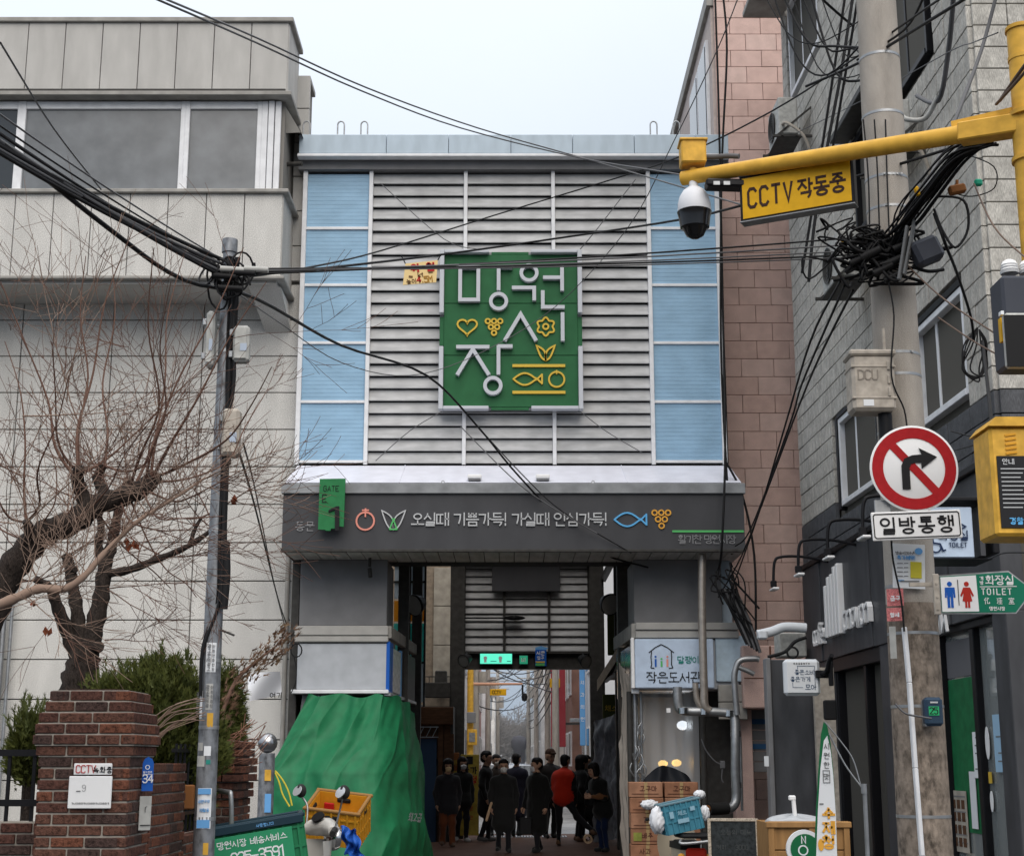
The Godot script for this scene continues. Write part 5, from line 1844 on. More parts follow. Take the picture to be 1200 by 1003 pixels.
func build_trees() -> void:
	var g := RandomNumberGenerator.new()
	g.seed = 77
	var o := thing("near_bare_tree", "bare tree leaning in from the left edge with a sawn off limb", "tree", V(-3.6, 0, -8.2))
	var m := N()
	_limb(m, [V(-3.75, 0, -8.3), V(-3.5, 1.2, -8.2), at(-30, 760, 8), at(0, 690, 8), at(22, 655, 8), at(52, 625, 8), at(85, 612, 8), at(112, 592, 8), at(140, 583, 8), at(165, 573, 8), at(182, 558, 8.05)], 0.10, 0.046, 12)
	_limb(m, [at(105, 598, 8), at(96, 580, 8), at(90, 560, 7.95), at(93, 548, 7.9)], 0.045, 0.03)
	_limb(m, [at(118, 590, 8), at(120, 575, 8.05), at(113, 560, 8.1), at(122, 545, 8.1)], 0.035, 0.02)
	_limb(m, [at(25, 650, 8), at(34, 625, 7.9), at(30, 610, 7.85)], 0.035, 0.022)
	wpart(o, "trunk", m, mat("bark"))
	var shoots := [[92, 552, 60, 400, 0.016], [92, 552, 100, 300, 0.015], [92, 556, 155, 270, 0.016], [95, 555, 250, 420, 0.013], [90, 562, 0, 330, 0.016], [150, 576, 180, 290, 0.015], [155, 575, 215, 300, 0.015], [170, 566, 200, 330, 0.013], [178, 560, 312, 330, 0.017], [178, 560, 318, 430, 0.014], [176, 562, 285, 290, 0.014], [175, 565, 310, 462, 0.012], [165, 572, 285, 550, 0.012], [122, 546, 130, 300, 0.013], [122, 546, 200, 480, 0.012], [30, 612, 5, 400, 0.013], [30, 612, 80, 440, 0.012], [30, 612, -10, 500, 0.011], [60, 620, 45, 500, 0.010], [85, 610, 170, 500, 0.010], [115, 590, 60, 470, 0.010], [50, 625, 130, 540, 0.010], [20, 655, 100, 660, 0.009], [40, 632, -20, 560, 0.010], [140, 583, 235, 620, 0.010], [165, 570, 262, 605, 0.009], [150, 578, 230, 700, 0.008], [110, 595, 200, 690, 0.008]]
	var limbs := N()
	var tw := N()
	for s in shoots:
		var d0 := 8.0
		var a := at(s[0], s[1], d0)
		var d1 := 8.0 + g.randf_range(-0.9, 0.9)
		var e := at(s[2], s[3], d1)
		var mid := a.lerp(e, 0.5) + V(g.randf_range(-0.12, 0.12), -0.06 - g.randf() * 0.1, g.randf_range(-0.1, 0.1))
		var line := smooth([a, a.lerp(mid, 0.5) + V(g.randf_range(-0.05, 0.05), -0.04, 0), mid, mid.lerp(e, 0.5) + V(g.randf_range(-0.05, 0.05), 0, 0), e], 5)
		var rad := []
		for i in line.size():
			rad.append(lerpf(s[4] * 0.72, 0.0024, pow(float(i) / (line.size() - 1), 0.7)))
		limbs.tube(line, rad, 6, false)
		for i in range(3, line.size() - 1):
			if g.randf() < 0.25:
				var dir := (line[i + 1] - line[i]).normalized()
				var side := V(g.randf_range(-1, 1), g.randf_range(-0.7, 0.9), g.randf_range(-0.8, 0.8)).normalized()
				_grow(tw, tw, line[i], (dir * 0.7 + side * 0.7).normalized(), maxf(rad[i] * 0.5, 0.0024), g.randf_range(0.18, 0.5), 1 if g.randf() < 0.8 else 2, g, 0.0014, 0.65, 0.05)
	wpart(o, "branches", limbs, mat("twig"))
	wpart(o, "twigs", tw, mat("twig"), "stuff")
	m = N()
	var vine := _limb(m, [at(-10, 712, 7.6), at(20, 700, 7.6), at(45, 690, 7.6), at(75, 690, 7.6), at(98, 675, 7.6), at(118, 652, 7.65), at(140, 630, 7.7), at(165, 608, 7.7), at(210, 580, 7.8), at(240, 560, 7.9)], 0.028, 0.006, 8)
	var pale := N()
	for i in range(6, vine.size() - 1):
		for k in 2:
			var side := V(g.randf_range(-1, 1), g.randf_range(-0.5, 0.9), g.randf_range(-0.6, 0.6)).normalized()
			if g.randf() < 0.34:
				_grow(pale, pale, vine[i], (side + V(0.3, 0.2, 0)).normalized(), 0.0034, g.randf_range(0.15, 0.38), 2, g, 0.0016, 0.6, 0.0)
	for k in 9:
		var p := at(g.randf_range(-30, 130), g.randf_range(450, 680), g.randf_range(7.4, 8.8))
		_grow(pale, pale, p, V(g.randf_range(-1, 1), g.randf_range(-0.2, 1.0), g.randf_range(-0.5, 0.5)).normalized(), 0.005, g.randf_range(0.35, 0.7), 2, g, 0.0017, 0.7, 0.05)
	var v := thing("pale_vine", "pale bare climber crossing under the near tree's limb", "vine", at(-10, 712, 7.6))
	wpart(v, "stem", m, mat("twig_pale"))
	wpart(v, "twigs", pale, mat("twig_pale"), "stuff")
	for q in [[55, 738, 7.7], [148, 633, 7.7], [152, 640, 7.72], [274, 587, 8.2], [40, 710, 7.7], [158, 641, 7.7]]:
		m = N()
		for k in 3:
			var c := at(q[0] + g.randf_range(-3, 3), q[1] + g.randf_range(-3, 3), q[2])
			var bb := Basis(V(g.randf(), g.randf(), g.randf()).normalized(), g.randf() * TAU)
			m.face([c + bb * V(-0.016, 0, 0), c + bb * V(0, 0.026, 0.004), c + bb * V(0.016, 0, 0), c + bb * V(0, -0.026, 0.004)], c - V(0, 0, 0.1))
		solo("dead_leaf", m, mat("dead_leaf"), "curled rust brown dead leaves on a bare twig", "leaf", "dead leaves on the bare tree")
	o = thing("pruned_tree", "dark pruned tree with forked stubs behind the brick pillar", "tree", V(-3.6, 0, -12))
	m = N()
	_limb(m, [V(-3.62, 0, -12), at(86, 860, 12), at(88, 815, 12), at(95, 785, 12), at(99, 768, 12)], 0.16, 0.125, 12)
	_limb(m, [at(92, 772, 12), at(80, 745, 12), at(68, 715, 11.9), at(58, 690, 11.8), at(40, 678, 11.7)], 0.07, 0.028)
	_limb(m, [at(97, 768, 12), at(93, 740, 12), at(88, 705, 12), at(81, 665, 12), at(77, 650, 12)], 0.06, 0.042)
	_limb(m, [at(102, 770, 12), at(110, 735, 12), at(118, 700, 12), at(122, 665, 12), at(130, 640, 12.05), at(138, 600, 12.1), at(150, 560, 12.1)], 0.085, 0.028)
	_limb(m, [at(108, 762, 12), at(116, 757, 11.9)], 0.05, 0.045)
	_limb(m, [at(124, 672, 12), at(150, 668, 11.9), at(185, 655, 11.8), at(220, 640, 11.7), at(252, 618, 11.7)], 0.038, 0.018)
	_limb(m, [at(222, 638, 11.7), at(228, 620, 11.7), at(236, 606, 11.7)], 0.018, 0.012)
	_limb(m, [at(124, 668, 12), at(115, 640, 12), at(118, 615, 12), at(110, 590, 12)], 0.045, 0.02)
	_limb(m, [at(82, 668, 12), at(88, 667, 11.95)], 0.03, 0.028)
	wpart(o, "trunk", m, mat("bark"))
	tw = N()
	for s in [[150, 562], [138, 602], [110, 592], [45, 680], [250, 620], [236, 606], [190, 652], [130, 640], [160, 664], [78, 652]]:
		for k in 2:
			_grow(tw, tw, at(s[0], s[1], 11.95), V(g.randf_range(-1, 1.2), g.randf_range(-0.1, 1.0), g.randf_range(-0.5, 0.5)).normalized(), 0.008, g.randf_range(0.3, 0.6), 2, g, 0.0022, 0.65, 0.08)
	for s in [[125, 690, 232, 770], [125, 690, 200, 680], [122, 750, 160, 745], [60, 710, 100, 800]]:
		_grow(tw, tw, at(s[0], s[1], 11.9), (at(s[2], s[3], 11.6) - at(s[0], s[1], 11.9)).normalized(), 0.006, 0.5, 2, g, 0.002, 0.4, -0.05)
	wpart(o, "twigs", tw, mat("twig"), "stuff")
	_shrub("round_conifer", "rounded dark green juniper shrub behind the brick pillar", V(-2.74, 1.86, -11.5), V(0.52, 0.58, 0.45), 4200, 21, 0.0)
	_shrub("small_conifer", "small dark green conifer left of the brick pillar", V(-3.27, 1.80, -10.3), V(0.11, 0.2, 0.14), 420, 22, 0.0)
	_shrub("shaggy_conifer", "shaggy conifer with drooping sprays beside the steel pole", V(-2.60, 2.02, -13.4), V(0.19, 0.46, 0.22), 1200, 23, 0.25)
	o = thing("dry_bough", "long dry conifer bough reaching up to the wall's drainpipe", "branch", at(262, 830, 13))
	m = N()
	var line := _limb(m, [at(255, 850, 12.8), at(275, 800, 13), at(300, 775, 13.3), at(322, 758, 13.6), at(337, 740, 13.8)], 0.022, 0.004, 6)
	wpart(o, "stem", m, mat("twig"))
	var le := N()
	for i in line.size():
		for k in 11:
			var p := line[i] + V(g.randf_range(-0.09, 0.09), g.randf_range(-0.13, 0.07), g.randf_range(-0.07, 0.07))
			_spray(le, p, V(0.7, 0.7, 0).normalized(), 0.07, g, Color(0.8, 0.8, 0.8).lerp(Color(1.3, 1.0, 0.8), g.randf()))
	le.tinted = true
	wpart(o, "sprays", le, mat("dry_needle"), "stuff")
	m = N()
	for k in 30:
		var a := at(g.randf_range(255, 288), g.randf_range(862, 905), 12.1)
		m.tube(smooth([a, a + V(g.randf_range(0.05, 0.15), g.randf_range(0.0, 0.08), g.randf_range(-0.05, 0.1)), a + V(g.randf_range(0.1, 0.26), g.randf_range(0.0, 0.2), g.randf_range(-0.1, 0.1))], 3), 0.0035, 3, false)
	solo("dry_sticks", m, mat("dead_stick", Color(0.26, 0.13, 0.09), 0.85), "bundle of reddish dry sticks lying on the far brick pillar", "sticks")
	m = N()
	for k in 14:
		var a := at(g.randf_range(168, 185), g.randf_range(845, 872), 10.2)
		m.tube(smooth([a, a + V(0.14, 0.08 + g.randf_range(0, 0.06), 0), a + V(0.34, g.randf_range(0.1, 0.2), 0.05)], 3), 0.004, 3, false)
	solo("bare_stems", m, mat("twig_pale"), "pale bare stems rising over the wall beside the round juniper", "stems")

func _spray(m: M, p: Vector3, d: Vector3, l: float, g: RandomNumberGenerator, tint: Color) -> void:
	m.col = tint
	var dir := (d + V(g.randf_range(-1, 1), g.randf_range(-1, 1), g.randf_range(-1, 1)) * 0.6).normalized()
	var x := dir.cross(V(g.randf_range(-1, 1), g.randf_range(-1, 1), g.randf_range(-1, 1))).normalized()
	var w := l * 0.16
	m.tri(p - x * w, p + x * w, p + dir * l)
	m.tri(p + dir * l * 0.4, p + dir * l * 0.55 + x * w * 1.2, p + dir * l * 0.95 + x * w * 2.2)
	m.tri(p + dir * l * 0.4, p + dir * l * 0.55 - x * w * 1.2, p + dir * l * 0.95 - x * w * 2.2)

func _shrub(called: String, label: String, c: Vector3, r: Vector3, count: int, sd: int, droop: float) -> void:
	var g := RandomNumberGenerator.new()
	g.seed = sd
	var lump := FastNoiseLite.new()
	lump.seed = sd
	lump.frequency = 1.6
	var m := N()
	m.tinted = true
	for k in count * 3:
		var d := V(g.randfn(), g.randfn(), g.randfn()).normalized()
		var rough := 1.0 + lump.get_noise_3dv(d * 1.4) * 0.45
		var depth := 1.0 - pow(g.randf(), 2.2) * 0.55
		var p := c + d * r * rough * depth
		var nz := lump.get_noise_3dv(p * 3.0)
		if nz < -0.24:
			continue
		var hue := Color(0.5, 0.55, 0.45).lerp(Color(1.45, 1.3, 0.9), clampf(nz + 0.35 + g.randf_range(-0.2, 0.2), 0, 1))
		var up := (d * 0.6 + UP * (0.75 - droop * 3.0 * maxf(d.x, 0.0)) + V(droop, 0, 0)).normalized()
		for j in 3:
			_spray(m, p + V(g.randf_range(-0.04, 0.04), g.randf_range(-0.04, 0.04), g.randf_range(-0.04, 0.04)), up, g.randf_range(0.04, 0.08), g, hue)
	for k in 36:
		var d := V(g.randfn(), absf(g.randfn()) + 0.3, g.randfn()).normalized()
		var p := c + d * r * (1.0 + lump.get_noise_3dv(d * 1.4) * 0.45)
		for j in 9:
			_spray(m, p + (UP * 0.8 + d * 0.4) * j * 0.016, (UP + d * 0.4).normalized(), 0.055, g, Color(1.7, 1.3, 1.1))
	var o := thing(called, label, "shrub", V(c.x, 0, c.z))
	wpart(o, "crown", m, mat("needle"), "stuff")
	var t := N()
	for k in 6:
		var a := TAU * k / 6.0
		_limb(t, [V(c.x, 0, c.z), c + V(cos(a) * r.x * 0.2, -r.y * 0.5, sin(a) * r.z * 0.2), c + V(cos(a) * r.x * 0.6, r.y * 0.3, sin(a) * r.z * 0.6)], 0.03, 0.006, 6)
	wpart(o, "trunk", t, mat("bark"))

# ---------- the kiosks under the gate ----------
func build_kiosks() -> void:
	var o := thing("left_kiosk", "pale grey panelled kiosk box under the gate's left end with a blue edge", "kiosk", V(-2.8, 2.8, -25))
	var m := N()
	m.span(V(-3.50, 2.86, -26.0), V(-2.04, 3.60, -24.42), 0.01)
	wpart(o, "front_panel", m, mat("panel_grey"))
	for q in [[3.62, 3.72, 0.03], [3.725, 3.88, 0.05]]:
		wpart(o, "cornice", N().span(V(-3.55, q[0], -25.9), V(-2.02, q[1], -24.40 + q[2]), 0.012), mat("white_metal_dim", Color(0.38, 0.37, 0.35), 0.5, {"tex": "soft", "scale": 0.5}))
	sp(o, "bottom_rail", "white_metal", V(-3.58, 2.79, -26.0), V(-2.0, 2.855, -24.36), 0.01)
	var a := V(-2.02, 0, -24.42)
	var b := V(-1.86, 0, -28.4)
	var dir := (b - a).normalized()
	var bs := Basis(dir, UP, dir.cross(UP))
	wpart(o, "flank_cornice", N().box((a + b) * 0.5 + UP * 3.78, V(4.0, 0.2, 0.1), 0.01, bs), mat("trim"))
	wpart(o, "blue_strip", N().box(a + dir * 0.22 + UP * 3.22, V(0.46, 0.82, 0.06), 0.008, bs), mat("blue"))
	wpart(o, "picture_panel", N().box(a + dir * 1.05 + UP * 3.2, V(1.1, 0.72, 0.05), 0.008, bs), mat("picture", Color(0.48, 0.5, 0.5), 0.4, {"tex": "worn", "scale": V(2, 0.6, 2)}))
	wpart(o, "pale_blue_strip", N().box(a + dir * 1.72 + UP * 3.2, V(0.16, 0.8, 0.052), 0.008, bs), mat("paper_blue"))
	wpart(o, "dark_panel", N().box(a + dir * 2.9 + UP * 3.2, V(2.2, 0.84, 0.05), 0.008, bs), mat("steel_dark"))
	wpart(o, "flank_rail", N().box((a + b) * 0.5 + UP * 2.78, V(4.0, 0.06, 0.12), 0.01, bs), mat("steel"))
	sp(o, "lower_body", "steel_dark", V(-3.5, 0, -26.5), V(-2.1, 2.8, -25.2))
	for k in 3:
		wpart(o, "grey_tray", N().box(V(-3.42 + k * 0.16, 2.2, -24.6 + k * 0.06), V(0.12, 1.15, 0.05), 0.008, Basis(V(0, 0, 1), -0.10)), mat("cladding"))
		wpart(o, "tray_edge", N().box(V(-3.355 + k * 0.16, 2.2, -24.56 + k * 0.06), V(0.025, 1.15, 0.05), 0.006, Basis(V(0, 0, 1), -0.10)), mat("steel"))
	m = N()
	var ring := PackedVector3Array()
	for k in 15:
		var t := TAU * k / 12.0
		ring.append(at(347 + cos(t) * 6.5, 762 + sin(t) * 8, 24.3))
	m.tube(ring, 0.012, 6)
	m.tube(smooth([at(344, 768, 24.3), at(347, 785, 24.3), at(346, 800, 24.3), at(341, 812, 24.3)]), 0.009, 5)
	solo("coiled_wire", m, mat("cable"), "small coil of black wire at the left kiosk's upper corner", "cable")

	o = thing("right_kiosk", "kiosk box under the gate's right end with a mirrored flank", "kiosk", V(2.8, 2.8, -25))
	for q in [[3.68, 3.80, 0.02], [3.81, 3.93, 0.05]]:
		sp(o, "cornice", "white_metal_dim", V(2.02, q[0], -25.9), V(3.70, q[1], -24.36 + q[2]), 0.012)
	sp(o, "front_panel", "panel_grey", V(2.05, 2.86, -26.0), V(3.70, 3.66, -24.44), 0.01)
	wpart(o, "blue_side_panel", N().span(V(3.32, 2.98, -24.44), V(3.92, 3.72, -24.38), 0.01), mat("pale_blue_panel", Color(0.44, 0.55, 0.64), 0.5, {"tex": "soft"}))
	for k in 2:
		sp(o, "grey_side_box", "trim", V(3.34, 2.38 + k * 0.28, -24.44), V(3.80, 2.65 + k * 0.28, -24.36), 0.01)
	a = V(2.0, 0, -24.42)
	b = V(1.90, 0, -27.2)
	dir = (b - a).normalized()
	bs = Basis(-dir, UP, UP.cross(dir) * -1.0)
	bs = Basis(dir, UP, dir.cross(UP))
	wpart(o, "flank_cornice", N().box((a + b) * 0.5 + UP * 3.8, V(2.85, 0.24, 0.1), 0.01, bs), mat("trim"))
	for k in 2:
		wpart(o, "mirror_panel", N().box(a + dir * (0.62 + k * 1.3) + UP * 3.2, V(1.26, 0.80, 0.05), 0.008, bs), mat("mirror_dull", Color(0.5, 0.5, 0.5), 0.12, {"metal": 0.9}))
	wpart(o, "white_edge", N().box(a + UP * 3.22, V(0.08, 0.86, 0.12), 0.01, bs), mat("white_metal"))
	sp(o, "lower_body", "steel_dark", V(3.0, 0, -26.5), V(3.9, 2.86, -25.1))
	var s := thing("library_sign", "pale blue sign box with a hand drawn house and Korean lettering", "sign", V(2.6, 2.86, -24.3))
	wpart(s, "box", N().span(V(1.99, 2.87, -24.42), V(3.27, 3.66, -24.26), 0.015), mat("pale_sign", Color(0.50, 0.60, 0.74), 0.45, {"tex": "soft", "scale": 0.6}))
	sp(s, "white_edge", "white", V(1.93, 2.87, -24.40), V(1.985, 3.68, -24.25), 0.01)
	var z := -24.258
	var f0 := facing(V(0, 0, z))
	wpart(s, "black_lettering", text(N(), "작은도서관", 0.17, facing(V(2.17, 2.96, z)), 0.09, 0.008, 0.05), mat("ink"))
	wpart(s, "green_lettering", text(N(), "달팽이", 0.11, facing(V(2.68, 3.27, z)), 0.11, 0.008, 0.09), mat("paper_green"))
	m = N()
	m.ribbon(_v([2.22, 3.44, 2.32, 3.52, 2.42, 3.57, 2.52, 3.52, 2.62, 3.44]), 0.016, 0.006, f0)
	m.ribbon(_v([2.26, 3.46, 2.25, 3.36, 2.26, 3.25, 2.245, 3.20]), 0.016, 0.0065, f0)
	m.ribbon(_v([2.58, 3.46, 2.585, 3.36, 2.58, 3.25, 2.60, 3.20]), 0.016, 0.0068, f0)
	m.ribbon(_v([2.25, 3.195, 2.30, 3.19]), 0.014, 0.0072, f0)
	m.ribbon(_v([2.54, 3.19, 2.60, 3.195]), 0.014, 0.0072, f0)
	wpart(s, "drawn_house", m, mat("ink"))
	for k in 3:
		m = N()
		var x := 2.325 + k * 0.095
		m.ribbon(_v([x, 3.22, x, 3.33 - (k % 2) * 0.03]), 0.03, 0.006, f0)
		m.prism(_open(_ring(x, 3.375 - (k % 2) * 0.035, 0.017, 0.017, 10)), 0.006, f0)
		wpart(s, "drawn_figure", m, mat(["blue", "leaf_line", "pink_line"][k]))
	o = thing("drain_pipes", "shiny steel pipes joining and dropping beside the shop's curtain", "pipe", at(845, 900, 24.0))
	wpart(o, "vertical_pipe", N().tube(smooth([at(823, 650, 23.9), at(823, 720, 23.9), at(825, 800, 23.9), at(826, 826, 23.9), at(832, 833, 23.9)], 6), 0.065, 12), mat("pipe_warm", Color(0.36, 0.32, 0.28), 0.35, {"metal": 0.6, "tex": "mottle"}))
	wpart(o, "waste_pipe", N().tube(smooth([at(794, 805, 24.0), at(795, 825, 24.0), at(801, 833, 24.0), at(830, 834, 23.95), at(855, 836, 23.95), at(861, 842, 23.95), at(862, 870, 23.9), at(862, 905, 23.9), at(863, 935, 23.9), at(858, 946, 23.85), at(848, 948, 23.8), at(838, 948, 23.7)], 6), 0.072, 14), mat("steel"))
	m = N()
	for q in [[801, 833], [826, 834], [855, 836], [862, 860], [863, 920]]:
		var c := at(q[0], q[1], 23.94)
		m.cyl(c - UP * 0.045, c + UP * 0.045, 0.085, 0.085, 12)
	wpart(o, "clamp", m, mat("chrome"))
	wpart(o, "black_sleeve", N().tube(smooth([at(852, 947, 23.8), at(840, 948, 23.7), at(830, 948, 23.6)]), 0.095, 12), mat("rubber"))
	wpart(o, "pipe_mouth", N().cyl(at(830, 948, 23.6), at(828.5, 948, 23.58), 0.06), mat("rust_box", Color(0.22, 0.09, 0.03), 0.7))
	m = N()
	m.tube(smooth([at(864, 838, 23.9), at(861, 800, 23.9), at(862, 785, 23.9), at(868, 774, 23.9), at(885, 772, 23.9), at(890, 773, 23.9)], 6), 0.05, 10)
	m.tube(smooth([at(866, 782, 23.9), at(876, 786, 23.9), at(884, 790, 23.9)], 5), 0.04, 8)
	m.tube(smooth([at(865, 840, 24.1), at(868, 870, 24.1), at(870, 950, 24.1)], 5), 0.022, 6)
	wpart(o, "bent_conduit", m, mat("steel"))
	wpart(o, "side_pipe", N().tube(smooth([at(815, 800, 23.95), at(817, 820, 23.95), at(824, 832, 23.95)], 5), 0.05, 8), mat("pipe_warm"))
	sp(o, "tap", "white", at(781, 830, 23.85), at(786, 835, 23.8))
	m = N()
	m.tube(smooth([at(822, 866, 24.2), at(828, 880, 24.2), at(838, 892, 24.2), at(846, 896, 24.2)]), 0.012, 5)
	m.box(at(847, 896, 24.1), V(0.08, 0.12, 0.05), 0.01)
	m.tube(smooth([at(847, 900, 24.1), at(846, 912, 24.1), at(848, 917, 24.1)]), 0.01, 5)
	solo("hanging_socket", m, mat("cable_grey"), "grey wire with a hanging socket in the dark bay beside the pipes", "socket")
	var c := thing("shop_curtain", "clear plastic shop curtain with lamps glowing behind it", "curtain", V(2.6, 0, -24.9))
	var g := []
	for j in 15:
		var row := []
		for i in 25:
			var u := i / 24.0
			row.append(V(2.10 + u * 0.98, 2.84 - j * 2.84 / 14.0, -24.95 + sin(u * 24.0) * 0.02 + sin(u * 7.0 + j * 0.4) * 0.03))
		g.append(row)
	m = N()
	_sheet(m, g)
	wpart(c, "sheet", m, mat("curtain", Color(0.44, 0.45, 0.46), 0.35, {"alpha": 0.78, "both": true}))
	wpart(c, "back_wall", N().span(V(2.0, 0, -27.4), V(3.2, 2.85, -27.3)), mat("shop_back", Color(0.36, 0.31, 0.25), 0.8, {"tex": "mottle"}))
	for q in [[777, 895, 26.0, true], [793, 894, 26.0, true], [815, 894, 26.0, true], [800, 850, 26.0, false]]:
		var p := at(q[0], q[1], q[2])
		var lamp := thing("warm_bulb" if q[3] else "white_bulb", "white bulb glowing high behind the shop's plastic curtain" if not q[3] else "%s warm bulb in the row behind the shop's curtain" % ["leftmost", "middle", "rightmost"][[777, 793, 815].find(q[0])], "lamp", p, 0.0, "warm bulbs behind the curtain" if q[3] else "")
		part(lamp, "bulb", N().ball(Vector3.ZERO, V(0.085, 0.06, 0.07) if q[3] else V(0.10, 0.08, 0.08)), mat("bulb_warm" if q[3] else "bulb_white", Color(0.9, 0.62, 0.2) if q[3] else Color(0.9, 0.93, 1.0), 0.4, {"glow": 2.6, "glow_color": Color(1.0, 0.62, 0.16) if q[3] else Color(0.85, 0.92, 1.0)}))
		part(lamp, "cord", N().cyl(V(0, 0.05, 0), V(0, 0.5, 0), 0.008, 0.008, 6), mat("cable"))
		var li := OmniLight3D.new()
		li.name = "bulb_light"
		li.light_color = Color(1.0, 0.78, 0.45) if q[3] else Color(0.92, 0.96, 1.0)
		li.light_energy = 0.10 if q[3] else 0.22
		li.light_size = 0.05
		li.omni_range = 12.0
		li.omni_attenuation = 2.0
		li.shadow_enabled = true
		lamp.add_child(li)
	o = thing("pipe_stand", "dark posts and thin pipes at the left of the shop curtain", "frame", V(2.0, 0, -24.9))
	for q in [[2.02, 0.035, "steel"], [2.12, 0.02, "steel"], [1.93, 0.05, "steel_dark"], [3.12, 0.05, "steel_dark"]]:
		wpart(o, "post", N().cyl(V(q[0], 0, -24.75), V(q[0], 2.84, -24.75), q[1]), mat(q[2]))
	m = N()
	var r := RandomNumberGenerator.new()
	r.seed = 4
	for k in 12:
		var p := V(1.92 + r.randf() * 0.22, 2.4 - r.randf() * 0.8, -24.62)
		m.tube(smooth([p, p + V(r.randf_range(-0.08, 0.08), -0.1, 0.02), p + V(r.randf_range(-0.08, 0.08), -0.22, 0.0), p + V(r.randf_range(-0.05, 0.05), -0.12, 0.03)]), 0.012, 5)
	wpart(o, "hooks", m, mat("steel"))

# ---------- signs fixed to the gate ----------
func build_signs() -> void:
	var d := 24.8
	var z := -24.72
	var o := thing("market_sign", "square green market signboard with raised grey Korean letters and gold drawings", "sign", V(-0.03, 7.58, -24.8))
	var x0 := -1.185
	var x1 := 1.145
	var y1 := 10.42
	var y0 := 7.66
	var sx := (x1 - x0) / 735.0
	var sy := (y1 - y0) / 845.0
	var m := N()
	m.span(V(x0 - 0.07, y0 - 0.03, -24.96), V(x1 + 0.07, y1 + 0.06, -24.86), 0.01)
	wpart(o, "backing", m, mat("fascia_edge"))
	for k in 3:
		var ya: float = [y0, y0 + 0.925, y0 + 1.865][k]
		var yb: float = [y0 + 0.92, y0 + 1.86, y1][k]
		sp(o, "green_panel", "sign_green", V(x0, ya + 0.004, -24.86), V(x1, yb - 0.002, -24.83), 0.004)
	for q in [[x0 - 0.075, y0 + 1.10, x0 - 0.002, y0 + 1.62], [x1 + 0.002, y0 + 1.10, x1 + 0.075, y0 + 1.62], [-0.36, y1 + 0.002, 0.29, y1 + 0.05], [-0.36, y0 - 0.05, 0.29, y0 - 0.002]]:
		sp(o, "green_tab", "sign_green", V(q[0], q[1], -24.86), V(q[2], q[3], -24.835), 0.004)
	var fr := [[x0 - 0.08, y0 + 1.66, x0, y1 + 0.06], [x0 - 0.08, y0 - 0.06, x0, y0 + 1.06], [x1, y0 + 1.66, x1 + 0.08, y1 + 0.06], [x1, y0 - 0.06, x1 + 0.08, y0 + 1.06], [x0, y1, -0.40, y1 + 0.06], [0.33, y1, x1, y1 + 0.06], [x0, y0 - 0.06, -0.40, y0], [0.33, y0 - 0.06, x1, y0]]
	for q in fr:
		sp(o, "frame_strip", "letter_grey", V(q[0] + 0.002, q[1] + 0.002, -24.88), V(q[2] - 0.002, q[3] - 0.002, -24.71), 0.006)
	var px := func(u: float, v: float) -> Vector2: return U(x0 + (u - 102.0) * sx, y1 - (v - 70.0) * sy)
	var t := facing(V(0, 0, -24.83))
	var lw := 0.064
	var strokes := {
		"letter_mang": [[190, 150, 190, 332, 290, 332, 290, 150, 190, 150], [402, 275, 402, 148], [402, 148, 474, 148]],
		"letter_won": [[480, 265, 598, 265, 598, 332], [752, 140, 752, 278], [652, 208, 752, 208], [645, 286, 645, 373, 760, 373]],
		"letter_si": [[438, 555, 523, 412, 606, 555], [753, 408, 753, 556]],
		"letter_jang": [[176, 593, 348, 593], [180, 742, 262, 606, 348, 742], [402, 740, 402, 590], [402, 590, 474, 590]],
	}
	var rings := {"letter_mang": [402, 341, 43], "letter_won": [570, 182, 43], "letter_jang": [372, 804, 43]}
	for key in strokes:
		m = N()
		var lift := 0.0
		for s in strokes[key]:
			var q := PackedVector2Array()
			for i in range(0, s.size(), 2):
				q.append(px.call(s[i], s[i + 1]))
			var loop: bool = q[0].distance_to(q[q.size() - 1]) < 0.01
			if loop:
				q.remove_at(q.size() - 1)
			lift += 0.001
			m.ribbon(q, lw, 0.10 + lift, t, loop)
		if rings.has(key):
			var r: Array = rings[key]
			var c: Vector2 = px.call(r[0], r[1])
			m.ribbon(_open(_ring(c.x, c.y, r[2] * sx, r[2] * sx, 32)), lw * 0.95, 0.105, t, true)
		wpart(o, key, m, mat("letter_grey"))
	var gold := mat("gold")
	var gw := 0.03
	m = N()
	var hp := PackedVector2Array()
	for i in 28:
		var a := TAU * i / 28.0
		hp.append(px.call(230.0 + 54.0 * pow(sin(a), 3), 474.0 - 3.0 * (13.0 * cos(a) - 5.0 * cos(2 * a) - 2.0 * cos(3 * a) - cos(4 * a))))
	m.ribbon(hp, gw, 0.035, t, true)
	wpart(o, "gold_heart", m, gold)
	m = N()
	var gc: Vector2 = px.call(377, 446)
	_grapes(m, gc, 34 * sx, gw * 0.95, t, 0.035)
	wpart(o, "gold_grapes", m, gold)
	m = N()
	var fl := PackedVector2Array()
	for i in 48:
		var a := TAU * i / 48.0
		var rr := 44.0 + 7.0 * cos(a * 6.0)
		fl.append(px.call(661.0 + rr * sin(a), 476.0 - rr * cos(a)))
	m.ribbon(fl, gw, 0.035, t, true)
	var fc: Vector2 = px.call(661, 476)
	m.ribbon(_open(_ring(fc.x, fc.y, 15 * sx, 15 * sx, 14)), gw, 0.036, t, true)
	wpart(o, "gold_flower", m, gold)
	m = N()
	_leaf_pair(m, px.call(660, 622), 0.168, gw, t, 0.035)
	wpart(o, "gold_leaves", m, gold)
	for y in [691, 836]:
		m = N()
		var q0: Vector2 = px.call(482, y)
		var q1: Vector2 = px.call(762, y)
		m.ribbon(PackedVector2Array([q0, q1]), 0.05, 0.035, t)
		wpart(o, "gold_bar", m, gold)
	m = N()
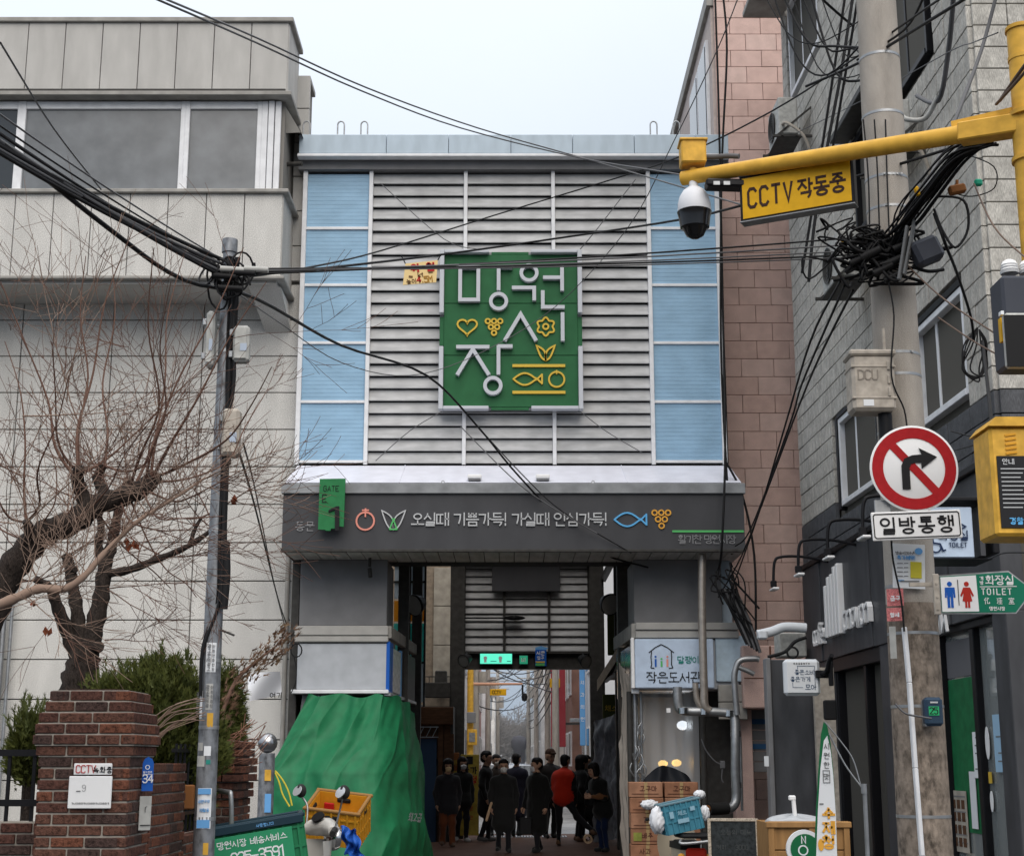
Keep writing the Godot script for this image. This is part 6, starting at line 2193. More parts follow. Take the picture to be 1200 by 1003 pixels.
	_fish(m, px.call(562, 764), 0.25, gw, t, 0.035)
	wpart(o, "gold_fish", m, gold)
	m = N()
	var rc: Vector2 = px.call(719, 766)
	m.ribbon(_open(_ring(rc.x, rc.y, 42 * sx, 42 * sx, 26)), gw, 0.035, t, true)
	m.ribbon(_v([rc.x, rc.y + 0.10, rc.x, rc.y + 0.16]), gw * 0.8, 0.036, t)
	m.ribbon(_v([rc.x - 0.035, rc.y + 0.135, rc.x + 0.035, rc.y + 0.135]), gw * 0.8, 0.037, t)
	wpart(o, "gold_fruit", m, gold)
	d = 23.45
	o = thing("gate_number_sign", "upright green GATE E 1 sign standing proud of the fascia's left end", "sign", at(388, 620, 23.45))
	m = N()
	var pl := PackedVector2Array()
	var p0 := at(389, 592, d)
	for q in [[375, 562], [405, 561.5], [403, 618], [396, 617], [395.5, 620], [388, 620], [387.5, 622.5], [382, 622.5], [381.5, 621.5], [373, 621]]:
		var w := at(q[0], q[1], d)
		pl.append(U(w.x, w.y))
	m.prism(pl, 0.06, facing(V(0, 0, -d)))
	wpart(o, "plate", m, mat("sign_green_light", Color(0.025, 0.17, 0.06), 0.45, {"tex": "soft"}))
	m = N()
	text(m, "GATE", 0.085, facing(at(379, 575.5, d - 0.062)), 0.10, 0.006, 0.2)
	text(m, "E", 0.12, facing(at(377.5, 588.5, d - 0.062)), 0.10, 0.006)
	wpart(o, "small_lettering", m, mat("ink"))
	m = N()
	var one := PackedVector2Array()
	for q in [[385, 598], [394, 593.5], [397.5, 593.5], [397.5, 622], [392.5, 622], [392.5, 597.5], [385, 600.5]]:
		var w := at(q[0], q[1], d - 0.06)
		one.append(U(w.x, w.y))
	m.prism(one, 0.03, facing(V(0, 0, -d + 0.061)))
	wpart(o, "numeral", m, mat("ink"))
	for k in 2:
		var p := at([556, 636][k], 562, 23.75)
		o = thing("canopy_floodlight", ["left white floodlight on the sloping canopy", "right white floodlight on the sloping canopy"][k], "lamp", p, 0.0, "floodlights on the canopy")
		bp(o, "housing", "white", V(0, 0.04, 0), V(0.23, 0.07, 0.16), 0.015)
		bp(o, "lens", "cladding", V(0, -0.01, 0), V(0.20, 0.025, 0.13), 0.005)
		part(o, "bracket", N().cyl(V(0, -0.12, -0.03), V(0, 0.0, -0.03), 0.02), mat("steel"))
	d = 20.0
	o = thing("height_warning", "cream height warning banner with red blocks hung on the cables", "banner", at(493, 320, d))
	m = N()
	var cs := [at(475, 309, d), at(513, 305, d), at(511, 331, d), at(472, 334, d)]
	var n := V(0, 0, 0.006)
	m.face([cs[3] + n, cs[2] + n, cs[1] + n, cs[0] + n], at(493, 320, d + 1))
	m.face([cs[3] - n, cs[2] - n, cs[1] - n, cs[0] - n], at(493, 320, d - 1))
	wpart(o, "cloth", m, mat("banner_cream", Color(0.72, 0.54, 0.26), 0.7))
	var roll := 0.095
	m = N()
	text(m, "위험", 0.115, facing(at(482, 319, d - 0.01), 0, roll), 0.24, 0.003, 0.9)
	text(m, "4", 0.085, facing(at(489, 331, d - 0.01), 0, roll), 0.2, 0.003)
	wpart(o, "red_words", m, mat("red"))
	m = N()
	text(m, "kt", 0.06, facing(at(490, 324.5, d - 0.01), 0, roll), 0.2, 0.003)
	text(m, "높이", 0.065, facing(at(476.5, 332.5, d - 0.01), 0, roll), 0.15, 0.003)
	m.ribbon(_v([0, 0, 0.05, 0]), 0.025, 0.003, facing(at(502.5, 319, d - 0.01), 0, roll))
	m.ribbon(_v([0, 0, 0.04, -0.01]), 0.03, 0.003, facing(at(479.5, 324, d - 0.01), 0, roll))
	wpart(o, "brown_words", m, mat("banner_brown", Color(0.16, 0.09, 0.04), 0.7))
	wpart(o, "ochre_words", text(N(), ".5M", 0.085, facing(at(494.5, 331, d - 0.01), 0, roll), 0.18, 0.003), mat("banner_ochre", Color(0.35, 0.18, 0.03), 0.7))
	m = N()
	m.tube(smooth([at(475, 309, d), at(472, 303, d), at(470, 300, d)]), 0.008, 4)
	m.tube(smooth([at(513, 305, d), at(515, 301, d), at(518, 298, d)]), 0.008, 4)
	wpart(o, "tie", m, mat("cable"))

# ---------- the slim steel pole on the left ----------
func build_left_pole() -> void:
	var d := 10.3
	var x := -2.064
	var o := thing("steel_pole", "slim galvanised steel pole plastered with stickers at the left", "utility pole", V(x, 0, -d))
	var m := N()
	m.cyl(V(x, 0, -d), V(x, 5.38, -d), 0.079, 0.046, 18)
	m.cyl(V(x, 5.36, -d), V(x, 5.46, -d), 0.056, 0.056, 18)
	wpart(o, "shaft", m, mat("zinc"))
	for y in [1.35, 1.95, 2.4, 3.3, 3.9, 4.6, 5.1]:
		cp(o, "clamp_band", "steel", V(x, y, -d), V(x, y + 0.025, -d), lerpf(0.081, 0.048, y / 5.38), lerpf(0.081, 0.048, y / 5.38), 18)
	cp(o, "step_bolt", "steel_dark", V(x + 0.06, 2.62, -d + 0.04), V(x + 0.16, 2.58, -d + 0.07), 0.008, 0.008, 6)
	var st := [[241, 947, 17, 45, "paper", "blue notice sticker"], [233, 826, 11, 31, "paper", "white sticker"], [247, 817, 8, 30, "box_grey", "grey sticker"], [248, 844, 7, 16, "yellow", "yellow sticker"], [249, 771, 12, 34, "paper", "torn white sticker"], [245, 880, 8, 11, "paper", "small white sticker"], [236, 892, 12, 12, "box_grey", "grey sticker"], [236, 875, 8, 9, "box_grey", "grey sticker"], [243, 994, 6, 13, "yellow", "yellow sticker"], [246, 893, 5, 5, "paper_green", "green sticker"], [250, 735, 10, 12, "cladding", "dark sticker"]]
	for q in st:
		var a := at(q[0] - q[2] * 0.5, q[1], d - 0.07)
		var w: float = q[2] / 1740.0 * d
		var h: float = q[3] / 1760.0 * d
		var pc := at(q[0], q[1], d)
		m = N()
		var k := 6
		var rr := lerpf(0.079, 0.046, pc.y / 5.38) + 0.002
		var mid := asin(clampf((pc.x - x) / rr, -0.9, 0.9))
		var half := minf(w * 0.5 / rr, 0.9)
		for i in k:
			var a0 := mid - half + 2 * half * i / k
			var a1 := mid - half + 2 * half * (i + 1) / k
			var p0 := V(x + sin(a0) * rr, pc.y - h * 0.5, -d + cos(a0) * rr)
			var p1 := V(x + sin(a1) * rr, pc.y - h * 0.5, -d + cos(a1) * rr)
			m.quad(p0, p1, p1 + UP * h, p0 + UP * h)
		var s := wpart(o, q[5].replace(" ", "_"), m, mat(q[4]))
		if q[3] > 25:
			var bands := N()
			var ink := N()
			var pf := V(x + sin(mid) * rr, 0, -d + cos(mid) * rr + 0.004)
			if q[4] == "paper" and q[2] > 14:
				bands.box(V(pf.x, pc.y + h * 0.42, pf.z - 0.002), V(w * 0.85, h * 0.14, 0.004))
				bands.box(V(pf.x, pc.y - h * 0.38, pf.z - 0.002), V(w * 0.85, h * 0.2, 0.004))
				text(bands, "금연구역", 0.019, facing(V(pf.x - w * 0.4, pc.y + h * 0.14, pf.z - 0.002)), 0.14, 0.003, 0.06)
				text(bands, "재활용", 0.021, facing(V(pf.x - w * 0.28, pc.y - h * 0.08, pf.z - 0.002)), 0.14, 0.003, 0.06)
				wpart(s, "print", bands, mat("paper_blue"))
			else:
				for j in int(h / 0.033):
					text(ink, "광고문의"[j % 4], 0.024, facing(V(pf.x - 0.024, pc.y + h * 0.4 - j * 0.031 - 0.015, pf.z - 0.001)), 0.15, 0.002)
					text(ink, "전화"[j % 2], 0.018, facing(V(pf.x + 0.010, pc.y + h * 0.4 - j * 0.031 - 0.015, pf.z - 0.001)), 0.15, 0.002)
				wpart(s, "print", ink, mat("cladding"))
	for q in [[247, 399, 10, 68, 0.12, "box_grey", "slim grey equipment box high on the steel pole's left side"], [283, 404, 19, 44, 0.10, "box_grey", "rounded grey splice box high on the steel pole's right side"], [271, 508, 20, 56, 0.12, "box_beige", "beige metal box midway up the steel pole"]]:
		var p := at(q[0], q[1], d - 0.06)
		var w: float = q[2] / 1680.0 * d
		var h: float = q[3] / 1680.0 * d
		var b := thing("equipment_box", q[6], "box", p)
		part(b, "casing", N().box(Vector3.ZERO, V(w, h, q[4]), 0.02), mat(q[5]))
		part(b, "lid", N().box(V(0, 0, q[4] * 0.5 + 0.004), V(w * 0.72, h * 0.86, 0.01), 0.004), mat(q[5]))
		m = N()
		for y in [-0.3, 0.3]:
			m.box(V(-w * 0.5 - 0.01, h * y, 0.03), V(0.03, 0.05, 0.04), 0.005)
			m.box(V(signf(x - p.x) * w * 0.4, h * y, -q[4] * 0.7), V(0.12, 0.03, 0.03), 0.005)
		part(b, "latch", m, mat("steel"))
		part(b, "sticker", N().box(V(w * 0.2, -h * 0.12, q[4] * 0.5 + 0.011), V(w * 0.4, h * 0.2, 0.003)), mat("paper_light", Color(0.4, 0.46, 0.55), 0.6))
	var g := RandomNumberGenerator.new()
	g.seed = 12
	for k in 7:
		m = N()
		var off := 0.045 + 0.011 * k
		var lo: float = [1.95, 1.95, 2.6, 3.1, 3.1, 3.7, 4.1][k]
		var pts := [V(x + 0.02 + g.randf_range(-0.04, 0.08), 5.3, -d + 0.07)]
		var y := 5.05
		while y > lo:
			pts.append(V(x + off * 0.75 + g.randf_range(-0.012, 0.012) - (0.085 if y < 2.5 else 0.0), y, -d + 0.05 + (k % 3) * 0.014))
			y -= 0.32
		m.tube(smooth(pts, 4), 0.009 + (k % 3) * 0.003, 6)
		solo("strapped_cable", m, mat("cable"), "black cable strapped down the right side of the steel pole", "cable", "cables strapped down the steel pole")
	m = N()
	m.tube(smooth([V(x + 0.075, 3.22, -d + 0.07), V(x + 0.09, 3.0, -d + 0.07), V(x + 0.08, 2.76, -d + 0.07)]), 0.028, 8)
	solo("cable_sleeve", m, mat("cable"), "thick black cable sleeve on the steel pole at fascia height", "cable")
	for k in 16:
		var c := at(g.randf_range(246, 284), g.randf_range(312, 345), d - 0.12)
		var r := g.randf_range(0.045, 0.12)
		var b := Basis(UP, g.randf_range(-0.7, 0.7)) * Basis(RIGHT, g.randf_range(-0.4, 0.4))
		var p := PackedVector3Array()
		for i in 17:
			var a := TAU * i / 15.0
			p.append(c + b * V(cos(a) * r * 0.8, sin(a) * r * 1.1, i * 0.003))
		m = N()
		m.tube(p, 0.008, 5)
		solo("cable_coil", m, mat("cable"), "coil of black cable in the knot at the steel pole's top", "cable", "cable coils on the steel pole's top")
	for k in 5:
		m = N()
		var c := at([272, 285, 300, 262, 270][k], [318, 322, 318, 326, 340][k], d - 0.25)
		m.cyl(c - V(0.085, -0.02, 0), c + V(0.085, 0.01, 0), 0.022, 0.02, 10)
		solo("splice_tube", m, mat("box_grey" if k in [0, 2] else "cable"), ["white splice tube tilted at the steel pole's top", "black splice tube at the steel pole's top", "white tag tube on the cable right of the steel pole", "small black splice tube left of the steel pole's top", "black splice tube under the steel pole's cap"][k], "cable joint")

# ---------- the concrete pole on the right ----------
func build_right_pole() -> void:
	var d := 11.5
	var x := 3.09
	var o := thing("concrete_pole", "stout weathered concrete utility pole on the right", "utility pole", V(x, 0, -d))
	var m := N()
	m.cyl(V(x, 2.92, -d), V(x, 10.5, -d), 0.192, 0.150, 28)
	wpart(o, "shaft", m, mat("concrete"))
	cp(o, "stained_foot", "concrete_low", V(x, 0, -d), V(x, 2.92, -d), 0.205, 0.1922, 28)
	for v in [72, 140, 214, 250, 322, 420, 445, 510, 745, 830, 958, 690]:
		var y := yat(v, d)
		var r := lerpf(0.205, 0.150, y / 10.5) + 0.004
		cp(o, "clamp_band", "steel", V(x, y, -d), V(x, y + 0.022, -d), r, r, 28)
	m = N()
	for v in [214, 250, 420]:
		for k in 5:
			m.box(V(x - 0.06 + k * 0.035, yat(v, d) + 0.011, -d + 0.172), V(0.016, 0.016, 0.012))
	wpart(o, "band_teeth", m, mat("steel"))
	m = N()
	var tr := [at(1060, 735, 11.25), at(1066, 800, 11.25), at(1073, 900, 11.25), at(1081, 1003, 11.25), V(at(1081, 1003, 11.25).x, 0.0, -11.25)]
	for i in 4:
		m.bar(tr[i], tr[i + 1], 0.06, 0.03, 0.006)
	wpart(o, "white_trunking", m, mat("white_metal"))
	o = thing("notice_sheet", "printed white notice with blue heading and yellow square on the concrete pole", "notice", at(1066, 663, 11.28))
	wpart(o, "sheet", N().box(at(1065.5, 663.5, 11.27), V(0.245, 0.34, 0.006), 0.001, Basis(V(0, 0, 1), -0.05)), mat("paper"))
	wpart(o, "yellow_square", N().box(at(1074, 668, 11.262), V(0.085, 0.125, 0.004), 0, Basis(V(0, 0, 1), -0.05)), mat("note_yellow", Color(0.55, 0.48, 0.05), 0.6))
	m = N()
	text(m, "특가혜택!", 0.030, facing(at(1052, 655.5, 11.262), 0, -0.03), 0.15, 0.002, 0.08)
	m.prism(_open(_ring(0, 0, 0.03, 0.026, 12)), 0.003, facing(at(1077, 646, 11.262)))
	text(m, "상담문의", 0.012, facing(at(1052, 681, 11.262), 0, -0.03), 0.2, 0.002, 0.12)
	wpart(o, "blue_print", m, mat("paper_blue"))
	m = N()
	text(m, "방송+인터넷", 0.024, facing(at(1050, 649.5, 11.262), 0, -0.03), 0.13, 0.002, 0.06)
	for k in 4:
		m.ribbon(_v([0, 0, 0.04, 0]), 0.006, 0.002, facing(at(1052, 660 + k * 5, 11.262)))
		m.ribbon(_v([0, 0, 0.03, 0]), 0.006, 0.002, facing(at(1060, 660 + k * 5, 11.262)))
	m.ribbon(_v([0, 0, 0.14, 0]), 0.009, 0.002, facing(at(1056, 681, 11.262)))
	wpart(o, "black_print", m, mat("cladding"))
	o = thing("pink_sticker", "torn pink red sticker on the concrete pole below the notice", "sticker", at(1050, 708, 11.3))
	for k in 2:
		wpart(o, "sheet", N().box(at(1049.5, 700 + k * 20, 11.292 - 0.004), V(0.125, 0.13 if k == 0 else 0.10, 0.006), 0.001, Basis(UP, -0.45)), mat("pink_paper", Color(0.55, 0.18, 0.18), 0.7, {"tex": "worn", "scale": 6.0}))
	m = N()
	text(m, "급구", 0.035, facing(at(1044, 704, 11.278), -0.45), 0.2, 0.002)
	text(m, "월세", 0.03, facing(at(1044, 723, 11.278), -0.45), 0.2, 0.002)
	wpart(o, "print", m, mat("paper"))
	m = N()
	m.box(at(1047, 753, 11.30), V(0.05, 0.24, 0.006), 0.001, Basis(UP, -0.6))
	solo("narrow_sticker", m, mat("box_grey"), "narrow pale sticker low on the concrete pole's left edge", "sticker")
	o = thing("pole_meter", "small dark blue meter with a green display strapped to the concrete pole", "meter", at(1093, 835, 11.2))
	wpart(o, "casing", N().box(at(1093.5, 834, 11.22), V(0.135, 0.21, 0.09), 0.02), mat("meter_blue", Color(0.03, 0.055, 0.09), 0.4))
	wpart(o, "back_plate", N().box(at(1084.5, 836, 11.25), V(0.03, 0.2, 0.09), 0.008), mat("steel"))
	var disp := wpart(o, "display_screen", N().box(at(1095, 833, 11.172), V(0.075, 0.065, 0.006)), mat("display", Color(0.02, 0.2, 0.08), 0.3, {"glow": 0.25, "glow_color": Color(0.03, 0.4, 0.15)}))
	wpart(disp, "digits", text(N(), "25", 0.045, facing(at(1090.5, 836.5, 11.166)), 0.15, 0.002), mat("ink"))
	wpart(o, "print", N().ribbon(_v([0, 0, 0.05, 0]), 0.012, 0.003, facing(at(1091, 823, 11.172))), mat("letter_white"))
	o = thing("pole_cabinet", "beige ribbed DCU cabinet bolted to the concrete pole's left side", "cabinet", at(1022, 485, 11.2))
	var c := at(1020.5, 452, 11.25)
	wpart(o, "casing", N().box(c, V(0.335, 0.45, 0.24), 0.025), mat("box_beige"))
	wpart(o, "lid", N().box(c + V(0, 0.235, 0.005), V(0.365, 0.05, 0.27), 0.015), mat("box_beige"))
	for y in [-0.125, 0.125]:
		wpart(o, "rib", N().box(c + V(0, y, 0.0), V(0.347, 0.02, 0.252), 0.006), mat("box_beige"))
	for y in [-0.08, 0.02, 0.13]:
		wpart(o, "latch", N().box(c + V(0.115, y, 0.125), V(0.02, 0.07, 0.02), 0.004), mat("box_beige"))
	wpart(o, "lettering", text(N(), "DCU", 0.075, facing(c + V(-0.12, 0.02, 0.121)), 0.13, 0.004), mat("box_beige_dark", Color(0.24, 0.21, 0.18), 0.6))
	wpart(o, "sticker", N().box(c + V(-0.05, -0.165, 0.123), V(0.08, 0.05, 0.003)), mat("paper"))
	cp(o, "aerial", "box_beige", c + V(0.12, 0.25, 0.02), c + V(0.12, 0.46, 0.02), 0.012)
	cp(o, "conduit", "frame_black", c + V(0.1, -0.8, 0.0), c + V(0.1, -0.22, 0.0), 0.055)
	d = 10.95
	var p := at(1071.5, 549, d)
	o = thing("no_right_turn_sign", "round red and white no right turn sign on the concrete pole", "sign", p, -0.04)
	part(o, "disc", N().lathe([[0.0, -0.006], [0.325, -0.006], [0.33, 0.0], [0.325, 0.004], [0.0, 0.004]], Transform3D(Basis(RIGHT, PI / 2), Vector3.ZERO), 48), mat("white"))
	part(o, "red_ring", N().ribbon(_open(_ring(0, 0, 0.272, 0.272, 48)), 0.082, 0.004, tf3(V(0, 0, 0.004)), true), mat("sign_red", Color(0.36, 0.012, 0.016), 0.45, {"tex": "soft", "scale": 3.0}))
	m = N()
	var arrow := PackedVector2Array([U(-0.095, -0.16), U(-0.035, -0.16), U(-0.035, 0.0), U(-0.022, 0.032), U(0.01, 0.042), U(0.055, 0.042), U(0.055, -0.005), U(0.175, 0.085), U(0.04, 0.155), U(0.06, 0.105), U(-0.01, 0.10), U(-0.07, 0.075), U(-0.095, 0.02)])
	m.prism(arrow, 0.004, tf3(V(0, 0, 0.010)))
	part(o, "black_arrow", m, mat("ink"))
	part(o, "red_bar", N().ribbon(_v([-0.165, 0.19, 0.165, -0.19]), 0.062, 0.004, tf3(V(0, 0, 0.0047))), mat("sign_red"))
	m = N()
	m.box(V(-0.24, -0.29, -0.05), V(0.12, 0.12, 0.02), 0.004)
	m.box(V(0, 0, -0.05), V(0.1, 0.6, 0.05), 0.006)
	part(o, "bracket", m, mat("steel"))
	p = at(1074.5, 615.5, d)
	o = thing("one_way_sign", "white rectangular one way sign under the round sign", "sign", p, -0.02)
	o.rotation.z = 0.035
	bp(o, "plate", "white", Vector3.ZERO, V(0.665, 0.215, 0.02), 0.006)
	part(o, "border", N().ribbon(PackedVector2Array([U(-0.306, -0.09), U(0.306, -0.09), U(0.318, -0.078), U(0.318, 0.078), U(0.306, 0.09), U(-0.306, 0.09), U(-0.318, 0.078), U(-0.318, -0.078)]), 0.008, 0.003, tf3(V(0, 0, 0.01)), true), mat("ink"))
	part(o, "lettering", text(N(), "일방통행", 0.12, tf3(V(-0.27, -0.058, 0.01)), 0.12, 0.004, fit("일방통행", 0.12, 0.545)), mat("ink"))
	bp(o, "bracket", "steel", V(0, 0, -0.04), V(0.4, 0.04, 0.05), 0.004)
	p = at(1101, 695, d)
	o = thing("toilet_arrow_sign", "green arrow shaped TOILET sign with red and blue figures", "sign", p)
	m = N()
	var w := 0.70
	m.prism(PackedVector2Array([U(0, -0.155), U(0.555, -0.152), U(w, 0.02), U(0.52, 0.165), U(0, 0.13)]), 0.018, tf3(V(0, 0, -0.009)))
	part(o, "edge", m, mat("steel"))
	part(o, "green_face", N().prism(PackedVector2Array([U(0.01, -0.145), U(0.552, -0.142), U(w - 0.016, 0.02), U(0.518, 0.153), U(0.01, 0.12)]), 0.004, tf3(V(0, 0, 0.010))), mat("toilet_green", Color(0.010, 0.17, 0.10), 0.4))
	part(o, "white_face", N().prism(PackedVector2Array([U(0.012, -0.14), U(0.282, -0.136), U(0.275, 0.13), U(0.012, 0.115)]), 0.003, tf3(V(0, 0, 0.014))), mat("white"))
	for k in 2:
		m = N()
		var cx := 0.075 + k * 0.125
		var tt := tf3(V(cx, -0.01, 0.017))
		m.prism(_open(_ring(0, 0.075, 0.018, 0.018, 14)), 0.003, tt)
		if k == 0:
			m.prism(PackedVector2Array([U(-0.022, -0.10), U(-0.003, -0.10), U(-0.003, -0.02), U(0.003, -0.02), U(0.003, -0.10), U(0.022, -0.10), U(0.022, 0.03), U(0.026, -0.025), U(0.039, -0.025), U(0.036, 0.05), U(-0.036, 0.05), U(-0.039, -0.025), U(-0.026, -0.025), U(-0.022, 0.03)]), 0.003, tt)
		else:
			m.prism(PackedVector2Array([U(-0.018, -0.10), U(-0.003, -0.10), U(-0.003, -0.055), U(0.003, -0.055), U(0.003, -0.10), U(0.018, -0.10), U(0.018, -0.055), U(0.036, -0.05), U(0.024, 0.01), U(0.042, -0.02), U(0.05, -0.01), U(0.025, 0.05), U(-0.025, 0.05), U(-0.05, -0.01), U(-0.042, -0.02), U(-0.024, 0.01), U(-0.036, -0.05), U(-0.018, -0.055)]), 0.003, tt)
		part(o, ["blue_figure", "red_figure"][k], m, mat(["blue", "red_figure"][k], Color(0.42, 0.03, 0.02), 0.5))
	part(o, "divider", N().ribbon(_v([0.137, -0.09, 0.137, 0.095]), 0.005, 0.003, tf3(V(0, 0, 0.017))), mat("ink"))
	m = N()
	var tf := func(q: float, y: float) -> Transform3D: return tf3(V(q, y, 0.014))
	text(m, "화장실", 0.066, tf.call(0.345, 0.062), 0.12, 0.003, 0.10)
	text(m, "개", 0.026, tf.call(0.302, 0.095), 0.14, 0.003)
	text(m, "방", 0.026, tf.call(0.302, 0.062), 0.14, 0.003)
	m.ribbon(_v([0.30, 0.045, 0.57, 0.048]), 0.005, 0.003, tf.call(0, 0))
	text(m, "TOILET", 0.043, tf.call(0.31, -0.012), 0.15, 0.003, 0.4)
	var han := [[[0.3, 1, 0.0, 0.6], [0.18, 0.8, 0.18, 0.0], [0.85, 0.95, 0.4, 0.6], [0.55, 1, 0.55, 0.1, 0.95, 0.1, 0.95, 0.3]], [[0.1, 0.9, 0.3, 0.75], [0.1, 0.6, 0.3, 0.5], [0.1, 0.1, 0.3, 0.4], [0.4, 0.9, 1, 0.9], [0.7, 1, 0.7, 0.5], [0.4, 0.55, 1, 0.55], [0.45, 0.35, 0.95, 0.35], [0.7, 0.5, 0.7, 0.05], [0.35, 0.05, 1, 0.05]], [[0.5, 1, 0.5, 0.9], [0.05, 0.75, 0.05, 0.88, 0.95, 0.88, 0.95, 0.75], [0.2, 0.68, 0.8, 0.68], [0.4, 0.68, 0.25, 0.48, 0.8, 0.5], [0.15, 0.28, 0.85, 0.28], [0.5, 0.48, 0.5, 0.04], [0.0, 0.04, 1, 0.04]]]
	for k in 3:
		for s in han[k]:
			m.ribbon(_v(s), 0.1, 0.08, Transform3D(Basis.from_scale(V(0.04, 0.046, 0.04)), V(0.325 + k * 0.09, -0.082, 0.014)))
	text(m, "망원시장", 0.026, tf.call(0.36, -0.128), 0.15, 0.003, 0.12)
	part(o, "lettering", m, mat("white"))
	m = N()
	m.box(V(-0.02, -0.01, 0.0), V(0.045, 0.30, 0.03), 0.005)
	for y in [-0.12, -0.03, 0.07]:
		m.cyl(V(-0.02, y, 0.01), V(-0.02, y, 0.022), 0.008, 0.008, 8)
	m.box(V(-0.1, 0.07, -0.06), V(0.2, 0.03, 0.03))
	part(o, "mounting_strip", m, mat("box_beige"))
	o = thing("toilet_box_sign", "pale blue TOILET sign with a wheelchair symbol in a black frame", "sign", at(1125, 655, 14.3))
	sp(o, "face", "pale_sign", at(1058, 655, 14.4), at(1139, 594, 14.3), 0.01)
	m = N()
	m.span(at(1050, 663, 14.8), at(1164, 655.5, 14.25), 0.01)
	m.span(at(1050, 593, 14.8), at(1161, 587, 14.25), 0.01)
	m.span(at(1152, 657, 14.8), at(1161, 592, 14.25), 0.01)
	wpart(o, "frame", m, mat("frame_black"))
	sp(o, "side_panel", "shopfront", at(1140, 655.5, 14.6), at(1152, 593, 14.32))
	m = N()
	var q2 := at(1097, 641, 14.29)
	m.ribbon(_ring(0, 0, 0.052, 0.052, 18).slice(3, 16), 0.014, 0.004, facing(q2))
	m.ribbon(_v([-0.03, 0.11, -0.02, 0.04, 0.045, 0.03, 0.07, -0.035, 0.095, -0.03]), 0.016, 0.005, facing(q2))
	m.prism(_open(_ring(-0.03, 0.125, 0.018, 0.018, 12)), 0.005, facing(q2))
	text(m, "TOILET", 0.042, facing(at(1113, 641, 14.29)), 0.15, 0.004, 0.2)
	text(m, "화장실", 0.09, facing(at(1101, 632.5, 14.29)), 0.12, 0.004, 0.12)
	m.ribbon(_v([0, 0.03, 0.05, 0, 0, -0.03]), 0.014, 0.004, facing(at(1126, 617, 14.29)))
	wpart(o, "lettering", m, mat("ink_blue", Color(0.015, 0.03, 0.08), 0.5))

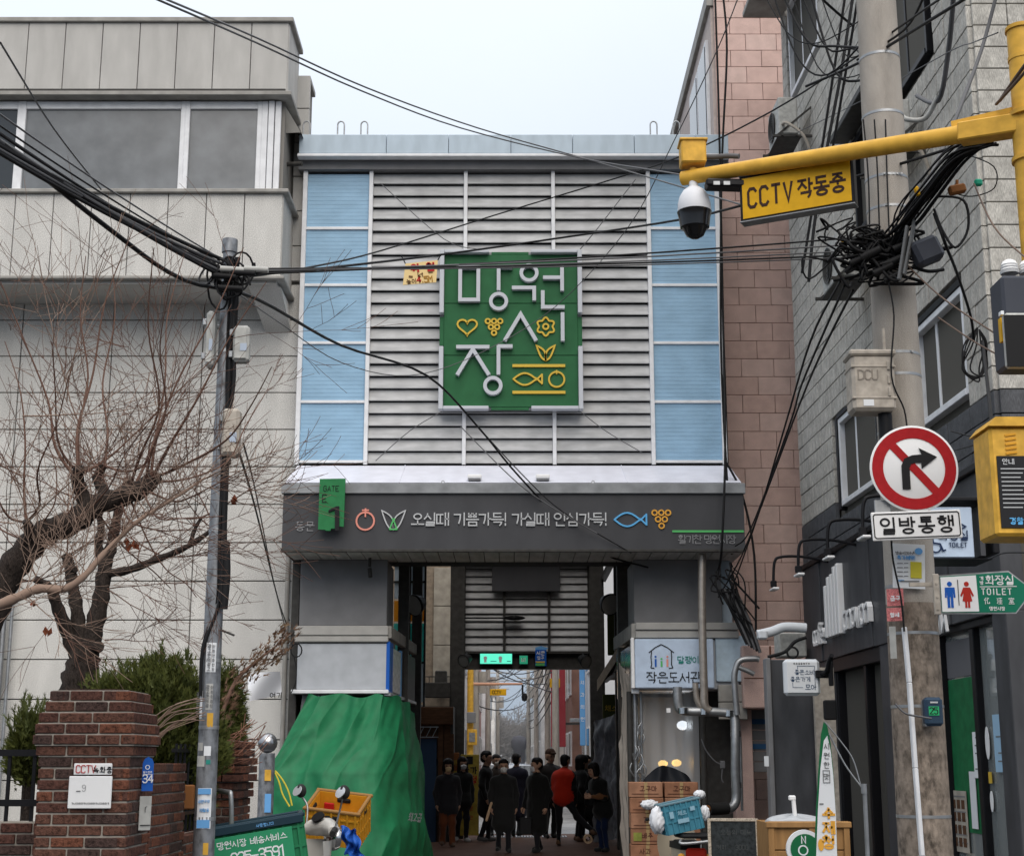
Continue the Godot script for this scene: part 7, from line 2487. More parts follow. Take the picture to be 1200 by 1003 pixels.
# ---------- the yellow camera mast ----------
func build_cctv() -> void:
	var o := thing("camera_mast", "yellow steel camera mast with a long arm at the right edge", "mast", V(3.66, 0, -9.8))
	var x := 3.66
	var z := -9.8
	var m := N()
	m.cyl(V(x, 0, z), V(x, 6.15, z), 0.125, 0.112, 24)
	wpart(o, "lower_mast", m, mat("yellow"))
	cp(o, "upper_mast", "yellow", V(x, 6.15, z), V(x, 6.86, z), 0.1, 0.096, 24)
	cp(o, "cap", "yellow", V(x, 6.86, z), V(x, 6.89, z), 0.108, 0.104, 24)
	for y in [6.63, 6.2, 5.86]:
		cp(o, "collar", "yellow", V(x, y, z), V(x, y + 0.03, z), 0.13 if y < 6.5 else 0.103, 0.13 if y < 6.5 else 0.103, 24)
	var a := V(x, 6.14, z + 0.02)
	var e := at(800, 209, 11.2)
	cp(o, "arm", "yellow", a.lerp(e, 0.12), e, 0.068, 0.058, 20)
	m = N()
	m.bar(a, a.lerp(e, 0.18), 0.15, 0.14, 0.01)
	m.bar(a + UP * 0.09, a.lerp(e, 0.2) + UP * 0.05, 0.02, 0.12)
	wpart(o, "arm_bracket", m, mat("yellow"))
	var dir := (e - a).normalized()
	var b := thing("camera_junction_box", "small yellow junction box on the end of the camera arm", "box", a.lerp(e, 0.965))
	bp(b, "casing", "yellow", V(0.0, 0.19, 0.0), V(0.20, 0.20, 0.18), 0.012)
	bp(b, "lid", "yellow", V(0.0, 0.285, 0.0), V(0.225, 0.022, 0.205), 0.006)
	part(b, "cable_gland", N().tube(smooth([V(0.1, 0.17, 0), V(0.18, 0.17, 0.0), V(0.27, 0.165, 0.03), V(0.36, 0.14, 0.08)]), 0.022, 8), mat("cable_grey"))
	var c := thing("dome_camera", "white and black dome camera hanging from the yellow arm's end", "camera", at(814, 250, 11.15))
	part(c, "mount", N().lathe([[0.0, 0.22], [0.035, 0.22], [0.04, 0.30], [0.0, 0.30]], Transform3D.IDENTITY, 16), mat("white"))
	part(c, "stalk", N().cyl(V(0, 0.28, 0), V(0, 0.38, 0), 0.03), mat("yellow"))
	part(c, "white_shell", N().lathe([[0.13, 0.0], [0.134, 0.02], [0.13, 0.08], [0.115, 0.14], [0.085, 0.19], [0.045, 0.22], [0.0, 0.23]], Transform3D.IDENTITY, 32), mat("camera_white", Color(0.62, 0.63, 0.66), 0.35))
	part(c, "black_dome", N().lathe([[0.0, -0.215], [0.03, -0.21], [0.07, -0.185], [0.095, -0.13], [0.115, -0.12], [0.125, -0.04], [0.132, -0.01], [0.138, 0.01], [0.13, 0.015]], Transform3D.IDENTITY, 32), mat("dome_black", Color(0.008, 0.008, 0.009), 0.18))
	part(c, "lens", N().lathe([[0.0, 0.0], [0.035, 0.0], [0.04, -0.03], [0.0, -0.03]], Transform3D(Basis(RIGHT, PI / 2 + 0.5), V(0.0, -0.13, 0.085)), 18), mat("dark_glass"))
	var l := thing("infrared_lamp", "flat black lamp bar under the yellow arm", "lamp", at(852, 217, 11.0))
	bp(l, "housing", "frame_black", Vector3.ZERO, V(0.34, 0.065, 0.14), 0.015, Basis(V(0, 0, 1), -0.03))
	m = N()
	for k in 2:
		m.box(V(-0.09 + k * 0.08, -0.01, 0.071), V(0.05, 0.03, 0.006))
	part(l, "lens", m, mat("steel"))
	var s := thing("camera_sign", "yellow CCTV warning sign in a black box under the arm", "sign", at(933, 222, 10.75))
	var ps := [at(868, 260, 10.95), at(1000, 237, 10.55), at(1000, 184, 10.55), at(868, 208, 10.95)]
	var cx: Vector3 = ((ps[1] - ps[0]) + (ps[2] - ps[3])).normalized()
	var cy: Vector3 = UP
	cx = cx.normalized()
	var cz: Vector3 = cx.cross(cy).normalized()
	cy = cz.cross(cx)
	var sb := Basis(cx, cy, cz)
	var mid: Vector3 = (ps[0] + ps[1] + ps[2] + ps[3]) * 0.25
	var sw: float = (ps[1] - ps[0]).length()
	var sh: float = (ps[3] - ps[0]).dot(UP)
	wpart(s, "case", N().box(mid - cz * 0.05, V(sw + 0.015, sh + 0.01, 0.10), 0.01, sb), mat("frame_black"))
	wpart(s, "yellow_face", N().box(mid + cz * 0.002, V(sw - 0.03, sh - 0.035, 0.006), 0.002, sb), mat("yellow_sign"))
	m = N()
	m.box(mid - cz * 0.04 + cy * (sh * 0.5 + 0.012), V(sw + 0.02, 0.025, 0.11), 0.006, sb)
	m.box(mid - cz * 0.04 - cy * (sh * 0.5 + 0.006), V(sw + 0.02, 0.012, 0.11), 0.004, sb)
	wpart(s, "rail", m, mat("steel"))
	m = N()
	text(m, "CCTV", 0.15, Transform3D(Basis(cx * 0.74, cy, cz), mid + cz * 0.005 - cx * (sw * 0.5 - 0.065) - cy * 0.08), 0.165, 0.003, fit("CCTV", 0.15, sw * 0.395 / 0.74))
	text(m, "작동중", 0.15, Transform3D(Basis(cx * 0.8, cy, cz), mid + cz * 0.005 + cx * (sw * 0.02) - cy * 0.078), 0.14, 0.003, fit("작동중", 0.15, sw * 0.42 / 0.8))
	wpart(s, "lettering", m, mat("sign_brown", Color(0.04, 0.02, 0.015), 0.5))
	m = N()
	for k in 2:
		var q := mid + cx * (0.25 if k else -0.25) + cy * (sh * 0.5 + 0.02)
		m.bar(q, q + UP * 0.07, 0.03, 0.03)
	wpart(s, "hanger", m, mat("yellow"))
	var cb := thing("yellow_cabinet", "yellow control cabinet with a black label plate at the right edge", "cabinet", at(1190, 620, 9.4))
	var q0 := at(1164, 620, 9.4)
	var yb := at(1170, 628, 9.4).y
	var yt := at(1165, 500, 9.4).y
	sp(cb, "casing", "yellow", V(q0.x + 0.02, yb, -9.75), V(q0.x + 0.52, yt, -9.40), 0.02)
	wpart(cb, "roof", N().prism(PackedVector2Array([U(0.008, 0), U(0.532, 0), U(0.49, 0.06), U(0.06, 0.06)]), 0.42, facing(V(q0.x + 0.0, yt, -9.79))), mat("yellow"))
	wpart(cb, "label_plate", N().span(V(q0.x + 0.055, yb + 0.05, -9.40), V(q0.x + 0.3, yb + 0.52, -9.392), 0.002), mat("cabinet_label", Color(0.018, 0.018, 0.02), 0.4))
	m = N()
	for k in 10:
		m.span(V(q0.x + 0.075, yb + 0.18 + k * 0.028, -9.392), V(q0.x + 0.20 + (k * 37 % 7) * 0.008, yb + 0.186 + k * 0.028, -9.389))
	text(m, "안내", 0.035, facing(V(q0.x + 0.09, yb + 0.465, -9.391)), 0.14, 0.002)
	wpart(cb, "white_print", m, mat("letter_white"))
	wpart(cb, "blue_print", text(N(), "경찰", 0.04, facing(V(q0.x + 0.11, yb + 0.075, -9.391)), 0.16, 0.002), mat("sky_blue"))
	m = N()
	for k in 5:
		m.bar(V(q0.x + 0.12, yt - 0.06 - k * 0.03, -9.398), V(q0.x + 0.19, yt - 0.05 - k * 0.03, -9.398), 0.012, 0.012)
	wpart(cb, "vent_slot", m, mat("crate_yellow"))
	var sp := thing("street_sensor", "dark grey sensor housing with a ringed white cap at the right edge", "sensor", at(1180, 430, 9.5))
	wpart(sp, "housing", N().span(at(1167, 440, 9.7), at(1215, 322, 9.45), 0.02), mat("cladding_blue", Color(0.055, 0.06, 0.075), 0.5))
	for k in 2:
		m = N()
		var pc := at(1184 + k * 22, 321, 9.55)
		m.lathe([[0.06, 0], [0.065, 0.012], [0.05, 0.018], [0.063, 0.025], [0.05, 0.036], [0.06, 0.045], [0.048, 0.055], [0.056, 0.062], [0.045, 0.085], [0.02, 0.1], [0.0, 0.102]], tf3(pc), 20)
		wpart(sp, "ringed_cap", m, mat("white"))
	sp(sp, "screen_bezel", "box_grey", at(1178, 433, 9.38), at(1216, 366, 9.3), 0.015)
	sp(sp, "dark_panel", "black", at(1181, 430, 9.3), at(1216, 369, 9.29))
	sp(sp, "yellow_label", "yellow_sign", at(1172, 402, 9.45), at(1179, 372, 9.40))
	sp(sp, "white_label", "paper", at(1171, 371, 9.45), at(1177, 364, 9.40))

# ---------- the goods and stalls at street level ----------
func build_stalls() -> void:
	var n := FastNoiseLite.new()
	n.seed = 31
	n.frequency = 0.9
	n.fractal_type = FastNoiseLite.FRACTAL_NONE
	var top := smooth([V(-3.28, 2.79, -24.28), V(-2.9, 2.80, -24.3), V(-2.4, 2.78, -24.3), V(-2.02, 2.80, -24.3), V(-1.86, 2.77, -24.9), V(-1.80, 2.72, -26.0), V(-1.74, 2.6, -27.0)], 10)
	var mid := smooth([V(-3.86, 1.55, -23.75), V(-3.25, 1.55, -23.5), V(-2.6, 1.55, -23.35), V(-2.0, 1.55, -23.5), V(-1.66, 1.55, -24.4), V(-1.55, 1.55, -25.6), V(-1.52, 1.5, -26.8)], 10)
	var low := smooth([V(-3.75, 0.03, -23.4), V(-3.3, 0.03, -23.0), V(-2.6, 0.03, -22.9), V(-1.9, 0.03, -23.1), V(-1.48, 0.03, -24.2), V(-1.40, 0.03, -25.6), V(-1.40, 0.03, -26.8)], 10)
	var nx := 210
	var ny := 96
	var g := []
	var pick := func(line: PackedVector3Array, s: float) -> Vector3:
		var f := s * (line.size() - 1)
		var i := mini(int(f), line.size() - 2)
		return line[i].lerp(line[i + 1], f - i)
	for j in ny + 1:
		var t := float(j) / ny
		var row := []
		for i in nx + 1:
			var s := float(i) / nx
			var a: Vector3 = pick.call(top, s)
			var b: Vector3 = pick.call(mid, s)
			var c: Vector3 = pick.call(low, s)
			var p: Vector3
			if t < 0.5:
				p = a.lerp(b, t * 2.0).lerp(a.lerp(b, pow(t * 2.0, 0.8)), 0.5)
			else:
				p = b.lerp(c, t * 2.0 - 1.0)
			var ta: Vector3 = (pick.call(mid, minf(s + 0.01, 1.0)) - pick.call(mid, maxf(s - 0.01, 0.0)))
			var out := V(-ta.z, 0, ta.x).normalized()
			if out.z < 0 and s < 0.5:
				out = -out
			var w := n.get_noise_2d(s * 3.0, t * 2.0)
			var ridge := pow(0.5 + 0.5 * sin(s * 24.0 + w * 2.2 + t * 0.9), 1.8)
			var fold := (ridge - 0.4) * 0.17 * (1.0 - 0.7 * t) * (0.6 + 0.4 * sin(s * 5.0 + 1.0))
			fold += sin(t * 9.0 - s * 8.0 + w * 2.0) * 0.045 * smoothstep(0.4, 0.8, t)
			fold += (0.42 - sqrt(absf(n.get_noise_2d(s * 7.0 + t * 0.8, t * 1.1)) + 0.01)) * 0.06 + n.get_noise_2d(s * 12.0 + t * 5.0, t * 3.4 - s * 3.0) * 0.02
			p += out * fold
			p.y += -0.06 * (1.0 - t) * pow(absf(sin(s * 15.0)), 1.5) * smoothstep(0.2, 0.0, t)
			row.append(p)
		g.append(row)
	var m := N()
	_sheet(m, g)
	var o := thing("green_tarpaulin", "crumpled green tarpaulin covering a stall under the left kiosk", "tarpaulin", V(-2.6, 0, -24))
	wpart(o, "sheet", m, mat("tarp"))
	wpart(o, "print", text(N(), "최고급", 0.12, Transform3D(Basis(V(0.12, 0.1, -0.98).normalized(), 0.2) * Basis(UP, 1.1), at(478, 962, 23.0)), 0.14, 0.004), mat("letter_dim"))
	m = N()
	for q in [[[322, 903], [331, 914], [338, 928], [342, 944]], [[322, 905], [327, 917], [331, 931], [339, 945]]]:
		var pts := []
		for w in q:
			pts.append(at(w[0], w[1], 22.9))
		m.tube(smooth(pts), 0.013, 5)
	solo("yellow_rope", m, mat("rope_yellow", Color(0.6, 0.5, 0.06), 0.7), "knotted yellow rope tied to the tarpaulin's left corner", "rope")
	o = thing("ball_bollard", "steel bollard with a shiny ball top left of the tarpaulin", "bollard", V(-2.74, 0, -17))
	cp(o, "post", "zinc", V(-2.74, 0, -17), V(-2.74, 1.82, -17), 0.088, 0.088, 20)
	wpart(o, "ball", N().ball(V(-2.74, 1.93, -17), V(0.112, 0.112, 0.112), 24), mat("ball_steel", Color(0.35, 0.35, 0.36), 0.22, {"metal": 0.9}))
	wpart(o, "yellow_sticker", N().box(V(-2.71, 1.58, -16.91), V(0.07, 0.12, 0.01)), mat("yellow"))
	wpart(o, "blue_sticker", N().box(V(-2.70, 1.28, -16.91), V(0.07, 0.2, 0.01)), mat("paper_blue"))
	var k := 0
	for q in [[1.73, 0.32, 0], [1.74, 0.542, 0], [1.735, 0.764, 1], [1.73, 0.986, 0], [1.72, 1.208, 1], [2.24, 0.32, 1], [2.25, 0.542, 0], [2.25, 0.764, 1], [2.24, 0.986, 1], [2.235, 1.208, 0]]:
		var lab: String = ["lowest carton of the left stack", "second carton of the left stack", "middle carton of the left stack", "fourth carton of the left stack, bearing a white bag", "topmost carton of the left stack", "lowest carton of the right stack", "second carton of the right stack", "middle carton of the right stack behind the blue basket", "fourth carton of the right stack", "topmost carton of the right stack under the black cover"][k]
		var b := thing("carton", "brown cardboard box, " + lab + " by the shop", "box", V(q[0] + 0.25, q[1], -22.6), rng.randf_range(-0.04, 0.04), "cartons stacked by the shop")
		part(b, "carton_body", N().box(V(0, 0.11, 0), V(0.49, 0.216, 0.42), 0.008), mat("carton" if q[2] == 0 else "carton_b"))
		part(b, "tape", N().box(V(0, 0.11, 0.2115), V(0.05, 0.212, 0.003)), mat("tape", Color(0.36, 0.25, 0.12), 0.35))
		m = N()
		text(m, ["사과", "배추", "감귤", "과일", "고구마"][k % 5], 0.075, tf3(V(-0.12 + (k % 3) * 0.03, 0.09, 0.2135)), 0.13, 0.002)
		m.ribbon(_v([-0.2, 0.05, 0.18, 0.05]), 0.01, 0.002, tf3(V(0, 0, 0.2135)))
		part(b, "print", m, mat("carton_print", Color(0.09, 0.035, 0.025), 0.8))
		if k == 1:
			part(b, "yellow_label", N().box(V(-0.15, 0.11, 0.214), V(0.12, 0.12, 0.003)), mat("olive_light", Color(0.30, 0.26, 0.05), 0.6))
		k += 1
	m = N()
	m.span(V(1.72, 0.0, -22.85), V(2.76, 0.31, -22.32), 0.02)
	solo("blue_chest", m, mat("pallet_blue", Color(0.02, 0.06, 0.16), 0.6), "dark blue plastic chest under the cartons", "chest")
	m = N()
	g = []
	for j in 17:
		var row := []
		for i in 61:
			var u := i / 60.0
			var t := j / 16.0
			var h := 1.25 + 0.40 * pow(sin(clampf(u * 1.08, 0, 1) * PI), 0.35)
			row.append(V(1.98 + u * 0.85, lerpf(h, 0.6, t) + n.get_noise_2d(u * 3.0, t * 3.0) * 0.03, -23.4 + t * 0.5 + n.get_noise_2d(u * 4.0, t * 2.0 + 9.0) * 0.08))
		g.append(row)
	_sheet(m, g)
	solo("black_cover", m, mat("black_cover", Color(0.008, 0.009, 0.012), 0.6, {"both": true}), "black cover draped over goods behind the brown cartons", "cover")
	_bag("white_bag", "small white plastic bag lying on the left carton stack", at(761, 943, 22.2), V(0.12, 0.065, 0.09), mat("bag_white"), 3)
	o = thing("chalkboard", "black chalkboard in a pale wooden frame beside the shop's pipes", "chalkboard", V(2.55, 0, -17.0), -0.08)
	o.rotation.x = -0.12
	var cb := at(861, 1000, 17.0)
	o.position = V(cb.x, 0.0, -17.0)
	part(o, "board", N().box(V(0, 0.68, 0), V(0.50, 0.80, 0.02), 0.004), mat("chalk_black", Color(0.022, 0.026, 0.028), 0.75, {"tex": "worn", "scale": 1.5}))
	m = N()
	m.box(V(-0.265, 0.68, 0.005), V(0.035, 0.87, 0.035), 0.005)
	m.box(V(0.265, 0.68, 0.005), V(0.035, 0.87, 0.035), 0.005)
	m.box(V(0, 1.10, 0.005), V(0.495, 0.035, 0.035), 0.005)
	m.box(V(0, 0.26, 0.005), V(0.495, 0.035, 0.035), 0.005)
	part(o, "wooden_frame", m, mat("pale_wood", Color(0.36, 0.31, 0.25), 0.7, {"tex": "worn", "scale": 3.0}))
	m = N()
	text(m, "오늘의 메뉴", 0.055, tf3(V(-0.14, 0.94, 0.011)), 0.06, 0.001)
	text(m, "커피", 0.05, tf3(V(-0.19, 0.78, 0.011)), 0.06, 0.001)
	text(m, "3000", 0.05, tf3(V(0.02, 0.78, 0.011)), 0.06, 0.001)
	part(o, "chalk_writing", m, mat("chalk", Color(0.075, 0.08, 0.08), 0.9))
	m = N()
	for x in [-0.25, 0.25]:
		m.bar(V(x, 1.05, -0.02), V(x, 0.0, -0.4), 0.03, 0.03)
		m.bar(V(x, 0.3, 0.0), V(x, 0.0, 0.03), 0.03, 0.03)
	part(o, "leg", m, mat("pale_wood"))
	o = thing("plywood_bin", "orange brown plywood bin lined with a clear bag by the shop wall", "bin", V(at(925, 1000, 15.5).x, 0, -15.5))
	var bx := at(896, 965, 15.5).x
	var by := at(990, 965, 15.5).x
	var bt := at(940, 963, 15.5).y
	m = N()
	m.span(V(bx, 0.02, -16.0), V(bx + 0.02, bt, -15.3), 0.004)
	m.span(V(by - 0.02, 0.02, -16.0), V(by, bt, -15.3), 0.004)
	m.span(V(bx + 0.02, 0.02, -16.0), V(by - 0.02, bt, -15.98), 0.004)
	wpart(o, "side", m, mat("ply"))
	for i in 4:
		sp(o, "board", "ply", V(bx, 0.02 + i * 0.285, -15.32), V(by, 0.295 + i * 0.285, -15.30), 0.006)
	for xx in [bx, (bx + by) * 0.5, by - 0.06]:
		sp(o, "batten", "ply", V(xx, 0.02, -15.30), V(xx + 0.06, bt - 0.05, -15.275), 0.005)
	sp(o, "rim", "ply", V(bx - 0.02, bt - 0.05, -15.33), V(by + 0.02, bt + 0.01, -15.26), 0.008)
	m = N()
	g = []
	for j in 9:
		var row := []
		for i in 33:
			var a := TAU * i / 32.0
			var rr := 1.0 - 0.95 * pow(j / 8.0, 2)
			row.append(V((bx + by) * 0.5 - 0.08 + cos(a) * 0.30 * rr, bt - 0.02 + 0.10 * sqrt(j / 8.0) * (0.8 + 0.25 * n.get_noise_2d(cos(a) * 1.4, sin(a) * 1.4) + 0.08 * sin(a * 5.0)), -15.62 + sin(a) * 0.26 * rr))
		g.append(row)
	_sheet(m, g)
	wpart(o, "clear_liner", m, mat("liner", Color(0.42, 0.44, 0.46), 0.3, {"both": true}))
	m = N()
	m.cyl(at(933, 968, 15.5), at(930, 936, 15.5), 0.022)
	m.box(at(928.5, 935, 15.5), V(0.07, 0.05, 0.05), 0.01)
	solo("broom", m, mat("white"), "white broom handle standing in the plywood bin", "handle")
	o = thing("sail_banner", "green edged white sail banner on the pavement before the charcoal shop", "banner", at(966, 1003, 13.0))
	var d := 13.0
	m = N()
	var green := [[966, 846], [970, 850], [974, 870], [977, 900], [980, 950], [982, 1003], [983, 1060], [954, 1060], [955, 1003], [957, 950], [960, 900], [963, 860]]
	var poly := PackedVector2Array()
	for q in green:
		var w := at(q[0], q[1], d)
		poly.append(U(w.x, w.y))
	m.prism(poly, 0.01, facing(V(0, 0, -d - 0.02)))
	wpart(o, "green_cloth", m, mat("banner_green", Color(0.012, 0.13, 0.05), 0.6))
	m = N()
	poly = PackedVector2Array()
	for q in [[966, 868], [970, 862], [974, 880], [977, 910], [980, 955], [981.5, 1003], [982, 1060], [956, 1060], [957, 1003], [959, 950], [962, 900]]:
		var w := at(q[0], q[1], d)
		poly.append(U(w.x, w.y))
	m.prism(poly, 0.006, facing(V(0, 0, -d - 0.008)))
	wpart(o, "white_panel", m, mat("paper"))
	m = N()
	for i in 3:
		text(m, ["시", "원", "한"][i], 0.05, facing(at(966, 878 + i * 11, d - 0.002)), 0.12, 0.002)
	m.ribbon(_v([0, 0, 0.055, 0, 0.055, 0.10, 0, 0.10]), 0.006, 0.002, facing(at(965.5, 917, d - 0.002)), true)
	text(m, "맛", 0.045, facing(at(966, 913, d - 0.002)), 0.13, 0.002)
	m.ribbon(_v([0, 0, 0.03, 0]), 0.01, 0.002, facing(at(961, 942, d - 0.002)))
	wpart(o, "black_print", m, mat("cladding"))
	m = N()
	for i in 3:
		text(m, ["수", "제", "청"][i], 0.10, facing(at(965, 960 + i * 17, d - 0.002)), 0.2, 0.003)
	m.prism(_open(_ring(0, 0, 0.025, 0.05, 14)), 0.003, facing(at(962.5, 990, d - 0.002)))
	wpart(o, "orange_print", m, mat("orange_line"))
	m = N()
	m.tube(smooth([at(967, 846, d - 0.02), at(985, 868, d - 0.02), at(1000, 890, d - 0.03), at(1009, 920, d - 0.04), at(1013, 927, d - 0.04)], 5), 0.006, 5)
	m.tube(smooth([at(972, 860, d - 0.02), at(990, 895, d - 0.03), at(1008, 920, d - 0.04), at(1013, 927, d - 0.04)], 5), 0.008, 5)
	wpart(o, "strut", m, mat("steel"))
	m = N()
	var pf := at(1013, 927, d - 0.04)
	m.cyl(V(pf.x, 0.0, pf.z), V(pf.x + 0.005, pf.y, pf.z), 0.019)
	m.cyl(V(pf.x, pf.y - 0.02, pf.z), V(pf.x, pf.y + 0.06, pf.z), 0.026)
	wpart(o, "pole", m, mat("steel"))
	wpart(o, "foot", N().lathe([[0.0, 0.0], [0.35, 0.0], [0.33, 0.08], [0.06, 0.12], [0.0, 0.12]], tf3(V(pf.x - 0.1, 0, pf.z)), 24), mat("cladding"))
	o = thing("round_badge_sign", "round white and green badge sign low behind the sail banner", "sign", at(946, 1000, 13.6))
	m = N()
	var bc := at(944, 995, 13.6)
	m.cyl(bc - V(0, 0, 0.04), bc, 0.165, 0.165, 30)
	wpart(o, "disc", m, mat("paper"))
	cp(o, "green_face", "banner_green", bc, bc + V(0, 0, 0.006), 0.13, 0.13, 30)
	m = N()
	m.ribbon(_open(_ring(bc.x - 0.02, bc.y - 0.01, 0.04, 0.04, 14)), 0.012, 0.004, facing(V(0, 0, bc.z + 0.006)), true)
	text(m, "N", 0.06, facing(bc + V(-0.03, 0.05, 0.006)), 0.16, 0.004)
	wpart(o, "emblem", m, mat("paper"))
	sp(o, "post", "steel_dark", V(bc.x - 0.03, 0, bc.z - 0.08), V(bc.x + 0.03, bc.y, bc.z - 0.04))
	o = thing("dark_hoarding", "dark grey sheet metal hoarding beside the charcoal shop", "hoarding", V(4.0, 0, -19.5))
	var h0 := at(897, 773, 20.5)
	var h1 := at(955, 775, 20.5)
	sp(o, "sheet", "shopfront", V(h0.x + 0.07, 0, -20.6), V(h1.x, h0.y, -20.5), 0.01)
	sp(o, "post", "cladding", V(h0.x, 0, -20.7), V(h0.x + 0.065, h0.y + 0.02, -20.45), 0.01)
	sp(o, "white_tag", "paper", at(896, 898, 20.4), at(901, 886, 20.38))
	o = thing("small_shops_sign", "white rounded sign box with three lines of blue Korean words", "sign", at(939, 815, 19.6), 0.0)
	var sc := at(939.5, 794, 19.6)
	wpart(o, "case", N().box(sc, V(0.47, 0.47, 0.14), 0.04), mat("sign_white", Color(0.60, 0.63, 0.66), 0.4))
	wpart(o, "face", N().box(sc + V(0, 0, 0.07), V(0.40, 0.40, 0.01), 0.01), mat("paper"))
	var tz := sc + V(0, 0, 0.076)
	m = N()
	text(m, "좋은소비", 0.062, facing(tz + V(-0.10, 0.035, 0)), 0.10, 0.003, 0.06)
	text(m, "좋은가게", 0.062, facing(tz + V(-0.16, -0.055, 0)), 0.10, 0.003, 0.06)
	text(m, "모아", 0.07, facing(tz + V(0.03, -0.16, 0)), 0.10, 0.003, 0.06)
	m.ribbon(_v([-0.06, 0.11, -0.06, 0.145, 0.16, 0.145, 0.16, -0.13, 0.145, -0.13]), 0.006, 0.003, facing(tz))
	m.ribbon(_v([-0.13, -0.07, -0.13, -0.13, 0.0, -0.13]), 0.006, 0.003, facing(tz))
	wpart(o, "blue_lettering", m, mat("navy", Color(0.03, 0.07, 0.14), 0.5))
	wpart(o, "small_print", text(N(), "마포공동체가게", 0.022, facing(tz + V(-0.11, 0.165, 0)), 0.13, 0.003, 0.4), mat("steel_dark"))
	m = N()
	m.tube(smooth([at(957, 790, 19.6), at(968, 788, 19.4), at(972, 775, 19.3), at(975, 768, 19.2)]), 0.03, 8)
	m.box(at(966, 790, 19.5), V(0.22, 0.1, 0.06), 0.01)
	m.box(at(974, 790, 19.4), V(0.06, 0.3, 0.05), 0.01)
	wpart(o, "bracket", m, mat("frame_black"))
	m = N()
	m.span(at(961, 1003, 20.4), at(977, 782, 20.3))
	solo("pale_strip", m, mat("box_beige"), "pale beige wall strip between the hoarding and the charcoal shop", "wall")
	m = N()
	m.box(at(973, 832, 18.5), V(0.15, 0.24, 0.1), 0.015)
	solo("black_wall_box", m, mat("black"), "small black box on the pale wall strip above the sail banner", "box")
	o = thing("side_shutter", "grey shutter with two blue stickers beside the dark hoarding", "shutter", at(885, 900, 24.2))
	for i in 6:
		sp(o, "slat", "cladding", V(3.85, 1.55 + i * 0.17, -24.95), V(4.5, 1.71 + i * 0.17, -24.92), 0.006)
	m = N()
	m.span(V(3.95, 1.92, -24.91), V(4.4, 2.0, -24.905))
	m.span(V(3.95, 2.32, -24.91), V(4.4, 2.40, -24.905))
	wpart(o, "blue_sticker", m, mat("navy_blue", Color(0.03, 0.10, 0.22), 0.5))
	m = N()
	m.span(V(3.62, 0, -25.1), V(3.92, 2.55, -24.7), 0.01)
	solo("stone_pier", m, mat("pink_stone_c"), "pinkish brown stone pier beside the drain pipes", "pier")
	o = thing("white_outdoor_unit", "white pipes and a cooling unit's casing above the dark hoarding", "air conditioner", at(915, 770, 21.0))
	m = N()
	m.tube(smooth([at(888, 744, 21.0), at(905, 740, 21.0), at(920, 735, 21.0), at(945, 736, 21.0)]), 0.07, 10)
	m.span(at(887, 750, 21.1), at(900, 738, 20.9), 0.02)
	wpart(o, "white_pipe", m, mat("sign_white"))
	sp(o, "casing", "box_grey", at(908, 772, 21.6), at(945, 741, 21.2), 0.02)
	m = N()
	m.tube(smooth([at(900, 770, 20.8), at(920, 764, 20.8), at(932, 752, 20.8), at(945, 747, 20.8)]), 0.028, 6)
	m.ribbon(_open(_ring(0, 0, 0.075, 0.075, 14)), 0.025, 0.02, facing(at(929, 765, 20.7)), true)
	wpart(o, "black_hose", m, mat("cable"))

func _bag(called: String, label: String, c: Vector3, r: Vector3, mt: Material, sd: int, depth := 0.16) -> void:
	var n := FastNoiseLite.new()
	n.seed = sd
	n.frequency = 1.7
	var g := []
	for j in 17:
		var row := []
		var a := -PI / 2 + PI * j / 16.0
		for i in 25:
			var b := TAU * i / 24.0
			var d := V(cos(a) * cos(b), sin(a), -cos(a) * sin(b))
			row.append(c + d * r * (1.0 + n.get_noise_3dv(d * 2.0) * depth * 2.0 + absf(sin(b * 7.0 + a * 3.0)) * depth * 0.5))
		g.append(row)
	g.reverse()
	var m := N()
	_sheet(m, g)
	solo(called, m, mt, label, "bag")

# ---------- scooters ----------
func _wheel(o: Node3D, c: Vector3, r: float, w: float) -> void:
	var m := N()
	var prof := [[r - 0.1, -w], [r - 0.03, -w], [r, -w * 0.5], [r, w * 0.5], [r - 0.03, w], [r - 0.1, w], [r - 0.1, -w]]
	m.lathe(prof, Transform3D(Basis(V(0, 0, 1), PI / 2), c), 26)
	var t := part(o, "wheel", m, mat("rubber"))
	part(t, "rim", N().lathe([[0.02, -w * 0.5], [r - 0.1, -w * 0.8], [r - 0.1, w * 0.8], [0.02, w * 0.5]], Transform3D(Basis(V(0, 0, 1), PI / 2), c - t.position), 20), mat("steel"))

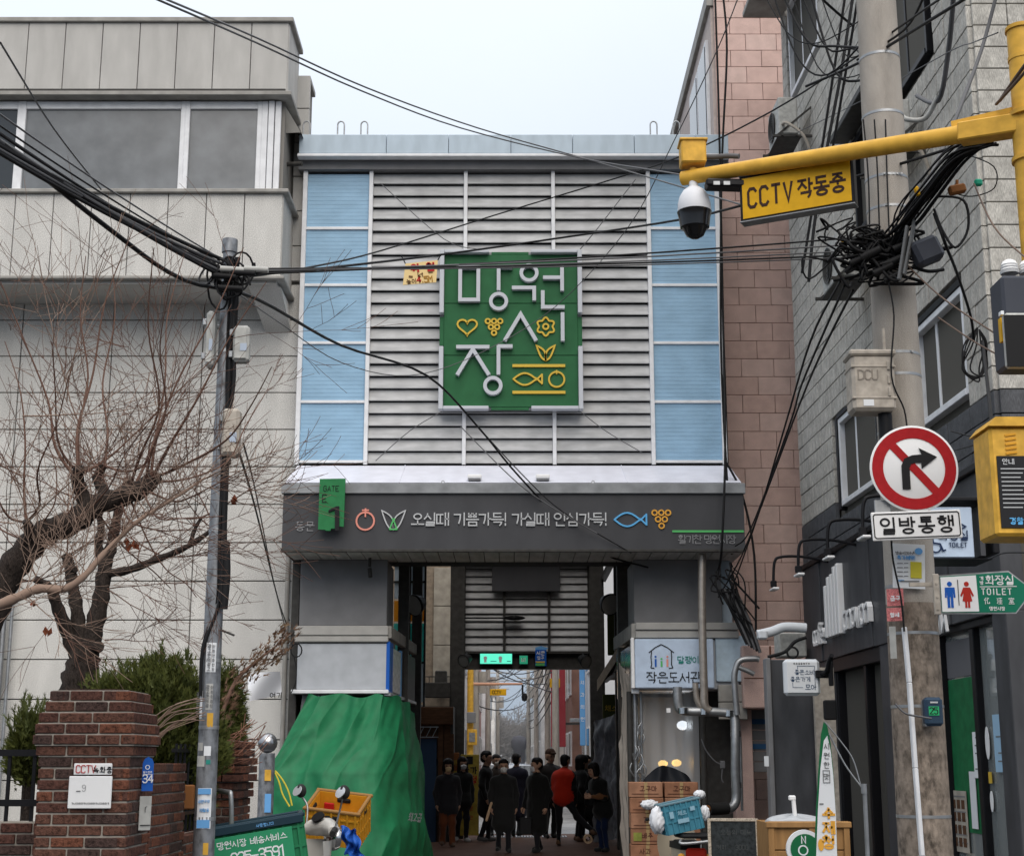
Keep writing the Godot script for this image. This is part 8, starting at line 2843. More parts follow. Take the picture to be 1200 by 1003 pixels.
func _scooter_body(o: Node3D, paint: Material, mirrors := true) -> void:
	_wheel(o, V(0, 0.25, -0.62), 0.25, 0.055)
	_wheel(o, V(0, 0.25, 0.62), 0.25, 0.06)
	var m := N()
	m.tube(smooth([V(0, 0.45, 0.78), V(0, 0.48, 0.5), V(0, 0.40, 0.2), V(0, 0.30, -0.05), V(0, 0.42, -0.3)], 5), [0.05, 0.07, 0.09, 0.11, 0.12, 0.13, 0.13, 0.12, 0.11, 0.10, 0.09, 0.09, 0.08, 0.08, 0.07, 0.07, 0.06, 0.06, 0.06, 0.06, 0.06], 12)
	part(o, "frame_cover", m, paint)
	m = N()
	var g := []
	for j in 9:
		var row := []
		var t := j / 8.0
		for i in 11:
			var a := (i / 10.0 - 0.5) * 2.0
			row.append(V(a * (0.15 + 0.11 * sin(t * 2.6)), 0.34 + t * 0.6, -0.34 - t * 0.07 + a * a * 0.16))
		g.append(row)
	_sheet(m, g)
	part(o, "leg_shield", m, paint)
	m = N()
	for s in [-1.0, 1.0]:
		m.cyl(V(s * 0.07, 0.25, -0.62), V(s * 0.06, 0.72, -0.42), 0.022)
		m.cyl(V(s * 0.13, 0.28, 0.62), V(s * 0.13, 0.62, 0.52), 0.025)
	part(o, "fork", m, mat("steel"))
	m = N()
	m.tube(smooth([V(0, 0.42, -0.88), V(0, 0.52, -0.76), V(0, 0.545, -0.6), V(0, 0.47, -0.4)], 4), 0.055, 8)
	part(o, "front_mudguard", m, paint)
	part(o, "saddle", N().prism(PackedVector2Array([U(-0.50, 0.66), U(-0.54, 0.75), U(-0.2, 0.77), U(0.0, 0.73), U(0.1, 0.74), U(0.12, 0.66)]), 0.25, Transform3D(Basis(V(0, 0, -1), UP, RIGHT), V(-0.125, 0, 0))), mat("rubber"))
	m = N()
	m.prism(PackedVector2Array([U(-0.74, 0.60), U(-0.70, 0.66), U(0.1, 0.655), U(0.06, 0.46), U(-0.35, 0.40)]), 0.22, Transform3D(Basis(V(0, 0, -1), UP, RIGHT), V(-0.11, 0, 0)))
	part(o, "side_panel", m, paint)
	part(o, "exhaust", N().cyl(V(0.17, 0.30, 0.85), V(0.17, 0.27, 0.25), 0.045, 0.03), mat("steel"))
	part(o, "handlebar", N().tube(smooth([V(-0.36, 1.0, -0.24), V(-0.2, 1.02, -0.34), V(0, 1.0, -0.37), V(0.2, 1.02, -0.34), V(0.36, 1.0, -0.24)], 5), 0.014, 8), mat("steel"))
	for s in [-1.0, 1.0]:
		part(o, "grip", N().cyl(V(s * 0.27, 1.015, -0.3), V(s * 0.40, 0.995, -0.21), 0.02), mat("rubber"))
		part(o, "brake_lever", N().tube(smooth([V(s * 0.22, 1.01, -0.37), V(s * 0.3, 1.0, -0.36), V(s * 0.4, 0.985, -0.3)]), 0.007, 5), mat("chrome"))
		if not mirrors:
			continue
		part(o, "mirror_stalk", N().tube(smooth([V(s * 0.2, 1.02, -0.34), V(s * 0.23, 1.15, -0.36), V(s * 0.29, 1.22, -0.34)]), 0.007, 6), mat("steel"))
		var mh := part(o, "mirror", N().ball(V(s * 0.30, 1.25, -0.345), V(0.066, 0.047, 0.026)), mat("rubber"))
		part(mh, "mirror_glass", N().prism(_open(_ring(0, 0, 0.056, 0.038, 20)), 0.004, Transform3D(Basis(RIGHT, -0.42), V(s * 0.30, 1.25, -0.318) - mh.position)), mat("mirror"))  # bright sky reflection is put into the glass colour
	m = N()
	m.tube(smooth([V(-0.19, 1.0, -0.33), V(-0.08, 1.02, -0.36), V(0.08, 1.02, -0.36), V(0.19, 1.0, -0.33)], 4), [0.03, 0.04, 0.05, 0.055, 0.06, 0.062, 0.06, 0.062, 0.06, 0.055, 0.05, 0.04, 0.03], 10)
	part(o, "handlebar_cowl", m, paint)
	part(o, "dial", N().prism(_open(_ring(0, 0, 0.07, 0.04, 18)), 0.012, Transform3D(Basis(RIGHT, -0.7), V(0, 1.082, -0.325))), mat("black"))
	part(o, "headlight", N().lathe([[0.0, 0.0], [0.06, 0.0], [0.085, 0.03], [0.08, 0.06], [0.0, 0.075]], Transform3D(Basis(RIGHT, -PI / 2), V(0, 0.95, -0.40)), 18), mat("chrome"))

func _crate(o: Node3D, called: String, c: Vector3, s: Vector3, mt: Material, rim: Material, holes := true) -> void:
	var b := Node3D.new()
	var m := N()
	var tw := 0.02
	m.box(c + V(0, -s.y * 0.5 + tw * 0.5, 0), V(s.x - 0.04, tw, s.z - 0.04))
	part(o, called + "_floor", m, mt)
	for q in [[V(0, 0, s.z * 0.5 - tw * 0.5), V(s.x, s.y, tw)], [V(0, 0, -s.z * 0.5 + tw * 0.5), V(s.x, s.y, tw)], [V(s.x * 0.5 - tw * 0.5, 0, 0), V(tw, s.y, s.z - 2 * tw)], [V(-s.x * 0.5 + tw * 0.5, 0, 0), V(tw, s.y, s.z - 2 * tw)]]:
		m = N()
		m.box(c + q[0], q[1], 0.004)
		var wide: bool = q[1].x > q[1].z
		var out: Vector3 = q[0].normalized()
		var len: float = q[1].x if wide else q[1].z
		for k in 7:
			var off := (k - 3) * len / 6.6
			m.box(c + q[0] + out * 0.014 + (RIGHT if wide else V(0, 0, 1)) * off, V(0.018, s.y * 0.98, 0.02) if wide else V(0.02, s.y * 0.98, 0.018))
		for y in [-0.1, 0.28]:
			m.box(c + q[0] + out * 0.012 + UP * s.y * y, V(len, 0.018, 0.018) if wide else V(0.018, 0.018, len))
		var side := part(o, called + "_side", m, mt)
		if holes:
			bp(side, "hand_hole", "black", c + q[0] + UP * s.y * 0.3 - side.position, V(len * 0.26, s.y * 0.13, 0.05) if wide else V(0.05, s.y * 0.13, len * 0.26), 0.01)
	m = N()
	for q in [[V(0, s.y * 0.5, s.z * 0.5), V(s.x + 0.05, 0.03, 0.035)], [V(0, s.y * 0.5, -s.z * 0.5), V(s.x + 0.05, 0.03, 0.035)], [V(s.x * 0.5, s.y * 0.5, 0), V(0.035, 0.03, s.z - 0.036)], [V(-s.x * 0.5, s.y * 0.5, 0), V(0.035, 0.03, s.z - 0.036)]]:
		m.box(c + q[0], q[1], 0.008)
	part(o, called + "_rim", m, rim)
	b.free()

func build_scooters() -> void:
	var d := 12.0
	var p := at(350, 1003, d)
	var o := thing("delivery_scooter", "white delivery scooter standing in front of the green tarpaulin", "scooter", V(-1.86, 0, -d), -0.95)
	o.scale = V(1.2, 1.2, 1.2)
	_scooter_body(o, mat("scooter_white"))
	var m := N()
	m.box(V(0, 0.83, 0.75), V(0.5, 0.03, 0.6))
	for s in [-1.0, 1.0]:
		m.bar(V(s * 0.2, 0.5, 0.5), V(s * 0.2, 0.82, 0.75), 0.025, 0.025)
	part(o, "carrier_rack", m, mat("steel_dark"))
	part(o, "hand_rail", N().tube(smooth([V(-0.26, 0.95, 0.42), V(-0.27, 1.22, 0.44), V(-0.2, 1.26, 0.44), V(0.2, 1.26, 0.44), V(0.27, 1.22, 0.44), V(0.26, 0.95, 0.42)], 5), 0.016, 8), mat("steel"))
	var g := []
	var bx := thing("green_delivery_crate", "green delivery crate with white Korean lettering and a phone number", "crate", V(-1.86, 0.96, -11.35), 0.16)
	bx.rotation.z = 0.16
	_crate(bx, "crate", V(0, 0.17, 0), V(0.70, 0.36, 0.46), mat("crate_green"), mat("crate_navy"), false)
	bp(bx, "dark_band", "crate_navy", V(0, 0.325, 0.252), V(0.72, 0.06, 0.022), 0.006)
	part(bx, "name_plate", N().box(V(-0.02, 0.15, 0.258), V(0.58, 0.26, 0.006), 0.002), mat("plate_green", Color(0.03, 0.25, 0.12), 0.45))
	m = N()
	text(m, "망원시장 배송서비스", 0.05, tf3(V(-0.27, 0.20, 0.261)), 0.11, 0.002, fit("망원시장 배송서비스", 0.05, 0.50))
	text(m, "335-3591", 0.075, tf3(V(-0.18, 0.085, 0.261)), 0.14, 0.002, 0.10)
	part(bx, "lettering", m, mat("paper"))
	part(bx, "band_lettering", text(N(), "사랑합니다", 0.022, tf3(V(0.02, 0.312, 0.263)), 0.14, 0.002, 0.2), mat("paper_blue"))
	bx = thing("yellow_crate", "yellow plastic crate tipped behind the scooter's front", "crate", at(396, 978, 14.8), 0.42)
	bx.rotation = V(0.42, -0.22, -0.12)
	_crate(bx, "crate", V(0, 0.16, 0), V(0.52, 0.36, 0.40), mat("crate_yellow"), mat("crate_brown", Color(0.25, 0.13, 0.04), 0.5))
	bp(bx, "red_inlay", "red", V(-0.14, 0.14, -0.15), V(0.1, 0.2, 0.02), 0.005)
	g = []
	for j in 13:
		var row := []
		for i in 15:
			var u := i / 14.0
			var t := j / 12.0
			row.append(at(398 + u * 20 + t * 8, 968 + t * 34 + u * 5, 11.5) + V(sin(t * 11.0 + u * 3.0) * 0.012, sin(u * 9.0) * 0.012, (absf(sin(u * 8.0 + t * 5.0)) - 0.5) * 0.07 + sin(t * 9.0 - u * 4.0) * 0.03))
		g.append(row)
	m = N()
	_sheet(m, g)
	solo("blue_bag", m, mat("bag_blue"), "crumpled blue plastic bag hanging by the scooter's front", "bag")
	d = 19.0
	p = at(800, 1003, d)
	o = thing("parked_scooter", "cream parked scooter seen from behind beside the cartons", "scooter", V(p.x + 0.05, 0, -d - 0.6), 0.12)
	_scooter_body(o, mat("scooter_cream", Color(0.42, 0.37, 0.29), 0.35, {"coat": 0.4}), false)
	bp(o, "carrier_rack", "black", V(0, 0.84, 0.75), V(0.42, 0.05, 0.5), 0.02)
	part(o, "rack_rail", N().tube(smooth([V(-0.22, 0.80, 0.95), V(-0.21, 0.76, 1.02), V(0.21, 0.80, 1.02), V(0.22, 0.84, 0.95)], 5), 0.018, 8), mat("steel"))
	bp(o, "taillight", "tail_red", V(0, 0.62, 0.80), V(0.26, 0.15, 0.06), 0.03)
	for s in [-1.0, 1.0]:
		part(o, "indicator", N().ball(V(s * 0.18, 0.60, 0.78), V(0.045, 0.035, 0.04)), mat("orange_line"))
	var np := bp(o, "number_plate", "paper", V(0.05, 0.45, 0.90), V(0.26, 0.17, 0.012), 0.004, Basis(RIGHT, -0.25))
	m = N()
	text(m, "마포", 0.04, Transform3D(Basis(RIGHT, -0.25), V(-0.01, 0.48, 0.902) - np.position), 0.13, 0.002)
	text(m, "4571", 0.06, Transform3D(Basis(RIGHT, -0.25), V(-0.04, 0.395, 0.922) - np.position), 0.14, 0.002)
	part(np, "lettering", m, mat("blue"))
	bx = thing("blue_basket", "blue plastic basket with printed labels on the parked scooter's rack", "basket", at(801, 975, 18.9), 0.1)
	bx.rotation.z = 0.20
	_crate(bx, "basket", V(0, 0.19, 0), V(0.46, 0.36, 0.36), mat("basket_blue"), mat("basket_rim", Color(0.12, 0.2, 0.24), 0.45), false)
	m = N()
	text(m, "채소", 0.05, tf3(V(-0.06, 0.22, 0.215)), 0.16, 0.002)
	m.box(V(-0.01, 0.15, 0.214), V(0.14, 0.05, 0.003))
	m.box(V(-0.14, 0.24, 0.214), V(0.05, 0.08, 0.003))
	m.box(V(0.13, 0.27, 0.214), V(0.06, 0.05, 0.003))
	part(bx, "labels", m, mat("basket_print", Color(0.25, 0.42, 0.52), 0.5))
	_bag("white_bag", "stuffed white plastic bag hanging left of the blue basket", at(771, 961, 18.8), V(0.10, 0.15, 0.11), mat("bag_white"), 5)
	_bag("white_bag", "white plastic bag peeping out behind the blue basket's right rim", at(820, 931, 19.2), V(0.07, 0.05, 0.06), mat("bag_white"), 6)
	_bag("white_bag", "white plastic bag at the right side of the blue basket", at(826, 953, 19.0), V(0.06, 0.09, 0.07), mat("bag_white"), 7)

# ---------- cables ----------
func _wire(pts: Array, r: float, mt: String, label: String, group: String, drop := -1.0) -> void:
	var p := []
	for q in pts:
		p.append(at(q[0], q[1], q[2]))
	var m := N()
	if p.size() == 2:
		m.tube(sag(p[0], p[1], (p[0] - p[1]).length() * (0.012 if drop < 0 else drop), 16), r, 5, false)
	else:
		m.tube(smooth(p, 5), r, 5, false)
	solo("cable", m, mat(mt), label, "cable", group)

func build_cables() -> void:
	var g := RandomNumberGenerator.new()
	g.seed = 5
	var ba := "cables from the upper left corner to the steel pole"
	for k in 9:
		var v: float = [128, 142, 152, 160, 164, 168, 172, 176, 150, 183, 135][k]
		var r: float = [0.006, 0.006, 0.009, 0.014, 0.013, 0.015, 0.012, 0.012, 0.006, 0.014, 0.005][k]
		_wire([[-20, v - 8, 7.0], [262, 305 + (k % 5) * 5, 10.25]], r, "cable" if k % 3 else "cable_grey", "black cable in the bundle from the upper left corner to the steel pole", ba, 0.008 + 0.0012 * (k % 4))
	_wire([[-20, 150, 7], [130, 270, 8.5], [215, 328, 9.6], [300, 350, 11.5], [400, 405, 16], [500, 440, 19], [560, 500, 21.5], [610, 560, 23.2], [690, 640, 24.2], [760, 665, 24.4]], 0.016, "cable", "thick black cable dipping past the steel pole down to the gate's right column", "")
	_wire([[0, 50, 7], [62, 150, 9], [118, 222, 10.5]], 0.006, "cable_grey", "thin grey wire falling from the left edge before the window bay", "")
	_wire([[176, -4, 9], [300, 50, 11.5], [420, 105, 14], [540, 150, 16.5], [680, 185, 18], [800, 205, 14], [846, 218, 11.2]], 0.009, "cable_grey", "grey cable sweeping from the top edge to the camera arm", "")
	_wire([[182, -6, 9], [300, 44, 11.5], [430, 103, 14], [560, 150, 16.5], [700, 190, 18], [870, 240, 13]], 0.009, "cable_grey", "second grey cable sweeping from the top edge past the camera sign", "")
	_wire([[285, 322, 10.3], [363, 316, 12.5], [519, 298, 16], [661, 278, 17], [799, 257, 14.5], [880, 238, 13], [1010, 205, 11.8], [1110, 175, 10.8], [1170, 155, 10.2]], 0.013, "cable", "black cable from the steel pole to the yellow mast's bracket", "")
	var bb := "cables strung across the gate's front between the poles"
	for q in [[318, 300, 1036, 284, 0.007, "upper black cable strung"], [322, 290, 1030, 276, 0.008, "topmost black cable strung"], [316, 322, 1034, 300, 0.006, "upper thin grey wire strung"], [317, 312, 1034, 292, 0.006, "lower thin grey wire strung"], [315, 328, 1034, 297, 0.008, "lowest thin black cable strung"]]:
		_wire([[278, q[0], 10.3], [q[2], q[3], 11.6]], q[4], "cable" if q[4] > 0.007 else "cable_grey", q[5] + " across the gate between the two poles", bb, 0.006)
	_wire([[278, 326, 10.3], [363, 313, 13], [445, 294, 16], [583, 251, 18.5], [721, 209, 18.5], [800, 182, 17], [905, 130, 15], [1005, 66, 12.5], [1100, 0, 10], [1130, -12, 9.5]], 0.010, "cable", "black cable rising from the steel pole across the gate to the top right", "")
	_wire([[280, 345, 10.3], [330, 380, 15], [400, 425, 17], [480, 440, 19], [560, 415, 20], [650, 360, 20], [735, 268, 18], [790, 165, 16], [840, 60, 14], [868, -10, 12]], 0.006, "cable_grey", "thin grey wire looping under the market sign up to the top edge", "")
	_wire([[446, 215, 24.3], [520, 280, 24.3], [560, 292, 24.5]], 0.008, "cable_grey", "stay wire from the louvres to the sign's upper left corner", "stay wires of the market sign")
	_wire([[745, 210, 24.3], [700, 268, 24.3], [680, 292, 24.5]], 0.008, "cable_grey", "stay wire from the louvres to the sign's upper right corner", "stay wires of the market sign")
	_wire([[440, 540, 24.6], [480, 505, 24.6], [518, 482, 24.6]], 0.008, "cable_grey", "stay wire from the louvres to the sign's lower left corner", "stay wires of the market sign")
	_wire([[752, 530, 24.6], [710, 505, 24.6], [680, 482, 24.6]], 0.008, "cable_grey", "stay wire from the louvres to the sign's lower right corner", "stay wires of the market sign")
	var bc := "black drops at the gate's right corner"
	for q in [[[838, -10, 24], [843, 150, 24], [848, 400, 24], [850, 530, 23.4], [846, 640, 23.3], [842, 668, 24]], [[847, -10, 24], [852, 60, 24], [846, 200, 24], [845, 400, 24], [852, 560, 23.8], [858, 650, 23.9]], [[850, 540, 23.8], [870, 580, 23.8], [884, 650, 23.8], [886, 740, 23.8]]]:
		_wire(q, 0.020, "cable", "black cable dropping down the gate's right corner before the pink wall", bc)
	for q in [[[985, 330, 12], [950, 400, 14], [920, 500, 18], [890, 600, 21], [858, 690, 23.5]], [[1000, 340, 12], [960, 420, 14], [935, 480, 17], [905, 560, 20], [870, 650, 23], [842, 700, 24]], [[990, 335, 12], [940, 450, 15.5], [925, 500, 18], [880, 620, 22.5], [862, 640, 23.5]]]:
		_wire(q, 0.012, "cable", "black cable slanting from the concrete pole's knot down to the gate's right column", "cables slanting down to the gate's right column")
	for q in [[990, 0, 940, 320, 11.8], [1006, -5, 975, 180, 11.6], [960, -5, 1000, 30, 11.4]]:
		_wire([[q[0], q[1], q[4] + 1.5], [q[2], q[3], q[4] + 2]], 0.014, "cable", "black cable hanging steeply left of the concrete pole", "cables left of the concrete pole", 0.01)
	_wire([[1000, -5, 13], [985, 90, 13], [970, 170, 13], [955, 260, 13], [948, 330, 13]], 0.016, "cable", "thick black cable dropping behind the camera sign", "")
	for k in 7:
		var u0 := 895 + k * 11.0
		_wire([[u0, -8, 12.5], [u0 + 30, 40 + (k * 29) % 50, 12.3], [u0 + 65, 50 + (k * 37) % 70, 12], [1015 + (k * 7) % 24, 20 + k * 18, 11.4]], 0.006 + 0.003 * (k % 3), "cable", "loose black cable drooping to the concrete pole's top left", "loose cables at the concrete pole's top left")
	_wire([[945, 101, 13], [1010, 72, 12], [1080, 30, 10.5], [1145, -10, 9.5]], 0.014, "cable", "thick black cable crossing the concrete pole's top", "")
	_wire([[1005, 70, 12], [1060, 35, 11], [1085, -8, 10.3]], 0.011, "cable", "black cable crossing the concrete pole just under its top", "")
	for k in 3:
		_wire([[1012 + k * 13, 140, 11.3], [1018 + k * 11, 210, 11.3], [1020 + k * 12, 300 + k * 7, 11.3]], 0.007, "cable", "thin black cable running down the concrete pole's face", "cables down the concrete pole's face")
	for k in 18:
		var b := [g.randf_range(-10, 10), g.randf_range(-12, 12)]
		_wire([[1165 + g.randf_range(-6, 6), 164 + g.randf_range(-6, 6), 10.1], [1125 + b[0], 178 + b[1], 10.3], [1090 + b[0] * 1.2, 218 + b[1] * 1.3, 10.7], [1062 + b[0] * 1.3, 255 + b[1], 11.0], [1035 + g.randf_range(-14, 14), 296 + g.randf_range(-14, 14), 11.2]], g.randf_range(0.006, 0.012), "cable", "black cable in the sheaf from the yellow mast to the concrete pole's knot", "cables from the yellow mast to the concrete pole's knot")
	for k in 84:
		var c := U(g.randfn(1032, 24), g.randfn(292, 15))
		var dd := 11.22 + g.randf_range(-0.12, 0.1)
		_wire([[c.x, c.y, dd], [c.x + g.randf_range(-30, 30), c.y + g.randf_range(-15, 12), dd - 0.05], [c.x + g.randf_range(-36, 36), c.y + g.randf_range(-16, 22), dd - 0.04], [c.x + g.randf_range(-30, 30), c.y + g.randf_range(-18, 20), dd]], g.randf_range(0.007, 0.015), "cable", "tangled black cable in the knot on the concrete pole", "tangled cables in the concrete pole's knot")
	for k in 7:
		var m := N()
		var q: Array = [[1020, 300, 0.075], [1045, 310, 0.07], [1035, 318, 0.06], [1058, 290, 0.06], [1008, 306, 0.05], [1048, 326, 0.05], [1082, 292, 0.07]][k]
		var c := at(q[0], q[1], 11.1)
		m.cyl(c - V(0.075, 0.02, 0), c + V(0.075, 0.05, 0.02), q[2] * 0.52, q[2] * 0.42, 10)
		solo("splice_case", m, mat("cable"), ["large black splice case at the middle of the pole's knot", "black splice case right in the pole's knot", "lower black splice case in the pole's knot", "upper right splice case in the pole's knot", "leftmost splice case in the pole's knot", "lowest splice case under the pole's knot", "dark splice case right of the concrete pole's knot"][k], "cable joint")
	var mm := N()
	var dk := at(1086, 295, 11.0)
	mm.box(dk, V(0.22, 0.2, 0.16), 0.03, Basis(V(0, 0, 1), 0.4))
	solo("grey_junction_box", mm, mat("cladding_blue"), "dark grey junction box right of the concrete pole's knot", "box")
	mm = N()
	mm.box(at(1122, 222, 10.6), V(0.13, 0.07, 0.06), 0.012, Basis(V(0, 0, 1), 0.2))
	mm.cyl(at(1122, 219, 10.6), at(1122, 211, 10.6), 0.012)
	solo("brown_insulator", mm, mat("rust_box", Color(0.22, 0.09, 0.03), 0.7), "rusty brown bracket among the cables under the yellow arm", "insulator")
	mm = N()
	mm.box(at(1147, 214, 10.5), V(0.06, 0.055, 0.04), 0.012)
	solo("green_tag", mm, mat("tag_green", Color(0.02, 0.32, 0.2), 0.5), "small green tag on a cable left of the yellow mast", "tag")
	mm = N()
	mm.box(at(1075, 224, 10.8), V(0.04, 0.08, 0.03), 0.01, Basis(V(0, 0, 1), 0.2))
	solo("yellow_tag", mm, mat("yellow_sign"), "small yellow tag on the sheaf of cables", "tag")
	mm = N()
	mm.box(at(989, 281, 11.6), V(0.05, 0.04, 0.03), 0.01)
	solo("orange_tag", mm, mat("yellow_sign"), "small orange tag at the left end of the pole's knot", "tag")
	for q in [[1078, 215, 1066, 300], [1072, 260, 1060, 322], [1064, 265, 1054, 328]]:
		mm = N()
		mm.bar(at(q[0], q[1], 10.95), at(q[2], q[3], 11.0), 0.055, 0.02, 0.005)
		solo("cable_strip", mm, mat("cable_strip", Color(0.17, 0.175, 0.18), 0.4), ["grey flat strip hanging through the sheaf of cables", "grey flat strip beside the pole's knot", "lower grey flat strip at the pole's knot"][[1078, 1072, 1064].find(q[0])], "cable")
	_wire([[1098, 230, 10.8], [1130, 235, 10.7], [1135, 268, 10.7], [1120, 290, 10.7], [1105, 270, 10.75], [1095, 245, 10.8]], 0.011, "cable", "big black loop of cable right of the concrete pole", "")
	_wire([[1095, 250, 10.8], [1110, 290, 10.8], [1122, 320, 11.5], [1138, 370, 12.5], [1142, 400, 13]], 0.013, "cable", "thick dark cable falling from the loop towards the corner", "")
	_wire([[1130, 180, 10.5], [1165, 195, 10.4], [1166, 220, 10.4], [1140, 230, 10.6], [1118, 226, 10.7]], 0.005, "cable", "thin black loop left of the yellow mast", "")
	for q in [[[1142, 215, 10.5], [1165, 265, 9.8], [1200, 300, 9.4], [1240, 330, 9]], [[1058, 305, 11.2], [1100, 345, 10.6], [1150, 380, 10], [1215, 420, 9.2]], [[1100, 372, 11], [1150, 405, 10.2], [1220, 440, 9.4]]]:
		_wire(q, 0.0065, "cable_brown", "brownish wire slanting to the right edge over the grey wall", "brown wires slanting to the right edge")
	for k in 5:
		_wire([[1146, 384, 13], [1130 + k * g.randf_range(-2, 4), 405, 13], [1126 + g.randf_range(0, 12), 432, 13], [1138 + k * 3, 448 + g.randf_range(-8, 6), 13], [1154 + g.randf_range(-6, 3), 440 - k * 3, 13], [1158 - g.randf_range(0, 9), 405, 13], [1148, 386, 13]], 0.008, "cable", "loose coil of black cable hanging on the grey wall above the cabinet", "coil loops above the yellow cabinet")
	_wire([[1152, 400, 13], [1158, 450, 12], [1163, 500, 10.5]], 0.016, "cable", "thick black cable entering the yellow cabinet from above", "")
	_wire([[1115, 505, 13], [1150, 514, 11.5], [1168, 516, 10]], 0.008, "cable", "black wire running to the yellow cabinet's side", "")
	_wire([[1110, 530, 13], [1140, 522, 11.5], [1168, 510, 10]], 0.006, "cable", "second black wire running to the yellow cabinet's side", "")
	_wire([[1160, 655, 13.5], [1178, 648, 12.5], [1210, 648, 11.5]], 0.006, "cable", "thin black wire beside the toilet sign box", "")
	_wire([[1168, -5, 14], [1150, 60, 14], [1120, 140, 13.4], [1090, 210, 12.5], [1075, 250, 11.2]], 0.02, "cable_grey", "thick grey conduit cable slanting down the grey wall's corner", "")
	_wire([[1075, 112, 16], [1100, 118, 15], [1112, 60, 14.5], [1118, -5, 14]], 0.028, "cable_grey", "fat grey cable sheaf curving past the dark upper window", "")
	_wire([[1052, 128, 15.5], [1062, 139, 15.3], [1085, 138, 15.2], [1100, 112, 15]], 0.030, "box_grey", "pale pipe curving under the dark upper window", "")
	_wire([[1170, 38, 10], [1140, 50, 12.5], [1110, 62, 14], [1010, 118, 17], [935, 155, 20]], 0.006, "cable_grey", "thin stay wire from the yellow mast's top to the grey wall", "")
	_wire([[1172, 118, 9.9], [1195, 85, 9.2], [1225, 45, 8.6]], 0.014, "cable_brown", "dark brown cable rising from the mast bracket to the right edge", "")
	_wire([[1168, 122, 9.9], [1195, 92, 9.2], [1225, 55, 8.6]], 0.012, "cable_brown", "second brown cable rising from the mast bracket to the right edge", "")
	_wire([[1040, 325, 11.1], [1048, 370, 11.1], [1045, 440, 11.1], [1060, 480, 11.2], [1064, 510, 11.2]], 0.007, "cable", "thin black cable beside the pole cabinet", "")
	_wire([[1045, 600, 11.2], [1046, 650, 11.2], [1056, 700, 11.2], [1060, 740, 11.2]], 0.008, "cable", "thin black cable behind the signs down to the white trunking", "")
	_wire([[1050, 825, 11.2], [1062, 836, 11.15], [1080, 840, 11.1], [1092, 842, 11.1]], 0.008, "cable_grey", "grey wire looped under the meter on the concrete pole", "")
	for k in 16:
		var c := U(g.randf_range(838, 862), g.randf_range(662, 700))
		_wire([[c.x, c.y, 23.8], [c.x + g.randf_range(-18, 22), c.y + g.randf_range(-6, 22), 23.7], [c.x + g.randf_range(0, 30), c.y + g.randf_range(15, 50), 23.75]], g.randf_range(0.010, 0.018), "cable", "tangled black cable at the gate's right column", "tangled cables at the gate's right column")
	for k in 6:
		_wire([[846 + k * 3, 690, 23.8], [862 + k * 3, 725, 23.8], [876 + k * 3, 755 + k * 2, 23.8]], 0.03, "cable_grey" if k % 2 else "cable", "conduit slanting down to the stone box beside the kiosk", "conduits beside the right kiosk")
	_wire([[280, 530, 10.4], [300, 600, 15], [325, 700, 21], [335, 730, 24]], 0.010, "cable", "black wire slanting from the steel pole to the left kiosk", "wires to the left kiosk")
	_wire([[285, 520, 10.4], [300, 580, 15], [320, 680, 21], [335, 740, 24]], 0.008, "cable_grey", "grey wire slanting from the steel pole to the left kiosk", "wires to the left kiosk")
	_wire([[340, 318, 11.0], [312, 318, 10.4], [282, 318, 10.3]], 0.016, "cable", "short thick cable end at the steel pole's top right", "")
	_wire([[540, 500, 24.2], [600, 560, 23.5], [640, 590, 23.4], [700, 625, 23.4]], 0.010, "cable_grey", "thin cable crossing the lettered fascia", "cables crossing the lettered fascia")
	_wire([[560, 500, 24.2], [612, 556, 23.5], [660, 600, 23.4], [740, 648, 23.6]], 0.010, "cable", "second thin cable crossing the lettered fascia", "cables crossing the lettered fascia")

func build_small_things() -> void:
	for k in 2:
		var m := N()
		m.ribbon(_open(_ring(0, 0, 0.022, 0.022, 10)), 0.012, 0.02, facing(at([519, 695][k], 565, 23.6)), true)
		solo("lifting_eye", m, mat("steel"), ["small steel ring on the canopy edge left of the middle", "small steel ring on the canopy edge right of the middle"][k], "ring")
	var m2 := N()
	m2.cyl(V(-2.35, 4.85, -24.4), V(-2.35, 5.0, -24.4), 0.025)
	m2.cyl(V(-2.35, 4.82, -24.4), V(-2.33, 4.68, -24.35), 0.035)
	solo("bullet_camera", m2, mat("steel_dark"), "small dark fitting under the soffit over the left column", "camera")

